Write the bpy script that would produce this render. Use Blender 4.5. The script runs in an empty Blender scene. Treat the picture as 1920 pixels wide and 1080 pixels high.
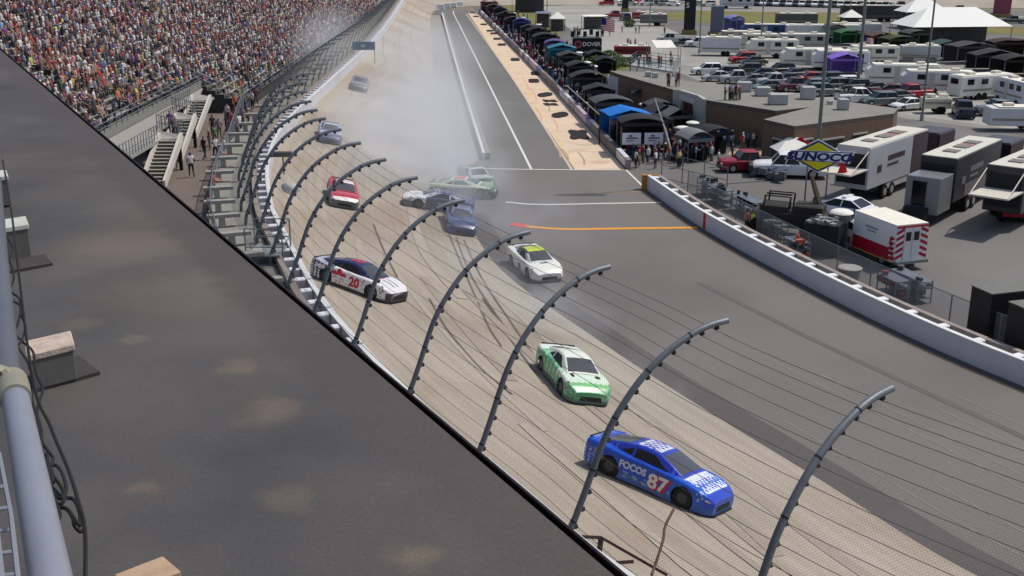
import bpy, bmesh, math, random
import numpy as np
from mathutils import Vector, Matrix
from mathutils.bvhtree import BVHTree
from mathutils.geometry import tessellate_polygon
random.seed(7); rng = np.random.default_rng(11)
PI = math.pi
scene = bpy.context.scene
C = scene.collection

# ------------------------------------------------------------------ camera
F = 2100.0; TH = math.atan(667/2100); H = 18.0
cs, sn = math.cos(TH), math.sin(TH)
cam = bpy.data.cameras.new('camera'); cam_o = bpy.data.objects.new('camera', cam); C.objects.link(cam_o)
cam_o.location = (0, 0, H); cam_o.rotation_euler = (PI/2-TH, 0, 0)
cam.sensor_width = 36; cam.lens = 36*F/1920; cam.clip_start = 0.05; cam.clip_end = 6000
scene.camera = cam_o
# ------------------------------------------------------------------ world, sun, exposure
SUN_AZ, SUN_EL = math.radians(72), math.radians(60)      # azimuth from +Y towards +X
w = bpy.data.worlds.new('World'); scene.world = w; w.use_nodes = True
wn = w.node_tree.nodes; wl = w.node_tree.links
sky = wn.new('ShaderNodeTexSky'); sky.sky_type = 'NISHITA'; sky.sun_disc = False
sky.sun_elevation = SUN_EL; sky.sun_rotation = SUN_AZ; sky.dust_density = 2.0
wl.new(sky.outputs[0], wn['Background'].inputs[0]); wn['Background'].inputs[1].default_value = 0.11
sun = bpy.data.lights.new('sun', 'SUN'); sun.energy = 3.05; sun.angle = math.radians(0.6); sun.color = (1, .95, .88)
sun_o = bpy.data.objects.new('sun', sun); C.objects.link(sun_o)
sd = Vector((math.sin(SUN_AZ)*math.cos(SUN_EL), math.cos(SUN_AZ)*math.cos(SUN_EL), math.sin(SUN_EL)))
sun_o.rotation_euler = (-sd).to_track_quat('-Z', 'Y').to_euler(); sun_o.location = (60, 60, 120)
scene.view_settings.view_transform = 'Standard'; scene.view_settings.look = 'None'
scene.view_settings.exposure = 0.0; scene.view_settings.gamma = 1.0
scene.cycles.transparent_max_bounces = 24; scene.cycles.max_bounces = 6
scene.cycles.volume_bounces = 3; scene.cycles.volume_step_rate = 2.0; scene.cycles.volume_max_steps = 128

# ------------------------------------------------------------------ helpers
def ray(px, py):
    x = px-960; u = 540-py
    return Vector((x, F*cs+u*sn, -F*sn+u*cs))
def P(px, py, z=0.0):
    d = ray(px, py); return Vector((0, 0, H))+d*((z-H)/d.z)
def D(px, py, dist):                       # a point at a given distance along the view, for the roof furniture near the lens
    return Vector((0, 0, H))+ray(px, py).normalized()*dist
def lin(c):
    return tuple(((v/255)/12.92 if v/255 <= .04045 else ((v/255+.055)/1.055)**2.4) for v in c)
MATS = {}
def mat(name, col, rough=.75, metal=0., var=0.10, scale=3., bump=0., objcol=False, spec=.3, alpha=None, emit=None, srgb=True):
    if name in MATS: return MATS[name]
    m = bpy.data.materials.new(name); m.use_nodes = True; n = m.node_tree.nodes; l = m.node_tree.links
    b = n['Principled BSDF']; b.inputs['Roughness'].default_value = rough; b.inputs['Metallic'].default_value = metal
    b.inputs['Specular IOR Level'].default_value = spec
    c = lin(col) if srgb else col
    if objcol:
        oi = n.new('ShaderNodeObjectInfo'); src = oi.outputs['Color']
    else:
        rgb = n.new('ShaderNodeRGB'); rgb.outputs[0].default_value = (*c, 1); src = rgb.outputs[0]
    if var > 0:
        tc = n.new('ShaderNodeTexCoord'); nz = n.new('ShaderNodeTexNoise'); nz.inputs['Scale'].default_value = scale
        nz.inputs['Detail'].default_value = 6; nz.inputs['Roughness'].default_value = .65
        l.new(tc.outputs['Object'], nz.inputs['Vector'])
        mr = n.new('ShaderNodeMapRange'); mr.inputs['From Min'].default_value = .3; mr.inputs['From Max'].default_value = .7
        mr.inputs['To Min'].default_value = 1-var; mr.inputs['To Max'].default_value = 1+var
        l.new(nz.outputs['Fac'], mr.inputs['Value'])
        mx = n.new('ShaderNodeVectorMath'); mx.operation = 'SCALE'
        l.new(src, mx.inputs[0]); l.new(mr.outputs[0], mx.inputs['Scale']); l.new(mx.outputs[0], b.inputs['Base Color'])
        if bump:
            bp = n.new('ShaderNodeBump'); bp.inputs['Strength'].default_value = bump; bp.inputs['Distance'].default_value = .05
            l.new(nz.outputs['Fac'], bp.inputs['Height']); l.new(bp.outputs[0], b.inputs['Normal'])
    else:
        l.new(src, b.inputs['Base Color'])
    if emit: b.inputs['Emission Color'].default_value = (*c, 1); b.inputs['Emission Strength'].default_value = emit
    MATS[name] = m; return m
def attr_mat(name, rough=.5, spec=.4, metal=0.):
    m = bpy.data.materials.new(name); m.use_nodes = True; n = m.node_tree.nodes; l = m.node_tree.links
    b = n['Principled BSDF']; b.inputs['Roughness'].default_value = rough; b.inputs['Specular IOR Level'].default_value = spec
    b.inputs['Metallic'].default_value = metal
    a = n.new('ShaderNodeAttribute'); a.attribute_name = 'Col'; l.new(a.outputs['Color'], b.inputs['Base Color'])
    MATS[name] = m; return m
def tag(o, label=None, cat=None, group=None, kind=None):
    if label: o['label'] = label
    if cat: o['category'] = cat
    if group: o['group'] = group
    if kind: o['kind'] = kind
    return o
def empty(name, loc=(0, 0, 0), rz=0., label=None, cat=None, group=None):
    o = bpy.data.objects.new(name, None); C.objects.link(o); o.location = loc; o.rotation_euler = (0, 0, rz); o.empty_display_size = .3
    return tag(o, label, cat, group)
CHILD = {}
class MB:
    def __init__(s): s.v = []; s.f = []; s.m = []
    def add(s, vs, fs, mi=0, M=None):
        k = len(s.v)
        s.v += [tuple(M @ Vector(q)) if M else tuple(q) for q in vs]
        s.f += [tuple(i+k for i in f) for f in fs]; s.m += [mi]*len(fs); return s
    def box(s, c, d, mi=0, M=None, rz=0., taper=1.):
        x, y, z = d[0]/2, d[1]/2, d[2]/2; t = taper
        vs = [(-x, -y, -z), (x, -y, -z), (x, y, -z), (-x, y, -z), (-x*t, -y*t, z), (x*t, -y*t, z), (x*t, y*t, z), (-x*t, y*t, z)]
        R = Matrix.Translation(c) @ Matrix.Rotation(rz, 4, 'Z')
        if M: R = M @ R
        return s.add(vs, [(0, 3, 2, 1), (4, 5, 6, 7), (0, 1, 5, 4), (1, 2, 6, 5), (2, 3, 7, 6), (3, 0, 4, 7)], mi, R)
    def tube(s, pts, r, n=8, mi=0, cap=True, M=None):
        pts = [Vector(p) for p in pts]; rs = r if isinstance(r, (list, tuple)) else [r]*len(pts)
        k = len(s.v); ref = None
        for i, p in enumerate(pts):
            t = (pts[min(i+1, len(pts)-1)]-pts[max(i-1, 0)]).normalized()
            if ref is None: ref = Vector((0, 0, 1)) if abs(t.z) < .9 else Vector((1, 0, 0))
            a = t.cross(ref).normalized(); b = a.cross(t).normalized(); ref = b
            for j in range(n):
                q = p+(a*math.cos(2*PI*j/n)+b*math.sin(2*PI*j/n))*rs[i]
                s.v.append(tuple(M @ q) if M else tuple(q))
        for i in range(len(pts)-1):
            for j in range(n):
                s.f.append((k+i*n+j, k+i*n+(j+1) % n, k+(i+1)*n+(j+1) % n, k+(i+1)*n+j)); s.m.append(mi)
        if cap:
            s.f.append(tuple(k+j for j in range(n))[::-1]); s.m.append(mi)
            e = k+(len(pts)-1)*n; s.f.append(tuple(e+j for j in range(n))); s.m.append(mi)
        return s
    def prism(s, poly, z0, z1, mi=0, mtop=None, M=None):
        n = len(poly); k = len(s.v)
        area = sum(poly[i][0]*poly[(i+1) % n][1]-poly[(i+1) % n][0]*poly[i][1] for i in range(n))
        if area < 0: poly = poly[::-1]
        vs = [(p[0], p[1], z0) for p in poly]+[(p[0], p[1], z1) for p in poly]
        s.v += [tuple(M @ Vector(q)) if M else q for q in vs]
        for i in range(n):
            j = (i+1) % n; s.f.append((k+i, k+j, k+n+j, k+n+i)); s.m.append(mi)
        tris = tessellate_polygon([[Vector((p[0], p[1], 0)) for p in poly]])
        for t in tris:
            a, b, c = t
            ar = (poly[b][0]-poly[a][0])*(poly[c][1]-poly[a][1])-(poly[c][0]-poly[a][0])*(poly[b][1]-poly[a][1])
            if ar < 0: b, c = c, b
            s.f.append((k+n+a, k+n+b, k+n+c)); s.m.append(mi if mtop is None else mtop)
            s.f.append((k+c, k+b, k+a)); s.m.append(mi)
        return s
    def loft(s, rings, mi=0, cap=True, close=True, M=None):
        k = len(s.v); n = len(rings[0])
        for r in rings: s.v += [tuple(M @ Vector(q)) if M else tuple(q) for q in r]
        for i in range(len(rings)-1):
            for j in range(n if close else n-1):
                s.f.append((k+i*n+j, k+i*n+(j+1) % n, k+(i+1)*n+(j+1) % n, k+(i+1)*n+j)); s.m.append(mi)
        if cap:
            s.f.append(tuple(k+j for j in range(n))[::-1]); s.m.append(mi)
            e = k+(len(rings)-1)*n; s.f.append(tuple(e+j for j in range(n))); s.m.append(mi)
        return s
    def quad(s, a, b, c, d, mi=0, M=None): return s.add([a, b, c, d], [(0, 1, 2, 3)], mi, M)
    def ellipsoid(s, c, r, n=10, m=6, mi=0, M=None, hemi=False):
        rings = []
        for i in range(m+1):
            th = -PI/2+PI*i/m if not hemi else PI/2*i/m
            rings.append([(c[0]+r[0]*math.cos(th)*math.cos(2*PI*j/n), c[1]+r[1]*math.cos(th)*math.sin(2*PI*j/n), c[2]+r[2]*math.sin(th)) for j in range(n)])
        return s.loft(rings, mi, M=M)
    def build(s, name, mats, parent=None, smooth=False, bevel=0., local=None):
        me = bpy.data.meshes.new(name); me.from_pydata(s.v, [], s.f)
        for m in (mats if isinstance(mats, (list, tuple)) else [mats]): me.materials.append(m)
        me.polygons.foreach_set('material_index', s.m)
        if bevel or smooth:
            bm = bmesh.new(); bm.from_mesh(me)
            bmesh.ops.remove_doubles(bm, verts=bm.verts, dist=1e-5)
            bmesh.ops.recalc_face_normals(bm, faces=bm.faces)
            if bevel:
                es = [e for e in bm.edges if len(e.link_faces) == 2 and e.calc_face_angle(0) > .6]
                bmesh.ops.bevel(bm, geom=es, offset=bevel, segments=1, affect='EDGES')
            bm.to_mesh(me); bm.free()
        if smooth:
            me.shade_smooth()
            me.set_sharp_from_angle(angle=math.radians(38))
        me.update()
        o = bpy.data.objects.new(name, me); C.objects.link(o)
        if parent: o.parent = parent; CHILD.setdefault(parent.name, []).append(o)
        return o
def dup(root, loc=None, rz=None, label=None, group=None, color=None, cat=None, Mx=None):
    def cp(o, par):
        c = o.copy(); C.objects.link(c); c.parent = par
        if par is not None: CHILD.setdefault(par.name, []).append(c)
        if color is not None: c.color = (*color, 1)
        for ch in CHILD.get(o.name, [])[:]: cp(ch, c)
        return c
    r = cp(root, None)
    if Mx is not None: r.matrix_world = Mx
    else:
        if loc is not None: r.location = loc
        if rz is not None: r.rotation_euler = (0, 0, rz)
    if label: r['label'] = label
    if group: r['group'] = group
    if cat: r['category'] = cat
    return r
def move_used(proto, used, **k):
    """first call re-uses the prototype itself"""
    if not used.get(proto.name):
        used[proto.name] = 1
        if k.get('Mx') is not None: proto.matrix_world = k['Mx']
        else: proto.location = k['loc']; proto.rotation_euler = (0, 0, k.get('rz') or 0)
        def col(o):
            if k.get('color') is not None: o.color = (*k['color'], 1)
            for ch in CHILD.get(o.name, []): col(ch)
        col(proto)
        tag(proto, k.get('label'), k.get('cat'), k.get('group')); return proto
    return dup(proto, **k)
def struct(o): o['kind'] = 'structure'; return o
def catmull(pts, n):
    pts = [np.array(p, float) for p in pts]; out = []
    q = [2*pts[0]-pts[1]]+pts+[2*pts[-1]-pts[-2]]
    for i in range(1, len(q)-2):
        for k in range(n):
            t = k/n; a, b, c, d = q[i-1], q[i], q[i+1], q[i+2]
            out.append(.5*((2*b)+(-a+c)*t+(2*a-5*b+4*c-d)*t*t+(-a+3*b-3*c+d)*t**3))
    out.append(pts[-1]); return np.array(out)
def arclen(p): return np.concatenate([[0], np.cumsum(np.linalg.norm(np.diff(p, axis=0), axis=1))])
class Path:
    def __init__(s, pts): s.p = np.array(pts)[:, :2]; s.s = arclen(s.p); s.L = s.s[-1]
    def at(s, t): return np.array([np.interp(t, s.s, s.p[:, 0]), np.interp(t, s.s, s.p[:, 1])])
    def tan(s, t): d = s.at(min(t+.5, s.L))-s.at(max(t-.5, 0)); return d/np.linalg.norm(d)
    def near(s, q): return s.s[np.argmin(np.linalg.norm(s.p-np.array(q)[:2], axis=1))]
    def off(s, d):      # d to the right of travel
        out = []
        for i in range(len(s.p)):
            t = s.p[min(i+1, len(s.p)-1)]-s.p[max(i-1, 0)]; t = t/np.linalg.norm(t); out.append(s.p[i]+np.array([t[1], -t[0]])*d)
        return Path(out)
def textmesh(txt, size, extr=0.004, bold=0.0, shear=0.0):
    cu = bpy.data.curves.new('lettering', 'FONT'); cu.body = txt; cu.size = size; cu.extrude = extr; cu.offset = bold; cu.shear = shear
    cu.align_x = 'CENTER'; cu.align_y = 'CENTER'; cu.resolution_u = 3
    o = bpy.data.objects.new('lettering', cu); C.objects.link(o)
    dg = bpy.context.evaluated_depsgraph_get(); dg.update()
    me = bpy.data.meshes.new_from_object(o.evaluated_get(dg)); bpy.data.objects.remove(o); bpy.data.curves.remove(cu)
    return me
def text(name, txt, size, m, parent, M, extr=.004, bold=0.0, sx=1., shear=0.):
    me = textmesh(txt, size, extr, bold, shear); me.transform(M @ Matrix.Diagonal((sx, 1, 1, 1)))
    me.materials.clear(); me.materials.append(m); me.name = name
    o = bpy.data.objects.new(name, me); C.objects.link(o)
    if parent: o.parent = parent; CHILD.setdefault(parent.name, []).append(o)
    return o
def frame(o, xa, ya):          # matrix with given x and y axes at o
    xa = Vector(xa).normalized(); ya = Vector(ya).normalized(); za = xa.cross(ya).normalized()
    return Matrix(((xa.x, ya.x, za.x, o[0]), (xa.y, ya.y, za.y, o[1]), (xa.z, ya.z, za.z, o[2]), (0, 0, 0, 1)))

# ------------------------------------------------------------------ materials of the setting
def ground_mat(name, col, var=.12, scale=.15, streak=None, rough=.9, fine=.06, patches=None, bump=.15, uvstreak=None):
    m = bpy.data.materials.new(name); m.use_nodes = True; n = m.node_tree.nodes; l = m.node_tree.links
    b = n['Principled BSDF']; b.inputs['Roughness'].default_value = rough; b.inputs['Specular IOR Level'].default_value = .25
    tc = n.new('ShaderNodeTexCoord')
    def noise(sc, det, vec=None):
        z = n.new('ShaderNodeTexNoise'); z.inputs['Scale'].default_value = sc; z.inputs['Detail'].default_value = det
        l.new(vec or tc.outputs['Object'], z.inputs['Vector']); return z.outputs['Fac']
    def mr(src, a, bb, lo=.3, hi=.7):
        k = n.new('ShaderNodeMapRange'); k.inputs['From Min'].default_value = lo; k.inputs['From Max'].default_value = hi
        k.inputs['To Min'].default_value = a; k.inputs['To Max'].default_value = bb; l.new(src, k.inputs['Value']); return k.outputs[0]
    def mul(a, bb):
        k = n.new('ShaderNodeMath'); k.operation = 'MULTIPLY'; l.new(a, k.inputs[0]); l.new(bb, k.inputs[1]); return k.outputs[0]
    f = mul(mr(noise(scale, 5), 1-var, 1+var), mr(noise(9, 4), 1-fine, 1+fine))
    f = mul(f, mr(noise(45, 3), 1-fine, 1+fine))
    if uvstreak:
        mp = n.new('ShaderNodeMapping'); mp.inputs['Scale'].default_value = uvstreak[0]; l.new(tc.outputs['UV'], mp.inputs[0])
        f = mul(f, mr(noise(1, 5, mp.outputs[0]), 1-uvstreak[1], 1+uvstreak[1]))
    rgb = n.new('ShaderNodeRGB'); rgb.outputs[0].default_value = (*lin(col), 1); src = rgb.outputs[0]
    if patches:
        r2 = n.new('ShaderNodeRGB'); r2.outputs[0].default_value = (*lin(patches[0]), 1)
        mx = n.new('ShaderNodeMix'); mx.data_type = 'RGBA'; l.new(mr(noise(patches[1], 4), 0, 1, patches[2], patches[2]+.12), mx.inputs[0])
        l.new(src, mx.inputs[6]); l.new(r2.outputs[0], mx.inputs[7]); src = mx.outputs[2]
    v = n.new('ShaderNodeVectorMath'); v.operation = 'SCALE'; l.new(src, v.inputs[0]); l.new(f, v.inputs['Scale'])
    l.new(v.outputs[0], b.inputs['Base Color'])
    if bump:
        bp = n.new('ShaderNodeBump'); bp.inputs['Strength'].default_value = bump; bp.inputs['Distance'].default_value = .02
        l.new(noise(30, 4), bp.inputs['Height']); l.new(bp.outputs[0], b.inputs['Normal'])
    MATS[name] = m; return m
TAN = ground_mat('track concrete', (163, 153, 139), .10, .12, uvstreak=((.02, 26, 1), .12), patches=((154, 141, 125), .1, .5))
DKSTRIP = ground_mat('seam asphalt', (93, 88, 86), .06, .2)
APRON = ground_mat('apron asphalt', (116, 111, 107), .08, .06, patches=((106, 101, 98), .05, .45))
PITAS = ground_mat('pit asphalt', (112, 110, 107), .07, .1)
BOXCO = ground_mat('pit box concrete', (212, 190, 165), .06, .3, patches=((200, 168, 145), .35, .56))
PAVE = ground_mat('infield asphalt', (108, 105, 102), .10, .05, patches=((118, 115, 112), .04, .5))
ROADC = ground_mat('access road', (158, 155, 148), .07, .06, patches=((142, 140, 135), .08, .5))
GRASS = ground_mat('mown grass', (112, 112, 60), .16, .25, patches=((122, 105, 64), .12, .48), bump=.6)
DIRT = ground_mat('ground', (128, 122, 100), .12, .02, patches=((110, 112, 70), .01, .5))
WALK = ground_mat('walkway concrete', (112, 101, 94), .08, .2)
WHITE_LINE = mat('line paint white', (215, 213, 205), .7, var=.12, scale=4)
ORANGE_LINE = mat('line paint orange', (222, 150, 40), .7, var=.12, scale=4)
RED_LINE = mat('line paint red', (205, 60, 40), .7, var=.1)
TAN_LINE = mat('line paint tan', (190, 150, 100), .8, var=.2, scale=3)
SEAM = mat('crack sealer light', (140, 134, 128), .8, var=.15, scale=2)
RUBBER = mat('tyre mark', (108, 99, 92), .8, var=.2, scale=1)
CONC = mat('grey concrete', (150, 148, 142), .85, var=.12, scale=2, bump=.2)
WALLW = mat('white wall paint', (200, 200, 204), .6, var=.08, scale=.7)
WHITE = mat('white paint', (225, 225, 222), .5, var=.05)
FOAM = mat('white foam', (225, 225, 228), .8, var=.08)
STEEL = mat('galvanised steel', (124, 130, 136), .45, .55, var=.12, scale=6)
POSTM = mat('painted post steel', (112, 117, 124), .5, .3, var=.15, scale=5)
DARK = mat('dark steel', (42, 42, 44), .6, .2)
BLACK = mat('black rubber', (24, 24, 25), .75)
CABLE = mat('steel cable', (104, 98, 92), .6, .2)
GLASS = mat('dark glass', (22, 25, 28), .12, spec=.45, var=0)
ALU = mat('aluminium bench', (176, 176, 172), .4, .3, var=.08)
BRICK = None

# ------------------------------------------------------------------ ground sheets
def sheet(name, poly, z, m):
    mb = MB(); vs = [Vector((p[0], p[1], 0)) for p in poly]
    mb.v = [(p[0], p[1], z) for p in poly]
    for t in tessellate_polygon([vs]):
        a, b, c = t
        ar = (poly[b][0]-poly[a][0])*(poly[c][1]-poly[a][1])-(poly[c][0]-poly[a][0])*(poly[b][1]-poly[a][1])
        mb.f.append((a, b, c) if ar > 0 else (a, c, b)); mb.m.append(0)
    return struct(mb.build(name, m))
def pix(lst, z=0.): return [P(x, y, z) for x, y in lst]
PAIRS = [((34, -4), (44, 8)), ((22, 3.5), (30.5, 14)), ((14, 10.5), (23, 19)), ((8, 16.5), (17.6, 23.8)), ((2.82, 23), (13.4, 29.1)), ((0, 27.94), (10.7, 34.6)),
    ((-2.7, 32.75), (8.2, 39.6)), ((-5.6, 38.8), (5.6, 45)), ((-8.16, 45), (3.4, 50)), ((-11.2, 54.1), (.6, 56.5)), ((-13.3, 60.8), (-1.4, 63)),
    ((-15.69, 71.3), (-3.1, 73)), ((-17.3, 82), (-4.1, 83)), ((-18.2, 95), (-5.2, 95)), ((-18.6, 120), (-7.7, 120)), ((-19.2, 155), (-10.8, 155)),
    ((-20.4, 185), (-13.0, 185)), ((-22.1, 219), (-15.5, 219)), ((-24.2, 257.6), (-18.2, 257)), ((-25.5, 292), (-17.5, 283)), ((-12, 322), (-6, 296)),
    ((20, 334), (22, 300)), ((90, 330), (90, 292)), ((180, 315), (180, 276)), ((330, 290), (330, 250))]
Wc = catmull([p[0] for p in PAIRS], 8); Bc = catmull([p[1] for p in PAIRS], 8)
TR = 2.6            # rise of the banking at the outer wall
NV = 10
mb = MB(); uv = []
sa = arclen((Wc+Bc)/2)
for i in range(len(Wc)):
    for j in range(NV+1):
        t = j/NV; q = Bc[i]*(1-t)+Wc[i]*t; mb.v.append((q[0], q[1], .02+TR*t**1.08))
for i in range(len(Wc)-1):
    for j in range(NV):
        a = i*(NV+1)+j; mb.f.append((a, a+NV+1, a+NV+2, a+1)[::-1]); mb.m.append(0)
        for (ii, jj) in ((i, j), (i+1, j), (i+1, j+1), (i, j+1))[::-1]: uv.append((sa[ii], jj/NV))
tv, tf = list(mb.v), list(mb.f)
track = struct(mb.build('race_track', TAN))
ul = track.data.uv_layers.new(name='UVMap'); ul.data.foreach_set('uv', np.array(uv, dtype=np.float32).ravel())
BVH = BVHTree.FromPolygons([Vector(v) for v in tv], tf)
def G(px, py):
    o = Vector((0, 0, H)); d = ray(px, py).normalized(); h = BVH.ray_cast(o, d)
    p0 = P(px, py, 0)
    if h[0] is not None and (h[0]-o).length < (p0-o).length: 
        nn = h[1] if h[1].z > 0 else -h[1]
        return h[0], nn
    return p0, Vector((0, 0, 1))
WP = Path(Wc); BP = Path(Bc)
struct(MB().prism([(-3000, -2500), (3000, -2500), (3000, 4000), (-3000, 4000)], -1, -.06).build('ground', DIRT))
# apron between racing surface and inner wall / pit road
INW_PX = [(1213, 356), (1320, 430), (1500, 530), (1700, 630), (1920, 725)]
INW = [tuple(P(*p, 0))[:2] for p in INW_PX]
d_ = np.array(INW[-1])-np.array(INW[-2]); d_ = d_/np.linalg.norm(d_)
ext = [(INW[-1][0]+6, INW[-1][1]-11), (INW[-1][0]+14, INW[-1][1]-22), (INW[-1][0]+27, INW[-1][1]-34)]
INWC = catmull(INW+ext, 8)
bi = [tuple(p) for p in Bc[:np.argmin(np.abs(Bc[:, 1]-262)+1000*(Bc[:, 0] > 0))]]
PITL = [P(1175, 318, 0), P(1040, 170, 0), P(950, 78, 0), P(898, 24, 0)]     # pit wall line
PITE = P(822, 18, 0)
apoly = bi+[(PITE.x, PITE.y+6), (PITL[3].x, PITL[3].y+6)]+[(p.x, p.y) for p in PITL[::-1]]+[tuple(P(1213, 356, 0))[:2]]+[tuple(p) for p in INWC]+[(60, -2)]
sheet('apron', apoly, 0.0, APRON)
# dark seam strip along the racing surface
def ribbon(name, path, w0, w1, z, m, s0=0, s1=None, step=1.5, kind=True):
    s1 = s1 or path.L; k = max(2, int((s1-s0)/step)); mb = MB()
    for i in range(k+1):
        s = s0+(s1-s0)*i/k; q = path.at(s); t = path.tan(s); r = np.array([t[1], -t[0]])
        a = q+r*w0; b = q+r*w1; mb.v += [(a[0], a[1], z), (b[0], b[1], z)]
    for i in range(k): mb.f.append((2*i, 2*i+1, 2*i+3, 2*i+2)); mb.m.append(0)
    o = mb.build(name, m); return struct(o) if kind else o
ribbon('asphalt_strip', BP, 0.0, 1.35, .006, DKSTRIP, 0, BP.near((-3, 73)))
ribbon('asphalt_strip', BP, 0.0, .5, .006, DKSTRIP, BP.near((-3, 73)), BP.near((-18, 257)))
# pit road and stalls
def lineq(a, b, t): return a+(b-a)*t
pit_left = [P(x, y, 0) for x, y in ((905, 318), (830, 22))]
sheet('pit_road', [p[:2] for p in (P(907, 317, 0), P(1082, 318, 0), P(1015, 232, 0), P(878, 24, 0), P(850, 18, 0), P(826, 18, 0))], .008, PITAS)
sheet('pit_box_concrete', [p[:2] for p in (P(1078, 318, 0), P(1172, 318, 0), P(1040, 170, 0), P(950, 78, 0), P(897, 24, 0), P(877, 24, 0))], .012, BOXCO)
def stripe(name, pxs, wid, m, z=.016, wpx=True):
    pts = [P(x, y, 0) for x, y in pxs]; return ribbon(name, Path(catmull([p[:2] for p in pts], 4) if len(pts) > 2 else [p[:2] for p in pts]), -wid/2, wid/2, z, m)
stripe('road_line', [(996, 317), (925, 175), (866, 56), (850, 24), (856, 20), (868, 21)], .20, WHITE_LINE)
stripe('road_line', [(1083, 318), (1015, 212), (950, 116), (878, 24)], .14, mat('line paint yellow', (225, 195, 130), .7), .020)
stripe('road_line', [(1072, 318), (1004, 212), (941, 118), (874, 26)], .22, mat('kerb beige', (200, 180, 160), .8), .018)
stripe('road_line', [(905, 316), (1000, 318), (1174, 319)], .22, WHITE_LINE)
stripe('road_line', [(1173, 318), (1212, 356)], .16, WHITE_LINE)
stripe('road_line', [(948, 379), (1008, 384), (1120, 382), (1240, 380)], .26, WHITE_LINE)
stripe('road_line', [(1116, 361), (1213, 360)], .14, TAN_LINE)
stripe('road_line', [(982, 424), (1050, 430), (1150, 429), (1308, 427)], .46, ORANGE_LINE)
stripe('road_line', [(958, 420), (986, 425)], .75, RED_LINE, .022)
for (a, b) in (((922, 193), (978, 195)), ((880, 130), (941, 131)), ((866, 94), (915, 95)), ((890, 150), (905, 150)), ((975, 249), (990, 249)), ((925, 255), (935, 255)), ((1032, 249), (1037, 249))):
    stripe('stall_mark', [a, b], .12, SEAM)
for y in (284, 246, 206, 168, 134, 106, 82, 62):     # stall seams across the bright concrete
    x0 = np.interp(y, [24, 116, 212, 318], [878, 951, 1016, 1083]); x1 = np.interp(y, [24, 78, 170, 318], [897, 950, 1040, 1172])
    stripe('stall_mark', [(x0+2, y), (x1-2, y+2)], .07, mat('joint', (150, 132, 112), .8), .019)
# long light seams running round the apron
for d, s0, s1 in ((2.1, (8, 39), (34, 8)), (3.4, (10, 33), (34, 8)), (4.9, (12, 30), (34, 8)), (6.6, (8, 42), (36, 8)), (8.3, (9, 37), (36, 8)), (10.0, (9, 38), (36, 8)), (11.7, (10, 36), (36, 8)), (5.8, (4, 50), (13, 30))):
    a = BP.near(s0); b = BP.near(s1); a, b = min(a, b), max(a, b)
    ribbon('pavement_seam', BP, d, d+.05, .010, SEAM, a, b, 1.)
ribbon('pavement_seam', BP, 9.0, 9.35, .009, mat('faded groove', (98, 93, 90), .9, var=.1), BP.near((26, 17)), BP.near((2, 54)), 1.)
ip = Path(INWC); ribbon('wall_foot_line', ip, .55, .63, .011, TAN_LINE); ribbon('wall_foot_line', ip, .05, .40, .010, DKSTRIP)
# infield ground
sheet('infield_paving', [tuple(p) for p in INWC[::-1]]+[tuple(P(1175, 318, 0))[:2], tuple(P(1040, 170, 0))[:2], tuple(P(950, 78, 0))[:2], tuple(P(898, 24, 0))[:2], (-10, 292), (30, 292), (90, 284), (180, 268), (330, 240), (330, -60), (80, -60)], -.02, PAVE)
sheet('access_road', [p[:2] for p in pix([(1015, 9), (1500, 26), (1920, 42), (1920, 30), (1500, 12), (1020, 4)])], -.012, mat('backstretch apron', (138, 135, 130), .9, var=.08, scale=.1))
sheet('access_road', [p[:2] for p in pix([(1012, 12), (1130, 100), (1180, 108), (1330, 128), (1420, 175), (1700, 215), (1920, 245), (1920, 200), (1700, 172), (1520, 130), (1400, 108), (1290, 70), (1180, 22), (1150, 8)])], -.008, ROADC)
sheet('parking_ground', [p[:2] for p in pix([(1180, 60), (1300, 66), (1500, 60), (1920, 78), (1920, 250), (1700, 222), (1560, 190), (1330, 160), (1260, 130)])], -.014, ground_mat('pale paving', (142, 139, 132), .09, .06, patches=((126, 124, 119), .07, .5)))
def grass(pxs, z=-.004): return sheet('grass_verge', [p[:2] for p in pix(pxs)], z, GRASS)
grass([(905, 8), (985, 13), (1040, 50), (1062, 85), (1048, 98), (1020, 70), (975, 40), (925, 20)])
grass([(1040, 78), (1064, 74), (1072, 100), (1160, 118), (1200, 124), (1145, 136), (1130, 165), (1075, 118)])
grass([(1230, 26), (1285, 20), (1600, 24), (1610, 40), (1590, 60), (1330, 44), (1240, 34)])
grass([(1830, 47), (1920, 52), (1920, 66), (1850, 62)])
grass([(1560, 58), (1700, 62), (1700, 74), (1580, 70)])
# walkway behind the outer wall
wo = WP.off(-1.15)   # travel is away from camera, so the left is negative
lo, hi = WP.near((14, 10.5)), WP.near((-24.3, 262))
wpts = [tuple(wo.at(s)) for s in np.linspace(lo, hi, 120)]
struct(MB().prism(wpts+[(-75, 262), (-75, 10), (-10, 10)], -.05, 2.42).build('walkway', WALK))

lw = [WP.at(s) for s in np.linspace(lo, hi, 120)]
l1 = [tuple(WP.off(-1.10).at(s)) for s in np.linspace(lo, hi, 120)]; l2 = [tuple(WP.off(-3.5).at(s)) for s in np.linspace(lo, hi, 120)]
m = MB()
for a_, b_ in zip(l1, l2): m.v += [(a_[0], a_[1], 3.25), (b_[0], b_[1], 3.25), (b_[0], b_[1], 2.3)]
for i in range(119): m.f += [(3*i, 3*i+3, 3*i+4, 3*i+1), (3*i+1, 3*i+4, 3*i+5, 3*i+2)]; m.m += [0, 0]
struct(m.build('concrete_ledge', mat('ledge concrete', (132, 130, 120), .9, var=.12, scale=.8, bump=.2)))
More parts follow.
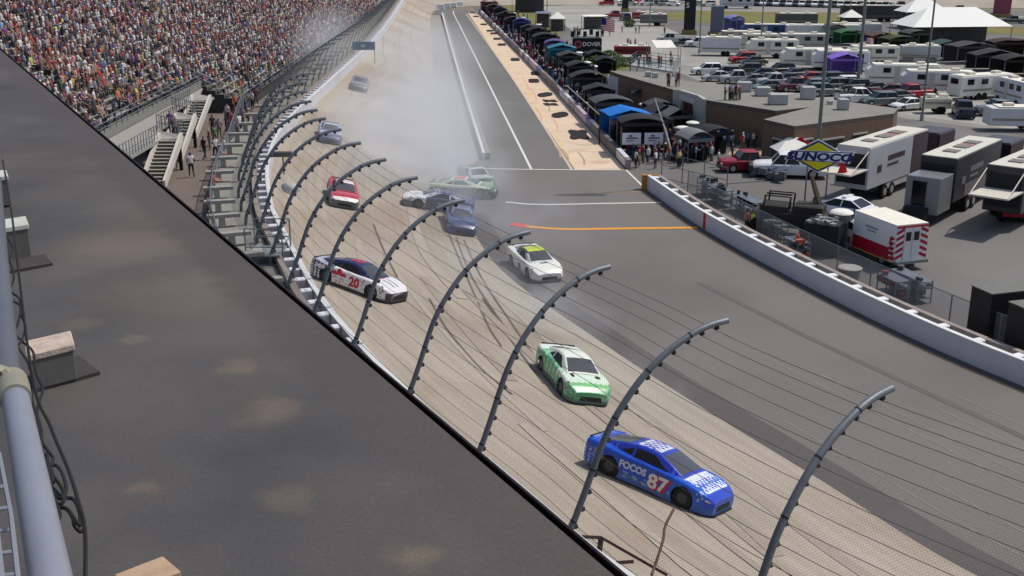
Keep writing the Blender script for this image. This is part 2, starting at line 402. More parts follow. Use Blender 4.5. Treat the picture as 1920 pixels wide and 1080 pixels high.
# ------------------------------------------------------------------ walls with energy-absorbing barrier
def wall_ribbon(mb, path, a, b, z0, z1, s0, s1, step=2.):
    k = max(2, int((s1-s0)/step)); rings = []
    for i in range(k+1):
        s = s0+(s1-s0)*i/k; q = path.at(s); t = path.tan(s); r = np.array([t[1], -t[0]])
        A = q+r*a; B = q+r*b; rings.append([(A[0], A[1], z0), (B[0], B[1], z0), (B[0], B[1], z1), (A[0], A[1], z1)])
    mb.loft(rings); return mb
def barrier(name, path, s0, s1, side, zb, zt, label, red=None, gap=.75, blk=1.7):
    """side=+1: racing side is to the right of the path"""
    e = empty(name, (0, 0, 0), label=label, cat='wall')
    sgn = side
    wall_ribbon(MB(), path, *sorted((-.0*sgn, -.2*sgn)), zb, zt, s0, s1).build('barrier_face', WALLW, e)
    wall_ribbon(MB(), path, *sorted((.012*sgn, -.22*sgn)), zt, zt+.05, s0, s1).build('top_rail', WHITE, e)
    wall_ribbon(MB(), path, *sorted((-gap*sgn, -(gap+.28)*sgn)), zb, zt+.02, s0, s1).build('concrete_wall', mat('aged wall', (150, 138, 132), .85, var=.15), e)
    fb = MB(); s = s0+.5
    while s < s1-.5:
        q = path.at(s); t = path.tan(s); r = np.array([t[1], -t[0]]); c = q-r*sgn*(.2+gap)/2
        fb.box((c[0], c[1], (zb+zt)/2+.09), (gap-.22, .40, zt-zb-.15), rz=math.atan2(r[1], r[0])); s += blk
    fb.build('foam_block', FOAM, e, bevel=.05)
    return e
ipath = Path(INWC)
b1 = barrier('inner_wall', ipath, 0, ipath.L, 1, 0, 1.05, 'long white inner wall with foam blocks behind its face, right of the grey apron', blk=2.1)
q = P(1317, 430); s = ipath.near((q.x, q.y)); q = ipath.at(s); t = ipath.tan(s)
MB().box((q[0]+t[1]*.012, q[1]-t[0]*.012, .55), (.30, .03, 1.0), rz=math.atan2(t[1], t[0])).build('red_mark', mat('red mark', (190, 25, 40), .6), b1)
q = ipath.at(0); t = ipath.tan(0)
MB().box((q[0]-.1+t[1]*-.4, q[1]+.25, .52), (1.3, .5, 1.1), rz=.0).build('wooden_end', mat('ochre plywood', (178, 128, 55), .8), b1)
b2 = barrier('outer_wall', WP, WP.near((14, 10.5)), WP.near((-24.3, 262)), 1, 1.9, 3.6, 'long white outer wall at the top of the banking below the catch fence', blk=1.65)

# ------------------------------------------------------------------ catch fence
fence = empty('catch_fence', (0, 0, 0), label='tall curved steel catch fence with cables above the outer wall', cat='fence')
_w = WP.off(-1.); _k = np.interp(WP.p[:, 1], [20, 26, 33, 38, 46, 56, 66, 80], [-.65, -.2, -.35, -.5, -1.0, -1.6, -1.85, -1.7])
FP = Path(WP.p+(WP.p-_w.p)*_k[:, None])
PROF = [(0, -1.2), (0, 0), (.22, .6), (.46, 1.2), (.74, 1.95), (1.04, 2.65), (1.45, 3.3), (1.97, 3.92), (2.6, 4.44), (3.36, 4.85), (3.95, 5.02), (4.48, 5.07)]
pc = catmull(PROF, 4)
tops = [(1675, 728), (1370, 600), (1138, 500), (985, 437), (858, 377), (772, 334), (713, 300), (670, 268), (635, 243), (612, 222), (595, 206), (583, 190)]
ss = []
for t in tops:
    T = P(*t, 8.67); best = None
    for s in np.arange(0, FP.near((-18, 110)), .1):
        q = FP.at(s); tt = FP.tan(s); r = np.array([tt[1], -tt[0]]); dd = np.linalg.norm(q+r*4.48-np.array([T.x, T.y]))
        if best is None or dd < best[0]: best = (dd, s)
    ss.append(best[1]); print('DD', round(best[0], 2))
print('POSTS', [round(x, 1) for x in ss], [tuple(np.round(FP.at(x), 1)) for x in ss])
ss = sorted(ss); sp = 4.6
pre = [ss[0]-4.9, ss[0]-9.8]
while ss[-1] < FP.near((-24.3, 262)): ss.append(ss[-1]+sp)
ss = sorted(pre)+ss
def fpt(s, o, z):
    q = FP.at(s); t = FP.tan(s); r = np.array([t[1], -t[0]]); q = q+r*o; return (q[0], q[1], 3.6+z)
pl = arclen(pc); clampat = [pl[4]+.35+.47*k for k in range(15)]
clampat = [c for c in clampat if c < pl[-1]]
def prof_at(l, off=0.):
    o = np.interp(l, pl, pc[:, 0]); z = np.interp(l, pl, pc[:, 1])
    o2 = np.interp(l+.05, pl, pc[:, 0]); z2 = np.interp(l+.05, pl, pc[:, 1])
    if l+.05 > pl[-1]: o, z = pc[-1]; o2, z2 = o+(pc[-1][0]-pc[-2][0]), z+(pc[-1][1]-pc[-2][1])
    n = np.array([z2-z, -(o2-o)]); n /= np.linalg.norm(n) + 1e-9
    return o+n[0]*off, z+n[1]*off
for i, s in enumerate(ss):
    m = MB(); m.tube([fpt(s, o, z) for o, z in pc], .085 if i < 16 else .055, 10 if i < 14 else 6, 0)
    for k, l in enumerate(clampat):
        o, z = prof_at(l, .16); o2, z2 = prof_at(l, .03)
        a = Vector(fpt(s, o, z)); b = Vector(fpt(s, o2, z2)); t = FP.tan(s)
        m.tube([b, a], .07, 4, 1)
        if i > 16: break
        if k % 3 == 0 and i < 14: o3, z3 = prof_at(l+.1); o4, z4 = prof_at(l+.14); m.tube([fpt(s, o3, z3), fpt(s, o4, z4)], .093, 10, 1)
    m.build('fence_post', [POSTM, DARK], fence, smooth=True)
step_s = np.linspace(ss[0], ss[-1], 150)
for l in clampat:
    o, z = prof_at(l, .2); m = MB(); m.tube([fpt(s, o, z) for s in step_s], [.0095 if s < ss[10] else .004 for s in step_s], 4); m.build('cable', CABLE, fence)
# woven wire mesh
wm = bpy.data.materials.new('woven wire'); wm.use_nodes = True; n = wm.node_tree.nodes; l = wm.node_tree.links
b = n['Principled BSDF']; b.inputs['Base Color'].default_value = (.16, .15, .14, 1); b.inputs['Roughness'].default_value = .6
tc = n.new('ShaderNodeTexCoord'); sx = n.new('ShaderNodeSeparateXYZ'); l.new(tc.outputs['UV'], sx.inputs[0])
def M2(op, a, bb=None, val=None):
    k = n.new('ShaderNodeMath'); k.operation = op; l.new(a, k.inputs[0])
    if bb is not None: l.new(bb, k.inputs[1])
    if val is not None: k.inputs[1].default_value = val
    return k.outputs[0]
def wires(src):
    f = M2('FRACT', M2('MULTIPLY', src, val=1/.085)); return M2('LESS_THAN', f, val=.055)
al = M2('MAXIMUM', wires(M2('ADD', sx.outputs[0], sx.outputs[1])), wires(M2('SUBTRACT', sx.outputs[0], sx.outputs[1])))
l.new(al, b.inputs['Alpha']); MATS['woven wire'] = wm
def mesh_panel(name, parent, s0, s1, l0, l1, n1=12, nl=16, off=.24):
    m = MB(); uvs = []; S = np.linspace(s0, s1, n1); Lp = np.linspace(l0, l1, nl)
    for s in S:
        for q in Lp: o, z = prof_at(q, off); m.v.append(fpt(s, o, z))
    for i in range(n1-1):
        for j in range(nl-1):
            a = i*nl+j; m.f.append((a, a+nl, a+nl+1, a+1)); m.m.append(0)
            for ii, jj in ((i, j), (i+1, j), (i+1, j+1), (i, j+1)): uvs.append((S[ii]-s0, Lp[jj]))
    o = m.build(name, wm, parent); u = o.data.uv_layers.new(name='UVMap'); u.data.foreach_set('uv', np.array(uvs, dtype=np.float32).ravel()); return o
k = 0
while k < len(ss)-1:
    e = min(k+4, len(ss)-1); mesh_panel('wire_mesh', fence, ss[k], ss[e], pl[4]+.1, pl[-1]); k = e

# concrete T buttresses behind the far posts
used = {}
tb = empty('concrete_buttress', (0, 0, 0), label='grey concrete buttress', cat='buttress')
m = MB(); m.box((.85, 0, .62), (1.7, .42, .2)); m.box((.95, 0, .26), (.34, .34, .52), taper=.9); m.build('beam', CONC, tb, bevel=.02)
nb = 0
for i, s in enumerate(ss):
    q = FP.at(s)
    if q[1] < 34 or q[1] > 150: continue
    t = FP.tan(s); lx = np.array([-t[1], t[0]])
    nb += 1
    Y = q[1]
    move_used(tb, used, loc=(q[0]+lx[0]*.28, q[1]+lx[1]*.28, 3.25), rz=math.atan2(lx[1], lx[0]), cat='buttress',
        label='T-shaped concrete buttress behind the curved fence', group='concrete buttresses along the catch fence')

# ------------------------------------------------------------------ people
def ramp_mat(name, cols, rough=.8):
    m = bpy.data.materials.new(name); m.use_nodes = True; n = m.node_tree.nodes; l = m.node_tree.links
    oi = n.new('ShaderNodeObjectInfo'); r = n.new('ShaderNodeValToRGB'); r.color_ramp.interpolation = 'CONSTANT'
    while len(r.color_ramp.elements) < len(cols): r.color_ramp.elements.new(.5)
    for k, c in enumerate(cols): r.color_ramp.elements[k].position = k/len(cols); r.color_ramp.elements[k].color = (*lin(c), 1)
    l.new(oi.outputs['Random'], r.inputs[0]); l.new(r.outputs[0], n['Principled BSDF'].inputs['Base Color']); n['Principled BSDF'].inputs['Roughness'].default_value = rough
    return m
SHIRT = mat('shirt cloth', (200, 200, 200), .9, var=.08, scale=6, objcol=True)
PANTS = ramp_mat('trouser cloth', [(40, 46, 66), (34, 34, 36), (120, 110, 92), (62, 72, 92), (88, 84, 80), (50, 50, 54)])
SKIN = ramp_mat('skin', [(196, 150, 125), (205, 160, 135), (150, 104, 80), (186, 138, 112), (95, 66, 50)], .6)
HAIR = ramp_mat('hair and caps', [(45, 34, 28), (30, 28, 28), (170, 168, 165), (90, 66, 44), (150, 40, 40), (40, 50, 90)])
def person_mesh(pose):
    # joints: position, radius, parent
    J = {'pel': ((0, 0, .95), .15, None), 'waist': ((0, 0, 1.08), .135, 'pel'), 'chest': ((0, .01, 1.32), .165, 'waist'), 'neck': ((0, 0, 1.50), .06, 'chest'),
         'head': ((0, .02, 1.62), .095, 'neck'), 'crown': ((0, .01, 1.70), .08, 'head')}
    for s, nm in ((-1, 'l'), (1, 'r')):
        J['sh'+nm] = ((.17*s, 0, 1.42), .065, 'chest'); J['el'+nm] = ((.24*s, .0, 1.15), .048, 'sh'+nm); J['wr'+nm] = ((.24*s, .10, .92), .036, 'el'+nm); J['ha'+nm] = ((.23*s, .14, .84), .030, 'wr'+nm)
        J['hip'+nm] = ((.10*s, 0, .88), .095, 'pel'); J['kn'+nm] = ((.11*s, .02, .50), .065, 'hip'+nm); J['an'+nm] = ((.12*s, -.01, .09), .045, 'kn'+nm); J['to'+nm] = ((.13*s, .15, .04), .038, 'an'+nm)
    def mv(k, p): J[k] = (p, J[k][1], J[k][2])
    if pose == 'walk':
        mv('knl', (-.11, .16, .52)); mv('anl', (-.11, .24, .10)); mv('tol', (-.11, .40, .07)); mv('knr', (.11, -.02, .50)); mv('anr', (.11, -.26, .13)); mv('tor', (.11, -.14, .05))
        mv('wrl', (-.24, -.12, .95)); mv('hal', (-.24, -.15, .87)); mv('wrr', (.24, .22, 1.0)); mv('har', (.23, .29, .95))
    if pose == 'lean':
        for s, nm in ((-1, 'l'), (1, 'r')): mv('el'+nm, (.24*s, .18, 1.22)); mv('wr'+nm, (.16*s, .40, 1.18)); mv('ha'+nm, (.13*s, .46, 1.2))
        mv('chest', (0, .07, 1.31)); mv('head', (0, .12, 1.61)); mv('crown', (0, .11, 1.69)); mv('neck', (0, .07, 1.49))
    if pose == 'phone':
        for s, nm in ((-1, 'l'), (1, 'r')): mv('el'+nm, (.24*s, .14, 1.25)); mv('wr'+nm, (.12*s, .28, 1.45)); mv('ha'+nm, (.07*s, .32, 1.52))
    if pose == 'sit':
        for s, nm in ((-1, 'l'), (1, 'r')):
            mv('hip'+nm, (.10*s, .06, .48)); mv('kn'+nm, (.14*s, .46, .50)); mv('an'+nm, (.14*s, .44, .10)); mv('to'+nm, (.15*s, .58, .05))
            mv('sh'+nm, (.17*s, 0, .98)); mv('el'+nm, (.25*s, .08, .76)); mv('wr'+nm, (.16*s, .28, .68)); mv('ha'+nm, (.12*s, .35, .66))
        mv('pel', (0, 0, .50)); mv('waist', (0, 0, .62)); mv('chest', (0, .03, .87)); mv('neck', (0, .05, 1.05)); mv('head', (0, .08, 1.17)); mv('crown', (0, .07, 1.25))
    ks = list(J); me = bpy.data.meshes.new('person')
    me.from_pydata([J[k][0] for k in ks], [(ks.index(k), ks.index(J[k][2])) for k in ks if J[k][2]], [])
    o = bpy.data.objects.new('tmp', me); C.objects.link(o)
    md = o.modifiers.new('s', 'SKIN'); sv = me.skin_vertices[0].data
    for i, k in enumerate(ks): r = J[k][1]; sv[i].radius = (r*1.15, r*.85) if k in ('pel', 'waist', 'chest') else (r, r)
    sv[0].use_root = True
    sb = o.modifiers.new('u', 'SUBSURF'); sb.levels = 1; sb.render_levels = 1
    dg = bpy.context.evaluated_depsgraph_get(); dg.update()
    out = bpy.data.meshes.new_from_object(o.evaluated_get(dg)); bpy.data.objects.remove(o)
    out.materials.clear()
    for mm in (SHIRT, PANTS, SKIN, HAIR): out.materials.append(mm)
    hz = J['neck'][0][2]; pz = J['pel'][0][2]; hd = Vector(J['head'][0]); wr = [Vector(J['wrl'][0]), Vector(J['wrr'][0])]; el = [Vector(J['ell'][0]), Vector(J['elr'][0])]
    kn = [Vector(J['knl'][0]), Vector(J['knr'][0])]
    for p in out.polygons:
        c = p.center; mi = 0
        arm = min((c-a).length for a in wr+el+[Vector(J['hal'][0]), Vector(J['har'][0])])
        if c.z > hz+.0 and abs(c.x) < .12: mi = 3 if (c.z > hd.z+.045 or (c.y < hd.y-.02 and c.z > hd.z-.08)) else 2
        elif arm < .13 and abs(c.x) > .04 and (c-Vector(J['chest'][0])).length > .2: mi = 2
        elif c.z < pz+.04: mi = 1
        if mi == 1 and c.z < .10: mi = 3
        p.material_index = mi
    out.shade_smooth(); return out
PM = {k: person_mesh(k) for k in ('stand', 'walk', 'lean', 'phone', 'sit')}
PSC = 1.0
def person(loc, rz, pose, shirt, label, group, sc=None):
    sc = sc or PSC
    o = bpy.data.objects.new('person', PM[pose]); C.objects.link(o); o.location = loc; o.rotation_euler = (0, 0, rz); o.scale = (sc, sc, sc*random.uniform(.96, 1.04))
    lc = lin(shirt); gm = sum(lc)/3; o.color = (*[v*.66+gm*.2+.015 for v in lc], 1); return tag(o, label, 'person', group)
COLN = {'white': (225, 224, 220), 'grey': (135, 135, 138), 'black': (38, 37, 40), 'navy blue': (40, 48, 82), 'red': (185, 38, 42), 'light blue': (120, 160, 205), 'blue': (45, 85, 165),
        'pink': (235, 110, 150), 'lime yellow': (205, 225, 60), 'orange': (225, 105, 45), 'tan': (180, 155, 125), 'maroon': (110, 40, 50), 'green': (70, 120, 75), 'yellow': (225, 185, 60), 'purple': (120, 60, 140)}
CW = [23, 19, 19, 10, 11, 5, 5, 3, 1.2, 3, 13, 9, 3, 1.5, 2]
def rcol(): return random.choices(list(COLN), CW)[0]
# people on the walkway by the stairs and at the mesh fence
WLK = [(360, 333, 'walk', 'white', 0.4, 'in a white shirt and pale shorts walking alone across the walkway'),
 (403, 375, 'lean', 'red', -1.4, 'in a red shirt leaning on the walkway fence'), (393, 420, 'lean', 'grey', -1.4, 'in a grey shirt at the walkway fence, nearest of those watching'),
 (415, 320, 'lean', 'light blue', -1.2, 'in a light blue shirt behind the man in red at the fence'), (422, 300, 'lean', 'white', -1.3, 'in a white top close to the walkway fence'),
 (405, 300, 'walk', 'white', -2.6, 'in white walking behind the people in light blue'), (394, 282, 'stand', 'maroon', 2., 'in a maroon shirt at the foot of the farthest stairs'),
 (404, 275, 'walk', 'green', 1.2, 'in a green shirt between the stairs and the fence'), (400, 255, 'stand', 'black', .5, 'in black with a white cap near the far stairs'),
 (433, 268, 'stand', 'black', 2.4, 'in black and white beside the walkway fence, in the middle group'), (440, 258, 'stand', 'maroon', 1., 'in maroon in the group at the fence'),
 (447, 268, 'stand', 'grey', -1.2, 'in grey with both arms on the fence'), (428, 232, 'walk', 'white', 2.8, 'in a long white shirt by the end of the far benches'),
 (443, 235, 'stand', 'maroon', .7, 'in brown shade near the far stand front'), (455, 240, 'phone', 'grey', -.5, 'holding a phone at the fence near the far stand'),
 (447, 222, 'stand', 'black', 0, 'in black next to the front of the far stand'), (466, 235, 'lean', 'tan', -1.2, 'in tan leaning on the fence past the stairs'),
 (330, 316, 'sit', 'black', -2.4, 'crouching in the shade between the first two stairs'), (397, 434, 'sit', 'pink', -1.2, 'in pink sitting low at the roof edge beside the fence'),
 (322, 254, 'walk', 'purple', -3, 'in a lilac shirt stepping down the middle stairs'), (331, 262, 'walk', 'tan', -3, 'in a tan shirt halfway down the middle stairs')]
WLK += [(px_, py_, random.choice(['stand', 'walk', 'lean']), c_, random.uniform(-3, 3), 'in %s %s' % (c_, w_)) for px_, py_, c_, w_ in ((436, 250, 'red', 'in the knot of people beside the far stand'), (450, 252, 'white', 'close to the fence below the far stand'), (425, 246, 'navy blue', 'by the foot of the farthest stairs'), (462, 222, 'blue', 'at the far stand front rail'), (474, 205, 'white', 'walking along the far stand front'), (412, 262, 'grey', 'between the farthest stairs and the fence'), (384, 300, 'black', 'at the bottom of the middle stairs'), (442, 212, 'orange', 'under the end of the far benches'), (480, 196, 'maroon', 'farther along the walkway behind the fence'))]
for px, py, pose, c, rz, lab in WLK:
    z = 2.42
    if 'stepping down' in lab: z = 4.4
    if 'halfway' in lab: z = 3.7
    p = P(px, py, z); person((p.x, p.y, z), rz, pose, COLN[c], 'person '+lab, 'people on the walkway')

# ------------------------------------------------------------------ grandstand
SLP = .457; RD = .76; RH = RD*SLP
def xf(Y): return -24.4-.02*(Y-102)
stand = empty('grandstand', (-30, 150, 2.4), label='long stepped grandstand of pale aluminium benches packed with spectators', cat='grandstand')
def spt(d, Y, z=0.): return (xf(Y)-d+30, Y-150, 3.4+z-2.4)
NROW = 40
fl = MB(); 
for r in range(NROW):
    d0 = r*RD; z = r*RH; y0 = 101.4 if d0 < 3.3 else 52; y1 = 262
    fl.add([spt(d0, y0, z), spt(d0, y1, z), spt(d0+RD, y1, z), spt(d0+RD, y0, z)], [(0, 1, 2, 3)][0:1], 0)
    fl.add([spt(d0, y0, z), spt(d0, y1, z), spt(d0, y1, z-RH), spt(d0, y0, z-RH)], [(0, 3, 2, 1)], 0)
    fl.add([spt(d0, y0, z), spt(d0+RD, y0, z), spt(d0+RD, y0, -1.0), spt(d0, y0, -1.0)], [(0, 1, 2, 3)], 1)
fl.add([spt(0, 101.4, -.0), spt(0, 262, 0), spt(0, 262, -1.0), spt(0, 101.4, -1.0)], [(0, 3, 2, 1)], 1)
fl.build('stepped_floor', [mat('stand floor', (120, 116, 110), .85, var=.12), mat('stand understructure', (70, 68, 66), .9)], stand)
for r in range(NROW):
    d0 = r*RD+.42; y0 = 101.6 if r*RD < 3.3 else 52
    m = MB()
    a = spt(d0, y0, r*RH+.40); b = spt(d0, 262, r*RH+.40)
    m.loft([[(a[0]-.13, a[1], a[2]), (a[0]+.13, a[1], a[2]), (a[0]+.13, a[1], a[2]+.05), (a[0]-.13, a[1], a[2]+.05)], [(b[0]-.13, b[1], b[2]), (b[0]+.13, b[1], b[2]), (b[0]+.13, b[1], b[2]+.05), (b[0]-.13, b[1], b[2]+.05)]])
    yy = y0+.3
    while yy < 150: q = spt(d0, yy, r*RH+.2); m.box(q, (.05, .05, .38)); yy += 2.0
    m.build('bench', ALU, stand)
def rail(mb, pts, h=1.0, n=2, r=.025, sp=1.6):
    pts = [Vector(p) for p in pts]
    for k in range(n): mb.tube([p+Vector((0, 0, h*(k+1)/n)) for p in pts], r, 5)
    for a, b in zip(pts[:-1], pts[1:]):
        L = (b-a).length; c = max(1, int(L/sp))
        for i in range(c+1): q = a+(b-a)*i/c; mb.tube([q, q+Vector((0, 0, h))], r, 5)
m = MB(); rail(m, [spt(-.05, 101.3, 0), spt(3.3, 101.3, 3.3*SLP), spt(7.5, 101.3, 7.5*SLP)], 1.0, 2, .03, 1.0); m.build('end_rail', ALU, stand)
m = MB(); rail(m, [spt(-.08, y, .0) for y in np.linspace(101.4, 262, 30)], 1.0, 3, .022, 2.0); m.build('front_rail', STEEL, stand)
m = MB()
a = spt(3.5, 52, 3.5*SLP); b = spt(3.5, 101.3, 3.5*SLP)
m.loft([[(a[0]-.04, a[1], 2.15), (a[0]+.04, a[1], 2.15), (a[0]+.04, a[1], a[2]+.35), (a[0]-.04, a[1], a[2]+.35)], [(b[0]-.04, b[1], 2.15), (b[0]+.04, b[1], 2.15), (b[0]+.04, b[1], b[2]+.35), (b[0]-.04, b[1], b[2]+.35)]])
m.build('front_wall', mat('grey panel', (128, 127, 122), .7, var=.1), stand)
m = MB(); rail(m, [spt(3.45, y, 3.5*SLP+.2) for y in np.linspace(52, 101.2, 14)], 1.0, 3, .03, 1.0); m.build('front_rail', STEEL, stand)
# deck
DZ = 4.7
deck = empty('raised_deck', (-25, 78, 0), label='raised grey deck running between the near stand and the three stairs', cat='deck')
dpoly = [(-26.85, 55), (-23.7, 55), (-23.7, 74.9), (-22.4, 74.9), (-22.4, 76.2), (-25.05, 78.8), (-25.05, 83.4), (-23.75, 83.4), (-23.75, 84.7), (-26.5, 87.6), (-26.5, 93.4), (-25.2, 93.4), (-25.2, 95.2), (-26.9, 97), (-27.75, 101.2)]
dl = [(x+25, y-78) for x, y in dpoly]
MB().prism(dl, DZ-.18, DZ).build('deck_floor', mat('deck concrete', (150, 146, 138), .85, var=.1), deck)
m = MB()
for seg in (((-22.4, 76.2), (-25.05, 78.8)), ((-25.05, 78.8), (-25.05, 82.9)), ((-23.75, 84.7), (-26.5, 87.6)), ((-26.5, 87.6), (-26.5, 92.6)), ((-23.72, 57), (-23.72, 74.4)), ((-22.42, 75.0), (-22.42, 76.2)), ((-23.77, 83.5), (-23.77, 84.7))):
    rail(m, [(seg[0][0]+25, seg[0][1]-78, DZ), (seg[1][0]+25, seg[1][1]-78, DZ)], 1.05, 2, .03, .55)
m.build('railing', STEEL, deck)
m = MB()
for x, y in ((-24, 60), (-24, 66), (-24, 73.5), (-26.8, 66), (-26.8, 74), (-22.7, 75.8), (-25.3, 82.5), (-26.9, 82), (-24, 84.2), (-26.8, 91)): m.box((x+25, y-78, (DZ-.18+2.4)/2), (.2, .2, DZ-.18-2.42))
m.build('deck_support', DARK, deck)
def stairs(x, y, label, wd=1.3, run=4.4):
    e = empty('staircase', (x, y, 2.42), label=label, cat='stairs', group='stairs down from the raised deck')
    n = 13; rise = DZ-2.42; m = MB()
    for i in range(n):
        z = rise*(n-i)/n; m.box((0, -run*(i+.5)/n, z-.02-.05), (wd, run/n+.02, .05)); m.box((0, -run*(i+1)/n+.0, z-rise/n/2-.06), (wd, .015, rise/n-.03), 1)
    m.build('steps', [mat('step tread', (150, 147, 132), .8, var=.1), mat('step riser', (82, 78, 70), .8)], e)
    for sx in (-1, 1):
        m = MB(); xx = sx*(wd/2+.09); t = .085
        prof = [(.3, rise-.15), (.3, rise+.42), (0, rise+.42), (-run-.05, .42), (-run-.05, -.0), (-run+.3, -.0)]
        m.loft([[(xx-t, a, b) for a, b in prof], [(xx+t, a, b) for a, b in prof]])
        m.build('side_panel', mat('cream panel paint', (205, 198, 188), .6, var=.08), e)
    return e
stairs(-23.05, 74.9, 'metal stairs nearest the roof edge, with wide cream side panels'); stairs(-24.4, 83.4, 'middle stairs with cream side panels, people coming down them'); stairs(-25.85, 93.4, 'farthest of the three stairs, beside the bench ends', run=5.)
# walkway fence with mesh
wf = empty('walkway_fence', (0, 0, 0), label='grey mesh fence between the walkway and the concrete buttresses', cat='fence')
wfp = Path(catmull([tuple(P(*p, 2.42))[:2] for p in ((420, 520), (399, 432), (410, 350), (433, 288), (452, 228), (470, 190), (500, 145), (560, 100), (640, 55), (720, 10))], 6))
m = MB(); s = 0
while s < wfp.L:
    q = wfp.at(s); m.tube([(q[0], q[1], 2.42), (q[0], q[1], 4.3)], .035, 6); s += 2.4
for z in (4.3, 2.6): m.tube([(*wfp.at(s), z) for s in np.arange(0, wfp.L, 2.)], .028, 5)
m.build('fence_frame', STEEL, wf)
m = MB(); uvs = []; S = np.arange(0, wfp.L, 2.4)
for s in S: q = wfp.at(s); m.v += [(q[0], q[1], 2.45), (q[0], q[1], 4.28)]
for i in range(len(S)-1):
    m.f.append((2*i, 2*i+2, 2*i+3, 2*i+1)); m.m.append(0); uvs += [(S[i], 0), (S[i+1], 0), (S[i+1], 1.83), (S[i], 1.83)]
wm2 = wm.copy(); wm2.name = 'fine mesh'; wm2.node_tree.nodes['Principled BSDF'].inputs['Base Color'].default_value = (.3, .31, .33, 1)
for nd in wm2.node_tree.nodes:
    if nd.type == 'MATH' and nd.operation == 'LESS_THAN': nd.inputs[1].default_value = .2
o = m.build('wire_mesh', wm2, wf); u = o.data.uv_layers.new(name='UVMap'); u.data.foreach_set('uv', np.array(uvs, dtype=np.float32).ravel())

# ------------------------------------------------------------------ crowd
seats = []
for r in range(NROW):
    d = r*RD
    ys = np.arange(102 if d < 3.3 else 53, 262, .46)
    for Y in ys:
        sec = (Y % 13.5) < 1.0
        if sec: continue
        occ = .93 if (Y > 104 or d > 8) else .8
        if d < 2.8 and Y < 125: occ = .45
        if Y < 101 and d < 5.8: occ = .58
        if rng.random() > occ: continue
        x = xf(Y)-d-.42; z = 3.4+d*SLP
        dep = Y*cs-(z-H)*sn*1.; up = Y*sn+(z-H)*cs; px = 960+F*x/dep; py = 540-F*up/dep
        if py < -130 or px < -150 or py > 90+.846*px+60: continue
        seats.append((dep, x+rng.normal(0, .05), Y+rng.normal(0, .07), z, px, py))
seats.sort(key=lambda q: q[0])
near = [q for q in seats if -10 < q[4] < 1920 and q[5] > 0 and q[5] < 84+.846*q[4]][:150]
ns = set(near); far = [q for q in seats if q not in ns]
print('SEATS', len(seats))
for dep, x, Y, z, px, py in near:
    c = rcol(); st = random.random() < .45
    where = 'behind the raised deck' if Y < 101 else 'by the stairs opening'
    person((x+(.1 if st else .0), Y, z), -PI/2+random.uniform(-.4, .4) if True else 0, 'stand' if st else 'sit', COLN[c], f'spectator {"standing" if st else "sitting"} in a {c} shirt {where}', 'spectators in the nearest rows')
# the rest of the crowd: one mass
base = []
def oct_ring(cx, z, rx, ry, n=6): return [(cx+rx*math.cos(2*PI*j/n), ry*math.sin(2*PI*j/n), z) for j in range(n)]
bv, bf, bc = [], [], []
def addl(rings, col, cap=True):
    k = len(bv); n = len(rings[0])
    for rr in rings: bv.extend(rr)
    for i in range(len(rings)-1):
        for j in range(n): bf.append((k+i*n+j, k+i*n+(j+1) % n, k+(i+1)*n+(j+1) % n, k+(i+1)*n+j)); bc.append(col)
    e = k+(len(rings)-1)*n
    for j in range(0, n-2, 2): bf.append((e, e+j+1, e+j+2, e+min(j+3, n-1))); bc.append(col)
addl([oct_ring(0, .45, .13, .19), oct_ring(.0, .85, .14, .23), oct_ring(0, 1.03, .08, .12)], 0)      # torso
addl([oct_ring(.25, .40, .30, .18), oct_ring(.27, .56, .26, .17)], 1)                                  # lap
addl([oct_ring(.42, .0, .08, .16, 6), oct_ring(.42, .42, .09, .17, 6)], 1)                              # shins
addl([oct_ring(.02, 1.04, .07, .07), oct_ring(.03, 1.14, .105, .10)], 2)                                # face
addl([oct_ring(.03, 1.14, .115, .11), oct_ring(.02, 1.25, .075, .075)], 3)                              # hat
bv = np.array(bv); bfa = np.array(bf); bc = np.array(bc); nbv = len(bv)
N = len(far); V = np.zeros((N, nbv, 3)); cols = np.zeros((N, 4, 3))
names = list(COLN); pw = np.array(CW)/sum(CW)
skins = np.array([lin(c) for c in ((196, 150, 125), (205, 160, 135), (150, 104, 80), (186, 138, 112))]); pan = np.array([lin(c) for c in ((40, 46, 66), (34, 34, 36), (120, 110, 92), (62, 72, 92), (88, 84, 80))])
hats = np.array([lin(c) for c in ((60, 44, 36), (40, 34, 34), (190, 184, 176), (100, 76, 58), (120, 90, 74), (52, 54, 80), (130, 54, 54), (215, 208, 200), (222, 216, 206), (140, 116, 100))])
ci = rng.choice(len(names), N, p=pw); shirtc = np.array([lin(COLN[n]) for n in names])[ci]
for i, q in enumerate(far):
    a = rng.normal(0, .5); ca, sa2 = math.cos(a), math.sin(a); v = bv*.81*np.array([1, 1, rng.uniform(1.0, 1.45) if rng.random() < .35 else rng.uniform(.9, 1.05)])
    V[i, :, 0] = q[1]+v[:, 0]*ca-v[:, 1]*sa2; V[i, :, 1] = q[2]+v[:, 0]*sa2+v[:, 1]*ca; V[i, :, 2] = q[3]+v[:, 2]
shirtc = shirtc*.70+shirtc.mean(1, keepdims=True)*.22+np.array([.040, .026, .030]); cols[:, 0] = (shirtc*.9+np.array([.05, .036, .036])*.5)*rng.uniform(.36, 1.02, (N, 1)); cols[:, 1] = pan[rng.integers(0, len(pan), N)]; cols[:, 2] = skins[rng.integers(0, len(skins), N)]*.85; cols[:, 3] = hats[rng.integers(0, len(hats), N)]
me = bpy.data.meshes.new('crowd'); FA = (bfa[None]+np.arange(N)[:, None, None]*nbv).reshape(-1, 4)
me.vertices.add(N*nbv); me.vertices.foreach_set('co', V.ravel().astype(np.float32)); me.loops.add(FA.size); me.loops.foreach_set('vertex_index', FA.ravel().astype(np.int32))
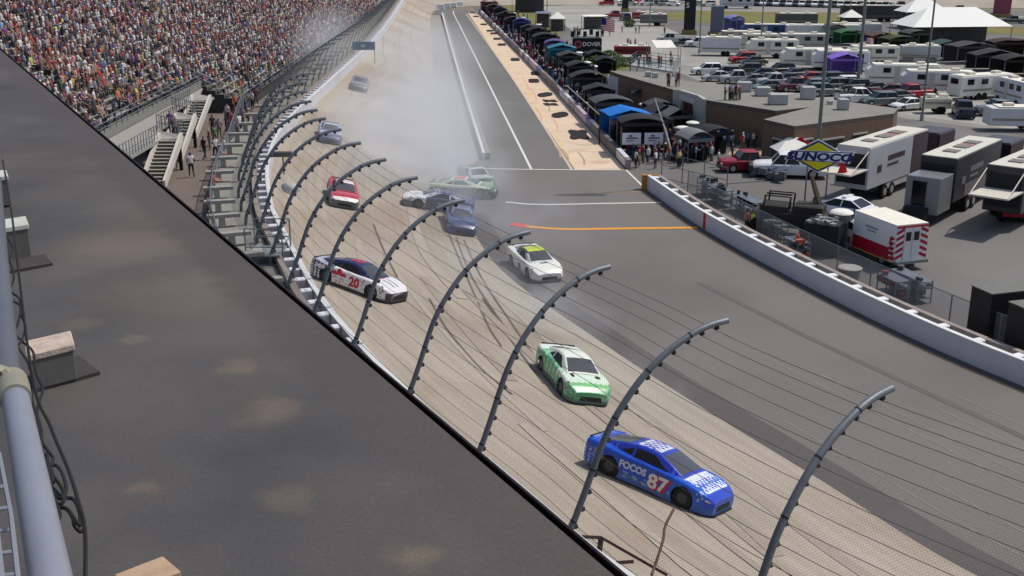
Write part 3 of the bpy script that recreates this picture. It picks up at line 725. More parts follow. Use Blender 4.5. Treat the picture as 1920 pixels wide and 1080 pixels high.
me.polygons.add(len(FA)); me.polygons.foreach_set('loop_start', np.arange(0, FA.size, 4, dtype=np.int32)); me.update(calc_edges=True)
ca = me.attributes.new('Col', 'FLOAT_COLOR', 'FACE'); cc = cols[:, bc, :].reshape(-1, 3); ca.data.foreach_set('color', np.concatenate([cc, np.ones((len(cc), 1))], 1).ravel().astype(np.float32))
me.materials.append(attr_mat('crowd clothing', .85, .2)); co = bpy.data.objects.new('crowd', me); C.objects.link(co)
tag(co, 'densely packed crowd of spectators filling the rest of the grandstand', 'crowd', kind='stuff')

# ------------------------------------------------------------------ foreground roof
RZ = 16.2
E0 = P(0, 90, RZ); E1 = P(1172, 1080, RZ); ed = (E0-E1).normalized(); en = Vector((ed.y, -ed.x, 0)); en = en if en.x > 0 else -en   # outward (track side)
stains = [((262, 455), .55, 1.), ((330, 410), .6, .6), ((446, 684), .13, 1.1), ((507, 768), .16, 1.1), ((335, 545), .55, .7), ((262, 633), .09, .9), ((150, 607), .12, .6), ((275, 905), .07, .8), ((540, 930), .13, .7), ((780, 1050), .10, 1.2), ((180, 345), .7, .3), ((120, 300), .8, .4), ((60, 300), 1.2, .4)]
rm = bpy.data.materials.new('roof membrane'); rm.use_nodes = True; n = rm.node_tree.nodes; l = rm.node_tree.links; b = n['Principled BSDF']; b.inputs['Roughness'].default_value = .72; b.inputs['Specular IOR Level'].default_value = .3
tc = n.new('ShaderNodeTexCoord'); nz = n.new('ShaderNodeTexNoise'); nz.inputs['Scale'].default_value = .9; nz.inputs['Detail'].default_value = 8; l.new(tc.outputs['Object'], nz.inputs['Vector'])
nz2 = n.new('ShaderNodeTexNoise'); nz2.inputs['Scale'].default_value = 6; nz2.inputs['Detail'].default_value = 6; l.new(tc.outputs['Object'], nz2.inputs['Vector'])
rp = n.new('ShaderNodeValToRGB'); rp.color_ramp.elements[0].position = .3; rp.color_ramp.elements[0].color = (*lin((62, 61, 63)), 1); rp.color_ramp.elements[1].position = .7; rp.color_ramp.elements[1].color = (*lin((88, 84, 80)), 1)
l.new(nz.outputs['Fac'], rp.inputs[0]); acc = None
wob = n.new('ShaderNodeVectorMath'); wob.operation = 'SCALE'; wob.inputs['Scale'].default_value = .25; l.new(nz2.outputs['Color'], wob.inputs[0])
pos = n.new('ShaderNodeVectorMath'); pos.operation = 'ADD'; l.new(tc.outputs['Object'], pos.inputs[0]); l.new(wob.outputs[0], pos.inputs[1])
for (sxp, rad, st) in stains:
    p = P(*sxp, RZ); dn = n.new('ShaderNodeVectorMath'); dn.operation = 'DISTANCE'; dn.inputs[1].default_value = (p.x+.12, p.y+.12, RZ+.12); l.new(pos.outputs[0], dn.inputs[0])
    mr = n.new('ShaderNodeMapRange'); mr.interpolation_type = 'SMOOTHSTEP'; mr.inputs['From Min'].default_value = rad*.25; mr.inputs['From Max'].default_value = rad*1.1; mr.inputs['To Min'].default_value = min(1, .33*st); mr.inputs['To Max'].default_value = 0
    l.new(dn.outputs['Value'], mr.inputs['Value'])
    if acc is None: acc = mr.outputs[0]
    else:
        mxn = n.new('ShaderNodeMath'); mxn.operation = 'MAXIMUM'; l.new(acc, mxn.inputs[0]); l.new(mr.outputs[0], mxn.inputs[1]); acc = mxn.outputs[0]
mx = n.new('ShaderNodeMix'); mx.data_type = 'RGBA'; l.new(acc, mx.inputs[0]); l.new(rp.outputs[0], mx.inputs[6]); mx.inputs[7].default_value = (*lin((128, 109, 90)), 1)
dt = n.new('ShaderNodeVectorMath'); dt.operation = 'DOT_PRODUCT'; l.new(pos.outputs[0], dt.inputs[0]); dt.inputs[1].default_value = tuple(en)
bm_ = n.new('ShaderNodeMapRange'); bm_.interpolation_type = 'SMOOTHSTEP'; e0_ = (E1+Vector((.12, .12, .12))).dot(en); bm_.inputs['From Min'].default_value = e0_-.36; bm_.inputs['From Max'].default_value = e0_-.20; bm_.inputs['To Max'].default_value = .75; l.new(dt.outputs['Value'], bm_.inputs['Value'])
mx3 = n.new('ShaderNodeMix'); mx3.data_type = 'RGBA'; l.new(bm_.outputs[0], mx3.inputs[0]); l.new(mx.outputs[2], mx3.inputs[6]); mx3.inputs[7].default_value = (*lin((78, 70, 68)), 1)
gr = n.new('ShaderNodeTexNoise'); gr.inputs['Scale'].default_value = 70; gr.inputs['Detail'].default_value = 3; l.new(tc.outputs['Object'], gr.inputs['Vector']); gm_ = n.new('ShaderNodeMapRange'); gm_.inputs['From Min'].default_value = .3; gm_.inputs['From Max'].default_value = .7; gm_.inputs['To Min'].default_value = .88; gm_.inputs['To Max'].default_value = 1.12; l.new(gr.outputs['Fac'], gm_.inputs['Value'])
gs_ = n.new('ShaderNodeVectorMath'); gs_.operation = 'SCALE'; l.new(mx3.outputs[2], gs_.inputs[0]); l.new(gm_.outputs[0], gs_.inputs['Scale'])
l.new(gs_.outputs[0], b.inputs['Base Color']); bp = n.new('ShaderNodeBump'); bp.inputs['Strength'].default_value = .3; bp.inputs['Distance'].default_value = .02; l.new(nz2.outputs['Fac'], bp.inputs['Height']); l.new(bp.outputs[0], b.inputs['Normal'])
stb = empty('press_box', (0, 0, 0), label='press box building with the brown-grey membrane roof the view looks across', cat='building')
A = E1-ed*7; B = E0+ed*14
m = MB(); prof = [(-9, -.3), (-9, 0), (-.5, 0), (-.12, .004), (-.03, .003), (0, -.05), (0, -.3)]
m.loft([[tuple(q+en*o+Vector((0, 0, z))) for o, z in prof] for q in [A+(B-A)*k/20 for k in range(21)]])
m.build('roof', rm, stb)
m = MB(); prof = [(-.012, .012), (.006, -.045), (.006, -.32), (.022, -.32), (.026, -.06), (.018, -.05), (-.004, .014)]
m.loft([[tuple(q+en*o+Vector((0, 0, z))) for o, z in prof] for q in (A, B)]); m.build('edge_flashing', mat('dark flashing', (48, 40, 40), .5, .3, var=.2), stb)
for dd_, ww_ in ((-.31, .002),):
    m = MB(); m.loft([[tuple(q+en*(dd_+o)+Vector((0, 0, z))) for o, z in ((-ww_, .0005), (-ww_, .0015), (ww_, .0015), (ww_, .0005))] for q in (A, B)]); m.build('seam', mat('membrane seam', (74, 68, 66), .7, var=.25), stb)
m = MB(); m.tube([A+en*.03+Vector((0, 0, -.03)), B+en*.03+Vector((0, 0, -.03))], .005, 5); m.build('drip_edge', mat('bright trim', (150, 150, 150), .4, .4), stb)
m = MB(); prof = [(-8.5, 2.4), (-8.5, RZ-.3), (-.8, RZ-.3), (-.8, 2.4)]
m.loft([[tuple(Vector((q.x, q.y, 0))+en*o+Vector((0, 0, z))) for o, z in prof] for q in (A, B)]); m.build('wall', mat('block wall', (120, 118, 114), .9), stb)
# furniture on the roof
GALV = mat('galvanised pipe', (150, 153, 165), .38, .35, var=.06, scale=9)
e = empty('pipe_rail', tuple(D(40, 900, 1.5)), label='thick pale galvanised pipe rail in the near left corner', cat='railing')
inv = Matrix.Translation(-e.location)
m = MB(); m.tube([D(27, 736, 2.05), D(94, 1080, 1.28), D(122, 1260, 1.08)], [.0215, .0212, .0212], 24, M=inv); m.build('pipe', GALV, e, smooth=True)
m = MB(); m.tube([D(23, 714, 2.13), D(25, 728, 2.07), D(29, 748, 2.0)], [.0245, .0262, .025], 24, M=inv); m.tube([D(26, 722, 2.07), D(10, 700, 2.1), D(-10, 694, 2.1)], .012, 8, M=inv); m.build('coupling', mat('zinc fitting', (165, 160, 140), .5, .4, var=.15), e, smooth=True)
m = MB(); m.tube([D(10, 722, 2.2), D(-8, 480, 3.1), D(-14, 340, 4.)], .028, 16, M=inv); m.build('post', mat('grey tube', (98, 101, 110), .5, .3), e, smooth=True)
e = empty('wire_panel', tuple(D(0, 950, 1.2)), label='grey welded wire panel at the left edge below the pipe', cat='wire panel'); inv = Matrix.Translation(-e.location); m = MB()
for a, bq in (((-2, 850), (34, 1090)), ((-30, 850), (4, 1090))): m.tube([D(*a, 1.5), D((a[0]+bq[0])/2+4, 965, 1.3), D(*bq, 1.1)], .0026, 6, M=inv)
for y in (872, 912, 952, 993, 1034, 1076): m.tube([D(-40, y+8, 1.3), D(0+(y-870)*.17, y, 1.3)], .0022, 6, M=inv)
m.build('wires', mat('grey wire', (150, 152, 160), .5, .4), e)
BW = mat('black coated wire', (34, 30, 30), .55)
o = MB(); e = None
def wire(name, pts, r, label, cat, m_=BW, dist=2.2):
    q = [D(x, y, d) for x, y, d in pts]; c = catmull([tuple(p) for p in q], 6)
    ob = MB().tube(c, r, 7).build(name, m_, smooth=True); return tag(ob, label, cat)
wire('cable', [(5, 300, 4.2), (22, 400, 3.4), (58, 690, 2.4), (95, 800, 2.1), (128, 880, 1.9), (150, 950, 1.7), (160, 1000, 1.65), (160, 1100, 1.6)], .0030, 'long dark cable hanging in a curve down the left side of the roof', 'cable')
ch = empty('tangled_chain_link', tuple(D(60, 800, 2)), label='tangled strands of black chain-link wire beside the pipe rail', cat='wire'); inv = Matrix.Translation(-ch.location)
for pts in ([(2, 420), (14, 445), (24, 470), (8, 500), (2, 530), (20, 560), (38, 575), (34, 605), (28, 625), (44, 642), (62, 660), (68, 700), (80, 730), (70, 770), (75, 830)],
            [(0, 470), (18, 490), (26, 520), (20, 545), (36, 560), (40, 590), (48, 612), (40, 640), (34, 650), (52, 680), (64, 720), (60, 750), (76, 800), (80, 850), (96, 880), (100, 905)],
            [(72, 820), (90, 845), (100, 860), (92, 875), (84, 865)], [(86, 880), (104, 872), (118, 890), (124, 920), (112, 935), (92, 912)], [(95, 890), (108, 902), (122, 930), (112, 946), (98, 935)],
            [(100, 915), (118, 932), (138, 936), (150, 962), (150, 985), (140, 975), (126, 955), (104, 950)], [(138, 970), (140, 985), (150, 996), (162, 992)], [(88, 850), (94, 900), (104, 940), (112, 965), (108, 975)]):
    c = catmull([tuple(D(x, y, 4.2-2.5*min(1, (y-380)/600))) for x, y in pts], 5); MB().tube(c, .0032, 6, M=inv).build('strand', BW, ch, smooth=True)
WOODM = mat('weathered wood', (188, 170, 154), .8, var=.3, scale=14, bump=.4); WSIDE = mat('painted block side', (98, 94, 90), .8, var=.1, scale=8)  # block sides are darker and greyer than the wooden tops
def block(name, corners, h, label, mattop=WOODM):
    """corners: 3 ground pixels (front-left, front-right, back-right) on the roof"""
    a, b_, c = [P(x, y, RZ) for x, y in corners]; o = a; ux = (b_-a); uy = (c-b_)
    m = MB(); e = empty(name, tuple(a), label=label, cat='block')
    M = Matrix.Translation((0, 0, 0)); ux3 = Vector((ux.x, ux.y, 0)); uy3 = Vector((uy.x, uy.y, 0))
    def bx(z0, z1, g, mm, nm):
        q = [-g*ux3-g*uy3, (1+g)*ux3-g*uy3, (1+g)*ux3+(1+g)*uy3, -g*ux3+(1+g)*uy3]
        k = MB(); k.v = [tuple(v+Vector((0, 0, z0))) for v in q]+[tuple(v+Vector((0, 0, z1))) for v in q]
        k.f = [(0, 3, 2, 1), (4, 5, 6, 7), (0, 1, 5, 4), (1, 2, 6, 5), (2, 3, 7, 6), (3, 0, 4, 7)]; k.m = [0]*6; return k.build(nm, mm, e, bevel=.004)
    bx(.012, h-.03, 0, WSIDE, 'base'); bx(h-.03, h, .03, mattop, 'plank'); return e
def matq(corners, label, nm='rubber_mat'):
    q = [P(x, y, RZ) for x, y in corners]; m = MB(); m.prism([(p.x, p.y) for p in q], RZ+.001, RZ+.016); return tag(m.build(nm, mat('rubber mat', (66, 62, 60), .85, var=.1, scale=9)), label, 'mat')
matq([(62, 738), (188, 703), (148, 672), (60, 690)], 'dark rubber mat under the large wooden block'); matq([(10, 515), (99, 498), (84, 482), (0, 490)], 'dark rubber mat under the smaller block at the left edge')
block('wooden_block', [(62, 738), (146, 716), (139, 690)], .17, 'grey-sided block with a pale splintered wooden top, beside the pipe rail')
block('wooden_block', [(-30, 502), (60, 486), (54, 470)], .21, 'smaller grey block with a pale top at the left edge', mat('pale cap', (190, 190, 180), .7, var=.15, scale=9))
block('wooden_block', [(-30, 395), (22, 388), (18, 376)], .22, 'small grey block at the left edge, farthest of the three', mat('pale cap', (190, 190, 180), .7))
a = P(230, 1092, RZ+.1); bq = P(322, 1056, RZ+.1); e = MB(); dv = (bq-a).normalized(); pv = Vector((dv.y, -dv.x, 0))
e.v = [tuple(a+pv*s*.055+Vector((0, 0, z))) for z in (-.04, 0) for s in (-1, 1)]+[tuple(bq+pv*s*.055+Vector((0, 0, z))) for z in (-.04, 0) for s in (-1, 1)]
e.f = [(0, 1, 3, 2), (4, 6, 7, 5), (0, 4, 5, 1), (2, 3, 7, 6), (0, 2, 6, 4), (1, 5, 7, 3)]; e.m = [0]*6
tag(e.build('timber_offcut', mat('fresh timber', (176, 146, 120), .7, var=.2, scale=12), bevel=.003), 'short pale timber offcut lying at the bottom of the roof', 'timber')

# ------------------------------------------------------------------ stock cars
BX = [-2.45, -2.38, -2.0, -1.6, -1.2, -.6, 0, .6, 1.0, 1.5, 1.9, 2.15, 2.33, 2.45]
BHW = [.86, .93, .975, .99, .985, .96, .95, .96, .975, .985, .965, .91, .82, .66]
BZT = [.93, .975, .98, .96, .935, .91, .895, .885, .88, .85, .79, .71, .60, .47]
BZB = [.24, .18, .13, .09, .08, .08, .08, .08, .08, .08, .08, .08, .08, .10]
_xs = np.linspace(-2.45, 2.45, 141); _ker = np.hanning(15); _ker /= _ker.sum()
def _smooth(T): y_ = np.interp(_xs, BX, T); return np.convolve(np.pad(y_, 7, mode='edge'), _ker, 'valid')
_C = {}
def fi(x, T):
    if id(T) not in _C: _C[id(T)] = _smooth(T)
    return float(np.interp(x, _xs, _C[id(T)]))
def prof_body():
    q = []
    for t in np.linspace(0, .88, 19): q.append((t, 0, 0))                # across the deck: y fraction, z by crown
    for t in np.linspace(0, 1, 7)[1:]: q.append((.88+.105*math.sin(t*PI/2), 1, t))
    for t in np.linspace(0, 1, 21)[1:]: q.append((1., 2, t))
    return q
PB = prof_body()
def body_pt(x, q, side):
    hw, zt, zb = fi(x, BHW), fi(x, BZT), fi(x, BZB); y, k, t = q
    if k == 0: yy = y*hw; z = zt+.035*(1-(y/.88)**2)
    elif k == 1: yy = hw*y; z = zt-.12*(1-math.cos(t*PI/2))
    else:
        z = (zt-.12)*(1-t)+zb*t; bul = math.sin(min(1, t*1.15)*PI)*.025+.022*sum(math.exp(-((x-wx)/.42)**2) for wx in (1.42, -1.38))*math.sin(min(1, t*1.3)*PI); yy = hw*.985+bul+(.0 if t < .8 else -.0)
    return Vector((x, side*yy, z))
def side_y(x, z): tt_ = max(0, (fi(x, BZT)-.12-z)/(fi(x, BZT)-.12-fi(x, BZB))); return fi(x, BHW)*.985+math.sin(min(1, tt_*1.15)*PI)*.025+.022*sum(math.exp(-((x-wx)/.42)**2) for wx in (1.42, -1.38))*math.sin(min(1, tt_*1.3)*PI)
GX = [-2.1, -1.75, -1.1, -.6, -.15, .2, .65, 1.25]; GZ = [.985, 1.06, 1.215, 1.295, 1.315, 1.285, 1.13, .885]
_gx = np.linspace(-2.1, 1.25, 101); _gz = np.convolve(np.pad(np.interp(_gx, GX, GZ), 6, mode='edge'), np.hanning(13)/np.hanning(13).sum(), 'valid')
gz = lambda x: float(np.interp(x, _gx, _gz))
def gpt(x, q, off=0.):
    z = gz(x); wb = float(np.interp(x, [-2.1, -1.5, -.9, .3, 1.25], [.62, .74, .80, .83, .76])); zb = .86+.0*x
    hgt = max(0, z-zb); wt = wb-hgt*.55; a = abs(q); sgn = 1 if q >= 0 else -1
    if a <= .55: t = a/.55; y = t*(wt-.05); zz = z+.03*(1-t*t)-.0; n = Vector((0, 0, 1))
    elif a <= .65: t = (a-.55)/.1; y = wt-.05+.05*math.sin(t*PI/2); zz = z-.04*(1-math.cos(t*PI/2)); n = Vector((0, sgn*.6, .8))
    else: t = (a-.65)/.35; y = wt+(wb-wt)*t; zz = (z-.04)*(1-t)+(zb-.03)*t; n = Vector((0, sgn*.88, .47))
    if x > .3 and a <= .6: n = Vector((.42, 0, .9))
    if x < -.85 and a <= .6: n = Vector((-.28, 0, .96))
    return Vector((x, sgn*y, zz))+n*off
WHX = (1.42, -1.38)
CARP = attr_mat('race car paint', .28, .5)
TYRE = mat('racing tyre', (26, 26, 27), .7, var=.1); RIM = mat('wheel rim', (70, 70, 72), .4, .6)
CGL = mat('car glass', (72, 74, 78), .12, spec=.7, var=0); CGD = mat('window net black', (16, 16, 18), .6, var=0)
def speck(c, p, part):
    # small sponsor stickers behind the front wheels, on the quarters and along the sills
    if part == 'body' and abs(p.y) > .8 and p.z < .82:
        zones = (.82 < p.x < .96 and p.z > .3, 1.88 < p.x < 2.1 and p.z > .4, -2.2 < p.x < -1.9 and p.z > .5)
        if any(zones):
            k = (int((p.x+5)/.11)*7+int(p.z/.09)*13+int(p.x*9)) % 9
            if k in (1, 4): return tuple(int(v*.35+150) for v in c) if sum(c) < 400 else (90, 90, 100)
            if k == 6 and sum(c) > 400: return (190, 70, 80)
    if part == 'roof' and p.z < 1.2 and abs(p.y) > .6 and (p.x < -1.3 or p.x > .7) and int(p.x*20) % 4 == 0: return tuple(min(255, v+50) for v in c)
    return c
def stock_car(label, livery, group='racing cars on the front stretch'):
    e = empty('race_car', (0, 0, 0), label=label, cat='race car', group=group)
    nx = 140; xs = np.linspace(-2.45, 2.45, nx); xs = sorted(list(xs)+[2.42, -2.42]); v = []; f = []
    PBm = [(q, -1) for q in PB[::-1]]+[(q, 1) for q in PB[1:]]; n = len(PBm)
    for x in xs:
        for q, sd_ in PBm: v.append(body_pt(x, q, sd_))
    Rw = .40
    for i, p in enumerate(v):                     # snap the arch edge to a circle
        for wx in WHX:
            d = Vector((p.x-wx, p.z-.33)); L = d.length
            if abs(p.y) > .6 and p.z < .80 and .35 < L < .44 and L > 0: v[i] = Vector((wx+d.x/L*Rw, p.y, .33+d.y/L*Rw))
    for i in range(len(xs)-1):
        for j in range(n-1):
            a, b_, c, d = i*n+j, i*n+j+1, (i+1)*n+j+1, (i+1)*n+j; cc = (v[a]+v[b_]+v[c]+v[d])/4
            if abs(cc.y) > .6 and cc.z < .76 and any((Vector((cc.x-wx, cc.z-.33))).length < Rw-.005 for wx in WHX): continue
            f.append((a, b_, c, d))
    f.append(tuple(range(n))[::-1]); e1 = (len(xs)-1)*n; f.append(tuple(range(e1, e1+n)))
    def mk(name, v, f, m, part):
        me = bpy.data.meshes.new(name); me.from_pydata([tuple(p) for p in v], [], f); me.materials.append(m)
        if part:
            ca = me.attributes.new('Col', 'FLOAT_COLOR', 'POINT'); ca.data.foreach_set('color', np.array([(*lin(speck(livery(p.x, p.y, p.z, part), p, part)), 1) for p in v], dtype=np.float32).ravel())
        me.shade_smooth(); me.set_sharp_from_angle(angle=math.radians(50)); o = bpy.data.objects.new(name, me); C.objects.link(o); o.parent = e; CHILD.setdefault(e.name, []).append(o); return o
    mk('body', v, f, CARP, 'body')
    gx = np.linspace(-2.1, 1.25, 50); qs = np.linspace(-1, 1, 33); v = [gpt(x, q) for x in gx for q in qs]; f = [(i*33+j, i*33+j+1, (i+1)*33+j+1, (i+1)*33+j) for i in range(49) for j in range(32)]
    f.append(tuple(range(33))[::-1]); f.append(tuple(range(49*33, 50*33))); mk('roof', v, f, CARP, 'roof')
    def patch(name, x0, x1, q0, q1, m, ins=0., k=8):
        v = []; 
        for a in range(k+1):
            for b_ in range(k+1):
                t = a/k; x = x0+(x1-x0)*t; qq = q0(t)+(q1(t)-q0(t))*b_/k; v.append(gpt(x, qq, .007))
        return mk(name, v, [(a*(k+1)+b_, a*(k+1)+b_+1, (a+1)*(k+1)+b_+1, (a+1)*(k+1)+b_) for a in range(k) for b_ in range(k)], m, None)
    patch('windscreen', .30, 1.14, lambda t: -.52-.02*t, lambda t: .52+.02*t, CGL)
    patch('rear_window', -1.92, -1.0, lambda t: -.52, lambda t: .52, CGL)
    for sg in (-1, 1):
        patch('side_window', -.66, .70, lambda t: sg*(.70 if t < .55 else .70+.45*(t-.55)), lambda t: sg*.93, CGD)
        patch('quarter_window', -1.4, -.76, lambda t: sg*(.90-.2*t), lambda t: sg*.93, CGD)
    m = MB(); m.box((-.1, 0, .38), (4.1, 1.6, .48)); m.box((0, 0, .09), (4.5, 1.6, .06)); m.build('chassis', DARK, e)
    m = MB(); m.box((-2.43, 0, .98), (.02, 1.5, .09)); m.build('spoiler', mat('spoiler black', (30, 30, 32), .4), e)
    m = MB(); m.add([(2.0, -.95, .05), (2.5, -.62, .05), (2.5, .62, .05), (2.0, .95, .05), (2.0, -.95, .09), (2.5, -.62, .09), (2.5, .62, .09), (2.0, .95, .09)], [(0, 3, 2, 1), (4, 5, 6, 7), (0, 1, 5, 4), (1, 2, 6, 5), (2, 3, 7, 6), (3, 0, 4, 7)]); m.build('splitter', DARK, e)
    m = MB(); m.quad((2.456, -.48, .18), (2.456, .48, .18), (2.456, .42, .36), (2.456, -.42, .36)); m.build('grille', DARK, e)
    for sg in (-1, 1):
        hv = []
        for zz in (.50, .585):
            for xx in (2.18, 2.27, 2.36): hv.append(Vector((xx, sg*(fi(xx, BHW)*.985+.024), min(zz, fi(xx, BZT)-.06))))
        mk('headlight', hv, [(0, 1, 4, 3), (1, 2, 5, 4)], mat('headlight decal', (205, 208, 212), .2, var=0), None)
    for wx in WHX:
        for sg in (-1, 1):
            m = MB(); m.tube([(wx, sg*.70, .34), (wx, sg*.93, .34), (wx, sg*.95, .34)], [.34, .34, .31], 24); o = m.build('wheel', TYRE, e, smooth=True)
            m = MB(); m.tube([(wx, sg*.945, .34), (wx, sg*.957, .34)], [.20, .17], 16); r = m.build('rim', RIM, o)
    return e
def decal(e, txt, size, col, x, z, side, kind='door', bold=.0, sx=1., back=None, rot=0., lift=.006):
    me = textmesh(txt, size, 0, bold); me.transform(Matrix.Diagonal((sx, 1, 1, 1))); me.materials.clear(); me.materials.append(mat('decal %d %d %d' % col, col, .35, var=0)); me.name = 'decal'
    def mp(p, o_):
        if kind == 'door':
            X = x+(-1 if side > 0 else 1)*p.x*(1); X = x-p.x*side if True else X; Z = z+p.y
            return (X, side*(side_y(X, Z)+o_), Z)
        if kind == 'roof':        # read from the right side of the car; letters run along x
            X = x+p.y*math.sin(rot)*-1+p.x*math.cos(rot); Y = z+p.y*math.cos(rot)+p.x*math.sin(rot); return (X, Y, gz(min(max(X, -.95), .25))+.03*(1-min(1, abs(Y)/.55)**2)+o_+.003)
        X = x+p.x*math.cos(rot)-p.y*math.sin(rot); Y = z+p.x*math.sin(rot)+p.y*math.cos(rot); return (X, Y, fi(X, BZT)+.035*(1-(Y/(.88*fi(X, BHW)))**2)+o_+.004)
    off = .006 if bold < .015 else .004
    bmx = bmesh.new(); bmx.from_mesh(me); bmesh.ops.triangulate(bmx, faces=bmx.faces)
    for _ in range(2): bmesh.ops.subdivide_edges(bmx, edges=[g_ for g_ in bmx.edges if g_.calc_length() > .09], cuts=1); bmesh.ops.triangulate(bmx, faces=bmx.faces)
    bmx.to_mesh(me); bmx.free()
    off += lift
    for vv in me.vertices: vv.co = mp(vv.co, off)
    o = bpy.data.objects.new('decal', me); C.objects.link(o); o.parent = e; CHILD.setdefault(e.name, []).append(o); return o
def place(e, center, head, lift=0., rzoff=0., sc=.97):
    c, n = G(*center); h, n2 = G(*head); x = (h-c); x = (x-n*x.dot(n)).normalized(); y = n.cross(x)
    e.matrix_world = frame(c+n*lift, x, y) @ Matrix.Rotation(rzoff, 4, 'Z') @ Matrix.Scale(.96, 4)
def place_w(e, front, rear, side):
    a, n = G(*front); b_, n2 = G(*rear); x = (a-b_); x = (x-n*x.dot(n)).normalized(); y = n.cross(x); mid = (a+b_)/2-x*.02
    e.matrix_world = frame(mid-y*side*.82, x, y) @ Matrix.Scale(.95, 4)
def hsh(x, y, z, s=1.): 
    return math.sin(x*12.9*s+1.3)*math.sin(y*17.3*s+.7)+math.sin(z*23.1*s+x*5.1)*.6
BLUE = (24, 74, 190); NAVY = (28, 34, 74)
def liv_blue(x, y, z, part):
    if part == 'roof': return (235, 235, 240) if (-.75 < x < .15 and abs(y) < .45 and hsh(x, y, 0, 1.6) > -.25) else (40, 62, 180)
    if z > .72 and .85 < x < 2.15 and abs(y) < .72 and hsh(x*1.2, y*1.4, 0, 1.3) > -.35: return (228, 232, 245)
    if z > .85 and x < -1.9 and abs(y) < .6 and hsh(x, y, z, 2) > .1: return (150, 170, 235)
    if part == 'body' and .2 < z < .42 and -1.0 < x < .2 and hsh(x*1.3, 0, z*1.4, 1.) > .25: return (120, 160, 214)
    if part == 'body' and z < .75 and x < -1.85 and hsh(x, 0, z, 2.2) > .5: return (170, 188, 228)
    if z < .3: return (44, 96, 178)
    if x > 2.2: return (40, 70, 190)
    return BLUE if x < 1. else (28, 92, 205)
e = stock_car('blue race car with a white eighty-seven on its side, lowest and nearest on the track', liv_blue)
for sd_ in (-1, 1):
    decal(e, '87', .70, (196, 30, 58), .55, .42, sd_, bold=.03, sx=1.1, lift=.002); decal(e, '87', .66, (228, 225, 218), .48, .45, sd_, bold=.02, sx=1.1, lift=.012); decal(e, '7', .62, (190, 30, 60), .72 if sd_ < 0 else .38, .43, sd_, sx=.9) if False else None
    decal(e, 'FOCOS', .31, (205, 212, 225), -.50, .62, sd_, bold=.014, sx=1.0); decal(e, 'SPEED', .15, (170, 190, 235), -1.85, .62, sd_, bold=.01) if False else None
    decal(e, '1', .50, (195, 30, 55), .98, .42, sd_, bold=.02) if False else None
place_w(e, (1290, 957), (1128, 886), -1)
def liv_20(x, y, z, part):
    if part == 'roof': return (40, 46, 88)
    if z > .9 and x < -1.0: return (200, 200, 210) if hsh(x, y, z, 2.2) > 0 else (50, 54, 90)
    if x < -1.0: return (225, 225, 225) if hsh(x, y, z, 2.) > .25 else (54, 58, 82)
    if z < .17: return (60, 60, 66)
    if z > .6 and .95 < x < 1.35 and abs(y) < .25: return (205, 120, 130)
    if z > .6 and 1.45 < x < 2.2 and .1 < abs(y) < .2: return (90, 90, 96)
    if x > 2.22 and z < .52: return (66, 60, 60)
    return (228, 226, 226)
e = stock_car('white, navy and red race car numbered twenty, closest to the outer wall', liv_20)
for sd_ in (-1, 1):
    decal(e, '20', .62, (196, 32, 52), .36, .48, sd_, bold=.03); decal(e, 'MOBI', .22, (235, 235, 240), -1.75, .74, sd_, bold=.01)
    decal(e, '*', 1.7, (200, 34, 48), -.60, .12, sd_, bold=.09)
decal(e, '20', .72, (215, 40, 70), -.3, 0, 1, 'roof', .03, rot=PI/2*0)
place_w(e, (700, 562), (606, 527), -1)
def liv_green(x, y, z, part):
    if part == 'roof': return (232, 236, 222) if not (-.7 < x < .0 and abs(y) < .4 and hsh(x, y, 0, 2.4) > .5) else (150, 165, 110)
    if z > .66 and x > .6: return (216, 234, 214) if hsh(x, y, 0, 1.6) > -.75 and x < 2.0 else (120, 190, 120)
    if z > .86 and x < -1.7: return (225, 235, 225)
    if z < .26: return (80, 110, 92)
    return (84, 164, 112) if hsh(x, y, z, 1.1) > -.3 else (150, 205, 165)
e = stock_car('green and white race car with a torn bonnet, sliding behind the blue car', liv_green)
for sd_ in (-1, 1): decal(e, '19', .55, (215, 230, 215), .2, .46, sd_, bold=.03) if False else None
for xx, yy, a, sz in ((1.35, -.55, .5, (.5, .16)), (1.45, .5, -.3, (.34, .26))):
    m = MB(); m.ellipsoid((xx, yy, fi(xx, BZT)+.02), (sz[0]/2, sz[1]/2, .035), 10, 4); m.build('bonnet_tear', DARK, e)
place(e, (1070, 722), (1094, 749))
def liv_wy(x, y, z, part):
    if part == 'roof': return (210, 222, 50) if (abs(y) < .5 and -.75 < x < .25) and hsh(x, y, 0, 1.8) > -.7 else ((70, 74, 60) if abs(y) < .62 and x < .3 and gz(x) > 1.2 else (225, 228, 225))
    if z > .7 and 1.35 < x < 1.5 and abs(y) < .22: return (80, 70, 70)
    if z < .6 and -.2 < x < .2: return (88, 96, 92)
    if z < .2: return (110, 115, 110)
    return (232, 232, 224)
e = stock_car('white race car with a yellow roof, out on the grey apron', liv_wy)
place(e, (1003, 508), (1029, 529))
def liv_red(x, y, z, part):
    if part == 'roof': return (232, 222, 222) if -.7 < x < .3 and hsh(x, y, 0, 2.) > -.4 else (150, 60, 75)
    if x > 2.0 and z > .55: return (232, 226, 226) if x > 2.15 else (190, 36, 62)
    if x > 1.9 and z < .55: return (92, 96, 94)
    if z < .7: return (110, 108, 112)
    return (176, 46, 68) if not (x > 1. and hsh(x, y, 0, 1.9) > .7) else (210, 120, 135)
e = stock_car('red and white race car running alone high on the banking', liv_red); place(e, (641, 376), (648, 403))
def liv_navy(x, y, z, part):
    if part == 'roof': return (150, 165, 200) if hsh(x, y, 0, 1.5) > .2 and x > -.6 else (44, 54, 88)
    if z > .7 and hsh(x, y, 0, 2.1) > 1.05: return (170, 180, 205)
    return (44, 60, 104)
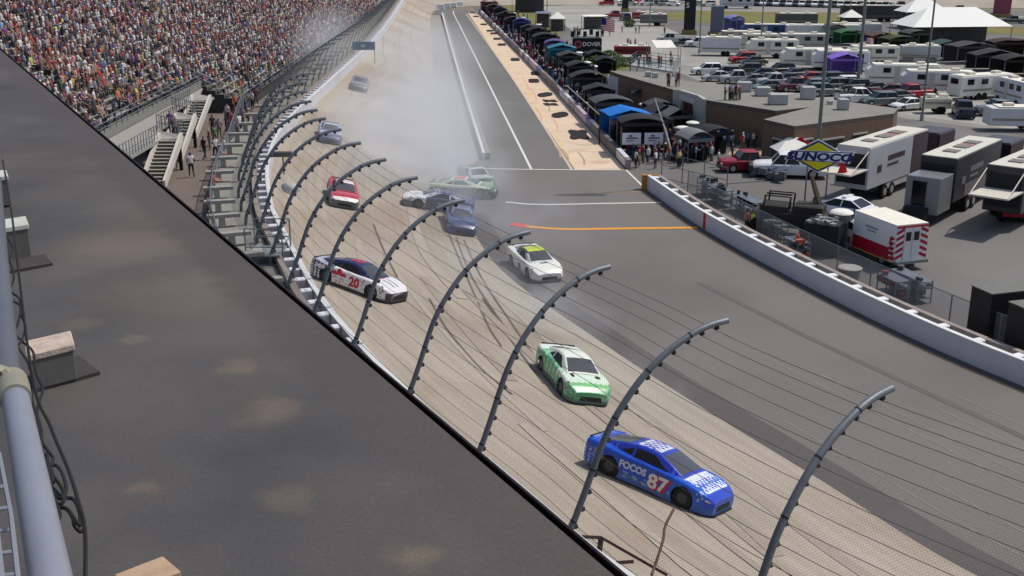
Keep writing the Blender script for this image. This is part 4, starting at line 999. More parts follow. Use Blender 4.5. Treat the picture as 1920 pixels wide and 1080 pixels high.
e = stock_car('dark navy race car facing the view, nose to the spun white-nosed car', liv_navy); place(e, (860, 425), (868, 447))
def liv_78(x, y, z, part):
    if part == 'roof': return (215, 218, 225) if abs(y) > .6 or x > .28 else ((190, 196, 215) if -.6 < x < .1 and hsh(x, y, 0, 2.2) > .3 else (46, 54, 92))
    if x > .9 and z > .5: return (232, 232, 228) if not (1.2 < x < 2.0 and abs(y) < .4 and hsh(x, y, 0, 2.3) > .5) else (140, 140, 142)
    if x > 2.2 or (x > .9 and z < .5): return (112, 118, 118)
    return (46, 54, 88)
e = stock_car('spun race car with a white bonnet and navy body, turned sideways across the track', liv_78)
for sd_ in (-1, 1): decal(e, '78', .5, (150, 160, 190), -.1, .45, sd_, bold=.015)
place(e, (819, 391), (775, 384))
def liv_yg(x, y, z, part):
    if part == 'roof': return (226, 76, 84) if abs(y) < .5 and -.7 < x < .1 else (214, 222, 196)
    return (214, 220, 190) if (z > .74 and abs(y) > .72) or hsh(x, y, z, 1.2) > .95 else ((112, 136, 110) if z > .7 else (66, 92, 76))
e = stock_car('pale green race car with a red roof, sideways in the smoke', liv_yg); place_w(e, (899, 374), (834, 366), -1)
def liv_dg(x, y, z, part):
    if part == 'roof': return (214, 222, 212) if abs(y) > .5 or x > .1 or hsh(x, y, 0, 2) > .4 else (60, 86, 70)
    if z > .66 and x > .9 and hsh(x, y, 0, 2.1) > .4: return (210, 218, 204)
    return (34, 58, 46)
e = stock_car('dark green race car behind the red-roofed one, at the edge of the smoke', liv_dg); place(e, (893, 345), (912, 360))
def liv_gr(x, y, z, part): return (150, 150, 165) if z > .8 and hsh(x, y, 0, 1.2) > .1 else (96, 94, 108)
e = stock_car('grey-lilac race car farthest away on the concrete', liv_gr); place(e, (673, 166), (671, 175))
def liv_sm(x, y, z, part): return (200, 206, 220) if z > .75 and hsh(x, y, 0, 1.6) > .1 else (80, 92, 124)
e = stock_car('blue-grey race car behind the curved fence posts, half lost in smoke', liv_sm); place(e, (617, 260), (618, 272))
# tyre marks
def skid(pxs, w=.10, m=RUBBER):
    pts = []
    for p in catmull([(float(a), float(b_)) for a, b_ in pxs], 6): g, n = G(p[0], p[1]); pts.append((g, n))
    k = MB()
    for i, (g, n) in enumerate(pts):
        t = (pts[min(i+1, len(pts)-1)][0]-pts[max(i-1, 0)][0]).normalized(); r = t.cross(n).normalized()*w/2; k.v += [tuple(g-r+n*.025), tuple(g+r+n*.025)]
    for i in range(len(pts)-1): k.f.append((2*i, 2*i+1, 2*i+3, 2*i+2)); k.m.append(0)
    struct(k.build('tyre_mark', m))
R2 = mat('faint tyre mark', (136, 126, 112), .85, var=.15, scale=1)
for pts in ([(855, 445), (885, 520), (930, 590), (975, 650)], [(870, 450), (905, 525), (955, 600), (1000, 665)], [(842, 440), (880, 530), (915, 610), (940, 650)], [(905, 560), (960, 640), (1020, 720)],
            [(752, 55), (748, 90), (760, 125)], [(768, 58), (775, 90), (790, 122)], [(790, 48), (808, 60), (800, 66)], [(720, 70), (718, 95), (722, 115)], [(742, 75), (742, 95), (750, 108)], [(735, 130), (760, 150), (752, 160)],
            [(700, 420), (720, 470), (745, 520)], [(805, 560), (840, 620), (900, 690), (960, 740)]): skid(pts)
for k in range(26):
    s = random.uniform(WP.near((14, 10.5)), WP.near((-19, 150))); v = random.uniform(.2, .8); L = random.uniform(8, 30); w_ = random.uniform(.25, .6); m = MB()
    n_ = 10
    for i in range(n_+1):
        ss_ = min(s+L*i/n_, WP.L); q = WP.at(ss_); sB = BP.near(q); bq = BP.at(BP.s[np.argmin(np.linalg.norm(BP.p-q, axis=1))]); 
        t = WP.tan(ss_); r = np.array([t[1], -t[0]]); wid = np.linalg.norm(bq-q); u = v+.01*i
        for dd in (-w_/2, w_/2):
            c = q+r*(wid*u+dd); hit = BVH.ray_cast(Vector((c[0], c[1], 30)), Vector((0, 0, -1)))[0]
            m.v.append((c[0], c[1], (hit.z if hit else 0)+.012+.0006*k))
    for i in range(n_): m.f.append((2*i, 2*i+1, 2*i+3, 2*i+2)); m.m.append(0)
    struct(m.build('racing_groove', mat('groove dark', (153, 143, 130), .9, var=.08) if k % 2 else mat('groove light', (166, 156, 142), .9, var=.08)))
# ------------------------------------------------------------------ smoke
def smoke(loc, size, dens, scale, rz=0., label='', col=(.90, .925, .955), thr=.42, ty=0.):
    m = MB(); m.ellipsoid((0, 0, 0), (1, 1, 1), 20, 12); o = m.build('smoke', [bpy.data.materials.new('smoke')]); mt = o.data.materials[0]; mt.use_nodes = True; n = mt.node_tree.nodes; l = mt.node_tree.links
    n.remove(n['Principled BSDF']); v = n.new('ShaderNodeVolumePrincipled'); v.inputs['Color'].default_value = (*col, 1); v.inputs['Anisotropy'].default_value = .2
    tc = n.new('ShaderNodeTexCoord'); ln = n.new('ShaderNodeVectorMath'); ln.operation = 'LENGTH'; l.new(tc.outputs['Object'], ln.inputs[0])
    fo = n.new('ShaderNodeMapRange'); fo.interpolation_type = 'SMOOTHSTEP'; fo.inputs['From Min'].default_value = .08; fo.inputs['From Max'].default_value = 1.; fo.inputs['To Min'].default_value = 1; fo.inputs['To Max'].default_value = 0; l.new(ln.outputs['Value'], fo.inputs['Value'])
    geo = n.new('ShaderNodeNewGeometry'); nz = n.new('ShaderNodeTexNoise'); nz.inputs['Scale'].default_value = scale; nz.inputs['Detail'].default_value = 3; nz.inputs['Distortion'].default_value = .6; l.new(geo.outputs['Position'], nz.inputs['Vector'])
    mr = n.new('ShaderNodeMapRange'); mr.inputs['From Min'].default_value = thr; mr.inputs['From Max'].default_value = .72; l.new(nz.outputs['Fac'], mr.inputs['Value'])
    a = n.new('ShaderNodeMath'); a.operation = 'MULTIPLY'; l.new(fo.outputs[0], a.inputs[0]); l.new(mr.outputs[0], a.inputs[1]); b = n.new('ShaderNodeMath'); b.operation = 'MULTIPLY'; l.new(a.outputs[0], b.inputs[0]); b.inputs[1].default_value = dens
    l.new(b.outputs[0], v.inputs['Density']); l.new(v.outputs[0], n['Material Output'].inputs['Volume'])
    o.location = loc; o.scale = size; o.rotation_euler = (0, ty, rz); tag(o, label, 'smoke', kind='stuff'); return o
smoke((-8.0, 92, 3.0), (9.5, 27, 4.8), .21, .16, .10, 'thick pale tyre smoke drifting over the track behind the spun cars', thr=.36)
smoke((-6.4, 104, 2.6), (5.6, 30, 3.7), .19, .15, .08, 'pale smoke drifting across the dividing wall on to pit road', (.90, .93, .97), thr=.30)
smoke((-.5, 68, .9), (9, 11, 1.8), .13, .3, .1, 'low bluish smoke creeping over the apron by the spun cars', (.86, .91, .97), thr=.36)
smoke((-11, 140, 4), (9.5, 46, 4.6), .085, .09, .08, 'thinner smoke spreading up the far straight', thr=.36)
smoke((-4.2, 78, 1.6), (6.0, 9, 2.8), .34, .34, .2, 'blue-grey smoke around the pile-up of cars', (.84, .89, .95), thr=.36)
smoke((.4, 52.5, 1.0), (3.0, 12, 1.9), .32, .35, .5, 'bluish smoke trailing beside the white and yellow car', (.84, .89, .96))
smoke((4.6, 40.5, 1.2), (2.4, 5.0, 1.6), .20, .6, .5, 'thin smoke blowing off the green car', (.90, .93, .95))
smoke((-20, 125, 7), (5, 30, 4), .05, .12, .05, 'faint haze of smoke over the fence and the far seats', thr=.35)
# ------------------------------------------------------------------ pit lane
PSC = .86
def gp(px, py): return P(px, py, 0)
def head(a, b, z=0.): d = P(*b, z)-P(*a, z); return math.atan2(d.y, d.x)
PW = Path([tuple(p)[:2] for p in PITL])       # runs away from the camera
pw = empty('pit_wall', (0, 0, 0), label='low pit wall carrying white, pink and blue panels beside the bright stalls', cat='wall')
wall_ribbon(MB(), PW, 0, .32, 0, .80, 0, PW.L-.5).build('wall', mat('pit wall concrete', (140, 130, 128), .8, var=.15), pw)
cols_ = [(206, 204, 208), (150, 140, 142), (190, 170, 182), (96, 100, 140), (120, 112, 112), (90, 84, 90)]
s = .6; i = 0
while s < PW.L-4:
    L = random.choice((3.2, 4.2, 5.)); q = PW.at(s+L/2); t = PW.tan(s+L/2); r = np.array([t[1], -t[0]]); c = cols_[(i*5+i//3) % 6]; i += 1
    m = MB(); m.box((q[0]+r[0]*.16, q[1]+r[1]*.16, .83), (L-.2, .38, .06), rz=math.atan2(t[1], t[0])); m.box((q[0]-r[0]*.02, q[1]-r[1]*.02, .43), (L-.2, .03, .6), rz=math.atan2(t[1], t[0]))
    m.build('panel', mat('panel %d %d %d' % c, c, .5, var=.1), pw); s += L+random.choice((0, 0, 3.5))
# white wall between the track and pit road
Ls = Path([tuple(P(*p, .8))[:2] for p in ((905, 282), (886, 222), (867, 160), (846, 88), (828, 22))])
tw = barrier('pit_divider_wall', Ls, 0, Ls.L, -1, 0, .55, 'narrow white wall between the racing surface and the pit road', gap=.32, blk=1.4)
end = P(862, 16); m = MB()
for k, (x, y) in enumerate(((826, 17), (838, 15), (850, 14), (862, 12))):
    p = P(x, y); o = MB().box((p.x, p.y, .6), (1.7, 1.0, 1.2)).build('water_barrier', WHITE, bevel=.06); tag(o, 'white block barrier across the far end of the pit wall', 'barrier', 'white barriers at the far end of pit road')
stp = [tuple(BP.at(t_)) for t_ in np.linspace(BP.near((-4.6, 88)), BP.near((-18.2, 262)), 40)]; stq = [tuple(Ls.off(-.3).at(t_)) for t_ in np.linspace(0, Ls.L, 30)]
sheet('track_edge_strip', stp+stq[::-1], .007, ground_mat('edge strip', (146, 142, 132), .07, .1))
# pit mats
MATS_PX = [(1085, 253, 'x'), (1050, 216, 'd'), (1032, 193, 'r'), (1022, 178, 'd'), (1001, 152, 's'), (1005, 138, 's'), (966, 112, 's'), (941, 84, 's'), (932, 73, 's'), (926, 63, 's'), (919, 58, 's'), (907, 46, 's'), (893, 31, 's'), (886, 24, 's')]
for k, (px, py, t) in enumerate(MATS_PX):
    c = gp(px, py); m = MB(); n_ = 28; R0 = .62 if t != 'x' else .75; th = .035
    poly = []
    for j in range(n_):
        a = 2*PI*j/n_; r = R0*{'x': 1+.22*math.cos(4*a+PI), 'd': .95+.25*math.cos(2*a-.8), 'r': .9+.12*math.cos(4*a+PI), 's': .95+.10*math.cos(4*a+PI)}[t]; poly.append((r*math.cos(a)*1.25, r*math.sin(a)*3.6))
    if t == 'r':
        for j in range(4): a = PI/4+j*PI/2; m.box((.55*math.cos(a), 1.9*math.sin(a), .03), (.62, 1.6, .05), rz=.2)
    else: m.prism(poly, 0, .05)
    o = m.build('pit_mat', mat('black mat', (38, 32, 30), .8, var=.15), bevel=0); o.location = (c.x, c.y, .02); tag(o, {'x': 'black four-lobed mat on the bright stall nearest the camera', 'd': 'black diamond-shaped mat on the pit stall', 'r': 'ring of black tyre-sized pads on the pit stall', 's': 'dark squarish mat on the pit stall'}[t], 'mat', 'dark mats on the pit stalls')
for px, py, w_, c in ((1060, 300, 1, 0), (1045, 292, 0, 0), (1010, 222, 0, 1), (1025, 205, 0, 0), (1000, 185, 0, 1), (1090, 306, 0, 0), (985, 165, 0, 1), (1040, 240, 0, 1)):
    a = gp(px-6, py-20); b_ = gp(px+5, py+4); d = (b_-a); pts = [a+d*t+Vector((math.sin(t*3)*.2, 0, 0)) for t in np.linspace(0, 1, 8)]
    k = MB(); 
    for i, q in enumerate(pts): k.v += [(q.x-.08, q.y, .021), (q.x+.08, q.y, .021)]
    for i in range(7): k.f.append((2*i, 2*i+1, 2*i+3, 2*i+2)); k.m.append(0)
    struct(k.build('tyre_mark', mat('stall tyre mark', (176, 150, 128), .9, var=.2) if not c else mat('stall chalk mark', (218, 160, 138), .9, var=.2)))
# canopies over the pit boxes
def canopy(loc, rz, col, wd, dp, hh, label, banner=0, group='canopies along the pit wall', wall=True, cart=True):
    e = empty('pit_canopy', loc, rz, label, 'canopy', group); m = MB(); cm = mat('canopy %d %d %d' % col, col, .75, var=.12, scale=1.5)
    rings = []
    hip = random.random() < .5 and not banner; ah = random.uniform(.35, .6)
    for k in range(9):
        t = k/8; x = -wd/2+wd*t; z = hh+(ah*math.sin(PI*t)**.8 if not hip else ah*1.3*(1-abs(2*t-1))); rings.append([(x, -dp/2, z), (x, 0, z+.08), (x, dp/2, z), (x, dp/2, z-.05), (x, -dp/2, z-.05)])
    m.loft(rings); m.box((0, -dp/2-.01, hh-.12), (wd, .02, .3)); m.box((0, dp/2+.01, hh-.12), (wd, .02, .3)); m.build('roof', cm, e, smooth=True)
    for x in (-1, 1):
        for y in (-1, 1): MB().box((x*(wd/2-.06), y*(dp/2-.06), hh/2), (.07, .07, hh)).build('leg', STEEL, e)
    if wall: m = MB(); m.box((0, dp/2-.1, hh*.5), (wd-.3, .03, hh*.9)); m.build('back_wall', cm, e); MB().box((wd/2-.1, 0, hh*.5), (.03, dp-.4, hh*.9)).build('side_wall', cm, e)
    if cart:
        m = MB(); m.box((0, .2, .75), (wd*.6, 1.1, 1.5)); m.box((-.2, .1, 1.65), (wd*.45, .9, .3)); m.box((wd*.2, -.6, .6), (.7, .6, 1.1)); m.build('war_wagon', mat('tool cart black', (34, 34, 38), .4), e, bevel=.03)
        for k in range(3): MB().ellipsoid((-wd*.3+k*wd*.25, random.uniform(-.9, .2), random.uniform(1.2, 1.9)), (.3, .26, .3), 6, 4).build('kit_bag', mat('kit bags %d' % (k), [(120, 118, 120), (150, 60, 66), (60, 90, 140)][k], .8, var=.3), e)
    if banner:
        m = MB()
        for x, w_ in ((-wd*.25, wd*.42), (wd*.25, wd*.42)): m.box((x, -dp/2-.06, 1.55), (w_, .03, 1.0))
        m.build('banner', mat('white banner', (222, 222, 226), .6), e); m = MB()
        for x in (-wd*.25, wd*.25): m.box((x, -dp/2-.085, 1.6), (wd*.26, .012, .14)); m.box((x-.1, -dp/2-.085, 1.38), (wd*.18, .012, .08)); m.box((x-.1, -dp/2-.085, 1.8), (.3, .012, .16))
        m.build('print', mat('grey print', (110, 112, 122), .6), e)
    return e
TENTS = [((1199, 288), (42, 42, 44), 1, 'black canopy with white banners hung in front, nearest on pit road'), ((1171, 262), (22, 108, 190), 0, 'bright blue canopy with blue side walls over a pit box'),
 ((1144, 234), (74, 74, 78), 0, 'dark grey canopy between the bright blue one and the black row'), ((1121, 208), (40, 40, 42), 0, ''), ((1101, 184), (50, 50, 52), 0, ''), ((1084, 164), (42, 42, 44), 0, ''), ((1066, 143), (58, 58, 60), 0, ''),
 ((1052, 129), (46, 116, 140), 0, 'turquoise canopy halfway up the pit row'), ((1040, 117), (86, 76, 124), 0, 'purple canopy beside the turquoise one'), ((1022, 104), (44, 44, 46), 0, ''), ((1008, 91), (36, 36, 38), 0, ''), ((993, 80), (46, 46, 48), 0, ''),
 ((978, 70), (60, 66, 120), 0, 'dusty blue canopy near the grass bank'), ((964, 60), (40, 40, 42), 0, ''), ((950, 50), (48, 48, 50), 0, ''), ((938, 42), (40, 40, 44), 0, ''), ((927, 34), (60, 60, 62), 0, ''), ((917, 26), (110, 50, 60), 0, 'dull red canopy at the far end of the pit row')]
prz = math.atan2(.9966, -.0823)-PI/2
for k, ((px, py), c, bn, lab) in enumerate(TENTS):
    q = gp(px, py); sc = 1.0+.1*random.random()
    canopy((q.x, q.y, 0), prz+random.uniform(-.14, .14), c, (3.6 if k < 2 else random.uniform(2.6, 3.8))*sc, random.uniform(2.6, 3.6), random.uniform(2.3, 3.0), lab or 'black or dark grey canopy over a pit box in the long row', bn)
    if k > 1:
        q2 = q+Vector((4.7, random.uniform(-1, 1), 0)); 
        if k % 4 != 1 and k < 8: canopy((q2.x, q2.y, 0), prz+random.uniform(-.1, .1), random.choice([(44, 44, 46), (34, 34, 36), (70, 70, 72)]), 2.8, 3., 2.1, 'dark canopy in the second row behind the pit boxes', 0, 'canopies in the second row', True, False)
# small white-topped service pods
pod = empty('service_pod', (0, 0, 0), label='pod', cat='kiosk')
m = MB(); m.box((0, 0, 1.1), (1.05, 1.05, 2.2)); m.build('body', mat('pod grey', (132, 132, 128), .7, var=.1), pod, bevel=.03); m = MB(); m.ellipsoid((0, 0, 2.2), (.74, .74, .22), 12, 4, hemi=True); m.build('roof', mat('white canvas', (228, 226, 216), .8), pod, smooth=True)
m = MB(); m.box((0, -.54, .9), (.6, .03, 1.5)); m.build('door', mat('pod door', (86, 88, 90), .6), pod)
for px, py in ((1278, 276), (1297, 266), (1208, 228), (1182, 195), (1122, 168), (1112, 150), (1100, 142), (1085, 122), (1020, 78), (1032, 88), (1010, 64), (980, 50), (962, 40), (1572, 466)):
    q = gp(px, py); pp_ = move_used(pod, used, loc=(q.x, q.y, 0), rz=random.uniform(-.3, .3), cat='kiosk', label='grey booth with a white domed top beside the dark skip' if px == 1572 else 'small grey booth with a white domed top behind the pit canopies', group='white-topped booths'); pp_.scale = (.82, .82, .78) if px != 1572 else (.95, .95, 1.)
# pit crew and people in the infield
PP = []
for k in range(58):
    sI = random.uniform(0, 120)**1.0; q = PW.at(min(sI*.9, PW.L-20)); t = PW.tan(sI); r = np.array([t[1], -t[0]]); q = q+r*random.uniform(.9, 8); PP.append((q[0], q[1], random.choice([0, 1, 2, 3, 4]), 'behind the pit wall'))
for k in range(22):
    px, py = random.uniform(1195, 1345), random.uniform(262, 306); q = gp(px, py); PP.append((q.x, q.y, random.choice([1, 2, 3, 0]), 'near the first pit boxes'))
for px, py in ((1362, 268), (1389, 262), (1424, 255), (1390, 282), (1412, 278), (1430, 272), (1440, 276), (1450, 268), (1372, 300), (1344, 232), (1318, 238)): q = gp(px, py); PP.append((q.x, q.y, random.choice([0, 1, 3]), 'in front of the arched portal'))
for px, py in ((1166, 62), (1198, 63), (1192, 62), (1143, 68), (1177, 88), (1182, 90), (1191, 88), (1246, 65), (1103, 42), (1098, 48), (1752, 187)): q = gp(px, py); PP.append((q.x, q.y, 1, 'walking on the light access road'))
CR = ['black', 'black', 'navy blue', 'grey', 'white', 'red', 'blue', 'maroon', 'light blue']
for x, y, pk, wh in PP:
    c = random.choice(CR); person((x, y, 0), random.uniform(0, 6.28), random.choice(['stand', 'walk', 'stand', 'lean']), COLN[c], f'person in a {c} top {wh}', 'people around the pit boxes')
for (px, py, wd_, c_, lab) in ((1238, 246, 3.2, (44, 44, 46), 'black awning between the blue canopy and the portal'), (1262, 252, 2.6, (90, 90, 92), 'grey awning in front of the portal'), (1226, 262, 2.6, (52, 52, 56), 'dark awning behind the nearest canopy'), (1300, 298, 2.4, (120, 122, 124), 'small grey-topped shelter among the throng'), (1335, 286, 2.6, (40, 40, 44), 'small black shelter among the throng')):
    q = gp(px, py); canopy((q.x, q.y, 0), .3, c_, wd_, 2.6, 1.9, lab, 0, 'small awnings near the portal', False, True)
for px, py, c, lab, pose, rz in ((1192, 316, 'white', 'person in a white fire suit and helmet standing at the end of the pit wall', 'stand', 2.), (1198, 313, 'black', 'person in dark kit beside the one in the white helmet', 'stand', -2), (1272, 315, 'yellow', 'person in a yellow vest standing past the pit wall end', 'stand', .4), (1604, 455, 'lime yellow', 'person in a lime vest by the grey booth and ambulance', 'stand', 1), (1410, 440, 'lime yellow', 'person in a lime vest behind the inner wall', 'stand', 2), (1399, 436, 'orange', 'person in an orange vest behind the inner wall', 'stand', -1), (1640, 352, 'black', 'person in black by the open side of the white transporter', 'stand', 1), (1575, 345, 'red', 'person in red beneath the transporter lift gate', 'stand', 2)):
    q = gp(px, py); person((q.x, q.y, 0), rz, pose, COLN[c], lab, 'people around the pit boxes')

# the rest of the crews and guests: beyond the largest three hundred people, one mass
N2 = 330; V2 = np.zeros((N2, nbv, 3)); st_ = bv.copy(); st_[:, 2] = np.where(bv[:, 2] < .5, bv[:, 2]*1.6, bv[:, 2]+.38); st_[:, 0] = np.where(bv[:, 2] < .58, bv[:, 0]*.25, bv[:, 0])
for i in range(N2):
    if i < 230: sI = random.uniform(0, PW.L-8); q = PW.at(sI); t = PW.tan(sI); q = q+np.array([t[1], -t[0]])*random.choice((random.uniform(.8, 2.4), random.uniform(.8, 2.4), random.uniform(5, 9)))
    elif i < 300: g0 = gp(random.uniform(1195, 1350), random.uniform(240, 308)); q = np.array([g0.x, g0.y])
    else: g0 = gp(random.uniform(1350, 1450), random.uniform(240, 285)); q = np.array([g0.x, g0.y])
    a = random.uniform(0, 6.28); c_, s_ = math.cos(a), math.sin(a); v = st_*.86
    V2[i, :, 0] = q[0]+v[:, 0]*c_-v[:, 1]*s_; V2[i, :, 1] = q[1]+v[:, 0]*s_+v[:, 1]*c_; V2[i, :, 2] = v[:, 2]
me = bpy.data.meshes.new('crew_crowd'); FA = (bfa[None]+np.arange(N2)[:, None, None]*nbv).reshape(-1, 4)
me.vertices.add(N2*nbv); me.vertices.foreach_set('co', V2.ravel().astype(np.float32)); me.loops.add(FA.size); me.loops.foreach_set('vertex_index', FA.ravel().astype(np.int32))
me.polygons.add(len(FA)); me.polygons.foreach_set('loop_start', np.arange(0, FA.size, 4, dtype=np.int32)); me.update(calc_edges=True)
crc = np.array([lin(c) for c in ((36, 36, 40), (40, 48, 80), (60, 60, 64), (150, 40, 50), (200, 200, 200), (70, 110, 160), (90, 44, 54))])
cols = np.zeros((N2, 4, 3)); cols[:, 0] = crc[rng.integers(0, len(crc), N2)]; cols[:, 1] = pan[rng.integers(0, len(pan), N2)]; cols[:, 2] = skins[rng.integers(0, len(skins), N2)]; cols[:, 3] = hats[rng.integers(0, len(hats), N2)]
ca = me.attributes.new('Col', 'FLOAT_COLOR', 'FACE'); cc = cols[:, bc, :].reshape(-1, 3); ca.data.foreach_set('color', np.concatenate([cc, np.ones((len(cc), 1))], 1).ravel().astype(np.float32))
me.materials.append(MATS['crowd clothing']); co = bpy.data.objects.new('crowd', me); C.objects.link(co); tag(co, 'throng of pit crews and guests packed along the pit wall and around the canopies', 'crowd', kind='stuff')
# loose gear behind the pit wall
gcols = [(40, 40, 42), (150, 40, 52), (60, 100, 160), (200, 200, 202), (90, 88, 86), (30, 30, 32)]
for k in range(46):
    sI = random.uniform(1, PW.L-14); q = PW.at(sI); t = PW.tan(sI); q = q+np.array([t[1], -t[0]])*random.uniform(.9, 2.2); c = gcols[k % 6]; m = MB()
    if k % 3 == 0: m.tube([(0, 0, .02), (0, 0, .32)], .34, 14); nm, lb, ct = 'tyre', 'spare wheel lying behind the pit wall', 'tyre'; mm_ = BLACK
    elif k % 3 == 1: m.box((0, 0, .45), (.7, .5, .9)); nm, lb, ct = 'tool_box', f'upright tool box behind the pit wall', 'tool box'; mm_ = mat('gear %d' % c[0], c, .5)
    else: m.tube([(0, 0, 0), (0, 0, 1.3)], .14, 10); nm, lb, ct = 'gas_bottle', 'slim gas bottle standing behind the pit wall', 'gas bottle'; mm_ = mat('gear %d' % c[0], c, .5)
    o = m.build(nm, mm_, bevel=.02); o.location = (q[0], q[1], 0); o.rotation_euler = (0, 0, random.uniform(0, 3)); tag(o, lb, ct, nm.replace('_', ' ')+'s behind the pit wall')
# ------------------------------------------------------------------ buildings
BRICK = mat('brown brick', (116, 94, 78), .85, var=.16, scale=3); BTRIM = mat('cream trim', (176, 172, 164), .7, var=.08); ROOFG = mat('flat roof felt', (132, 129, 121), .85, var=.1, scale=.4); BDK = mat('dark brick', (84, 66, 58), .85, var=.15)
def bpoly(pxs, z): return [tuple(P(x, y, z))[:2] for x, y in pxs]
bd = empty('brick_building', (0, 0, 0), label='long low brown-brick building with a flat grey roof and pale arched portal', cat='building')
RH_ = 3.4
rA = bpoly([(1143, 133), (1160, 139), (1272, 171), (1325, 188), (1455, 208), (1520, 201), (1432, 224), (1490, 237), (1676, 213), (1684, 204), (1640, 198), (1540, 184), (1440, 175), (1345, 161), (1275, 150), (1240, 136)], RH_)
MB().prism(rA, 0, RH_-.35).build('wall', BRICK, bd)
cx, cy = np.mean([p[0] for p in rA]), np.mean([p[1] for p in rA])
MB().prism(rA, RH_-.35, RH_).build('roof', [mat('roof fascia', (92, 80, 74), .7), ROOFG], bd)
m = MB(); m.prism(rA, RH_, RH_+.02); m.build('roof_felt', ROOFG, bd)
def on_wall(pa, pb, z=RH_):      # frame on a facade: x along from a to b, y up, z outward
    a = P(*pa, z); b_ = P(*pb, z); x = (b_-a).normalized(); return a, x, (b_-a).length
a, x, L = on_wall((1143, 133), (1160, 139)); M = frame(Vector((a.x, a.y, 0)), x, (0, 0, 1)); m = MB(); m.box((L/2, RH_/2-.2, .03), (L+.1, RH_-.4, .08), M=M); m.build('white_gable', mat('pale grey wall', (176, 178, 186), .7), bd)
a, x, L = on_wall((1268, 171), (1325, 188)); M = frame(Vector((a.x, a.y, 0)), x, (0, 0, 1)); 
po = empty('x', (0, 0, 0)); bpy.data.objects.remove(po)
prt = MB(); w2 = L; ah = .0
outer = [(0, 0), (w2*.34, 0)]; n_ = 12; ac = w2*.5; ar = w2*.21
arch = [(ac-ar, 0)]+[(ac-ar*math.cos(PI*k/n_), 1.95+ar*math.sin(PI*k/n_)) for k in range(n_+1)]+[(ac+ar, 0)]
poly = [(0, 0)]+arch+[(w2, 0), (w2, 3.5), (w2*.8, 3.7), (w2*.2, 3.7), (0, 3.5)]
vs = [Vector((p[0], p[1], 0)) for p in poly]; prt.v = [tuple(M @ Vector((p[0], p[1], .35))) for p in poly]+[tuple(M @ Vector((p[0], p[1], -.05))) for p in poly]; N_ = len(poly)
for t in tessellate_polygon([vs]): prt.f += [tuple(t)]; prt.m += [0]
for k in range(N_): prt.f.append((k, (k+1) % N_, N_+(k+1) % N_, N_+k)); prt.m.append(0)
prt.build('portal', BTRIM, bd, smooth=False); m = MB(); m.box((ac, 1.3, .0), (ar*2.0, 2.6, .12), M=M); m.build('doorway', mat('portal red-brown', (88, 50, 46), .7), bd)
m = MB(); m.box((ac-.1, 3.05, .37), (w2*.5, .5, .06), M=M); m.build('plaque', mat('plaque', (196, 192, 184), .6), bd)
for (pa, pb, u, ww, hh, zz, mm) in (((1490, 237), (1676, 213), .33, 1.1, 1.0, 1.4, GLASS), ((1490, 237), (1676, 213), .44, 1.1, 1.0, 1.4, GLASS), ((1490, 237), (1676, 213), .66, 1.6, 2.0, 1.0, mat('dark door', (44, 34, 32), .6)), ((1490, 237), (1676, 213), .12, 1.3, 2.1, 1.1, mat('dark door', (44, 34, 32), .6)), ((1432, 224), (1490, 237), .5, 1.0, 2.0, 1.0, mat('dark door', (44, 34, 32), .6))):
    a, x, L = on_wall(pa, pb); M = frame(Vector((a.x, a.y, 0)), x, (0, 0, 1)); m = MB(); m.box((L*u, zz, .02), (ww, hh, .06), M=M); w_ = m.build('window' if mm is GLASS else 'door', mm, bd)
    m = MB(); m.box((L*u, zz+hh/2+.1, .03), (ww+.2, .14, .1), M=M); m.build('lintel', BTRIM, w_)
for px, py, sx_, sy_, h_ in ((1430, 180, 1.3, 1.1, .8), (1458, 196, 1.6, 1.1, .9), (1514, 186, 1.2, 1.1, 1.1), (1228, 146, .6, .6, .5), (1215, 144, .6, .6, .5), (1395, 172, 1.3, 1.1, .9), (1556, 196, .5, .4, .3), (1580, 206, .9, .8, .9)):
    q = P(px, py, RH_); o = MB().box((q.x, q.y, RH_+.06+h_/2), (sx_, sy_, h_)).build('rooftop_unit', mat('unit grey', (170, 172, 170), .6, .2), bevel=.04); tag(o, 'grey metal air unit on the brick building roof', 'air unit', 'air units on the flat roof')
for k in range(16):
    px = random.choice([random.uniform(1252, 1282), random.uniform(1358, 1388)]); q = P(px, 163 if px < 1300 else 188, RH_); c = random.choice(['red', 'white', 'light blue', 'maroon']); person((q.x, q.y, RH_+.02), random.uniform(0, 6), 'stand', COLN[c], f'person in a {c} top standing on the flat roof', 'people watching from the roof')
# roof terrace with rails, deck platform
pl = empty('viewing_platform', tuple(P(1215, 128, 0)), label='railed scaffold viewing platform behind the brick building, with a white sunshade', cat='platform'); inv = Matrix.Translation(-pl.location)
pp = [P(1182, 122, 2.4), P(1262, 134, 2.4), P(1275, 122, 2.4), P(1195, 112, 2.4)]; MB().prism([(p.x-pl.location.x, p.y-pl.location.y) for p in pp], 2.2, 2.4).build('deck', ALU, pl)
m = MB(); rail(m, [p-pl.location for p in pp+[pp[0]]], 1.1, 3, .03, 1.2); 
for p in pp: q = p-pl.location; m.box((q.x, q.y, 1.1), (.12, .12, 2.2))
m.build('railing', STEEL, pl)
q = P(1243, 118, 2.4)-pl.location; m = MB(); m.box((0, 0, 0), (2.6, 2.2, .08), M=Matrix.Translation((q.x, q.y, 4.7)) @ Matrix.Rotation(.2, 4, 'Z') @ Matrix.Rotation(.35, 4, 'X')); m.build('sunshade', mat('white canvas', (228, 226, 216), .8), pl); m = MB()
for sx_ in (-1, 1):
    for sy_ in (-1, 1): m.box((q.x+sx_*2, q.y+sy_*1.1, 3.65), (.06, .06, 2.5))
m.build('sunshade_frame', STEEL, pl)
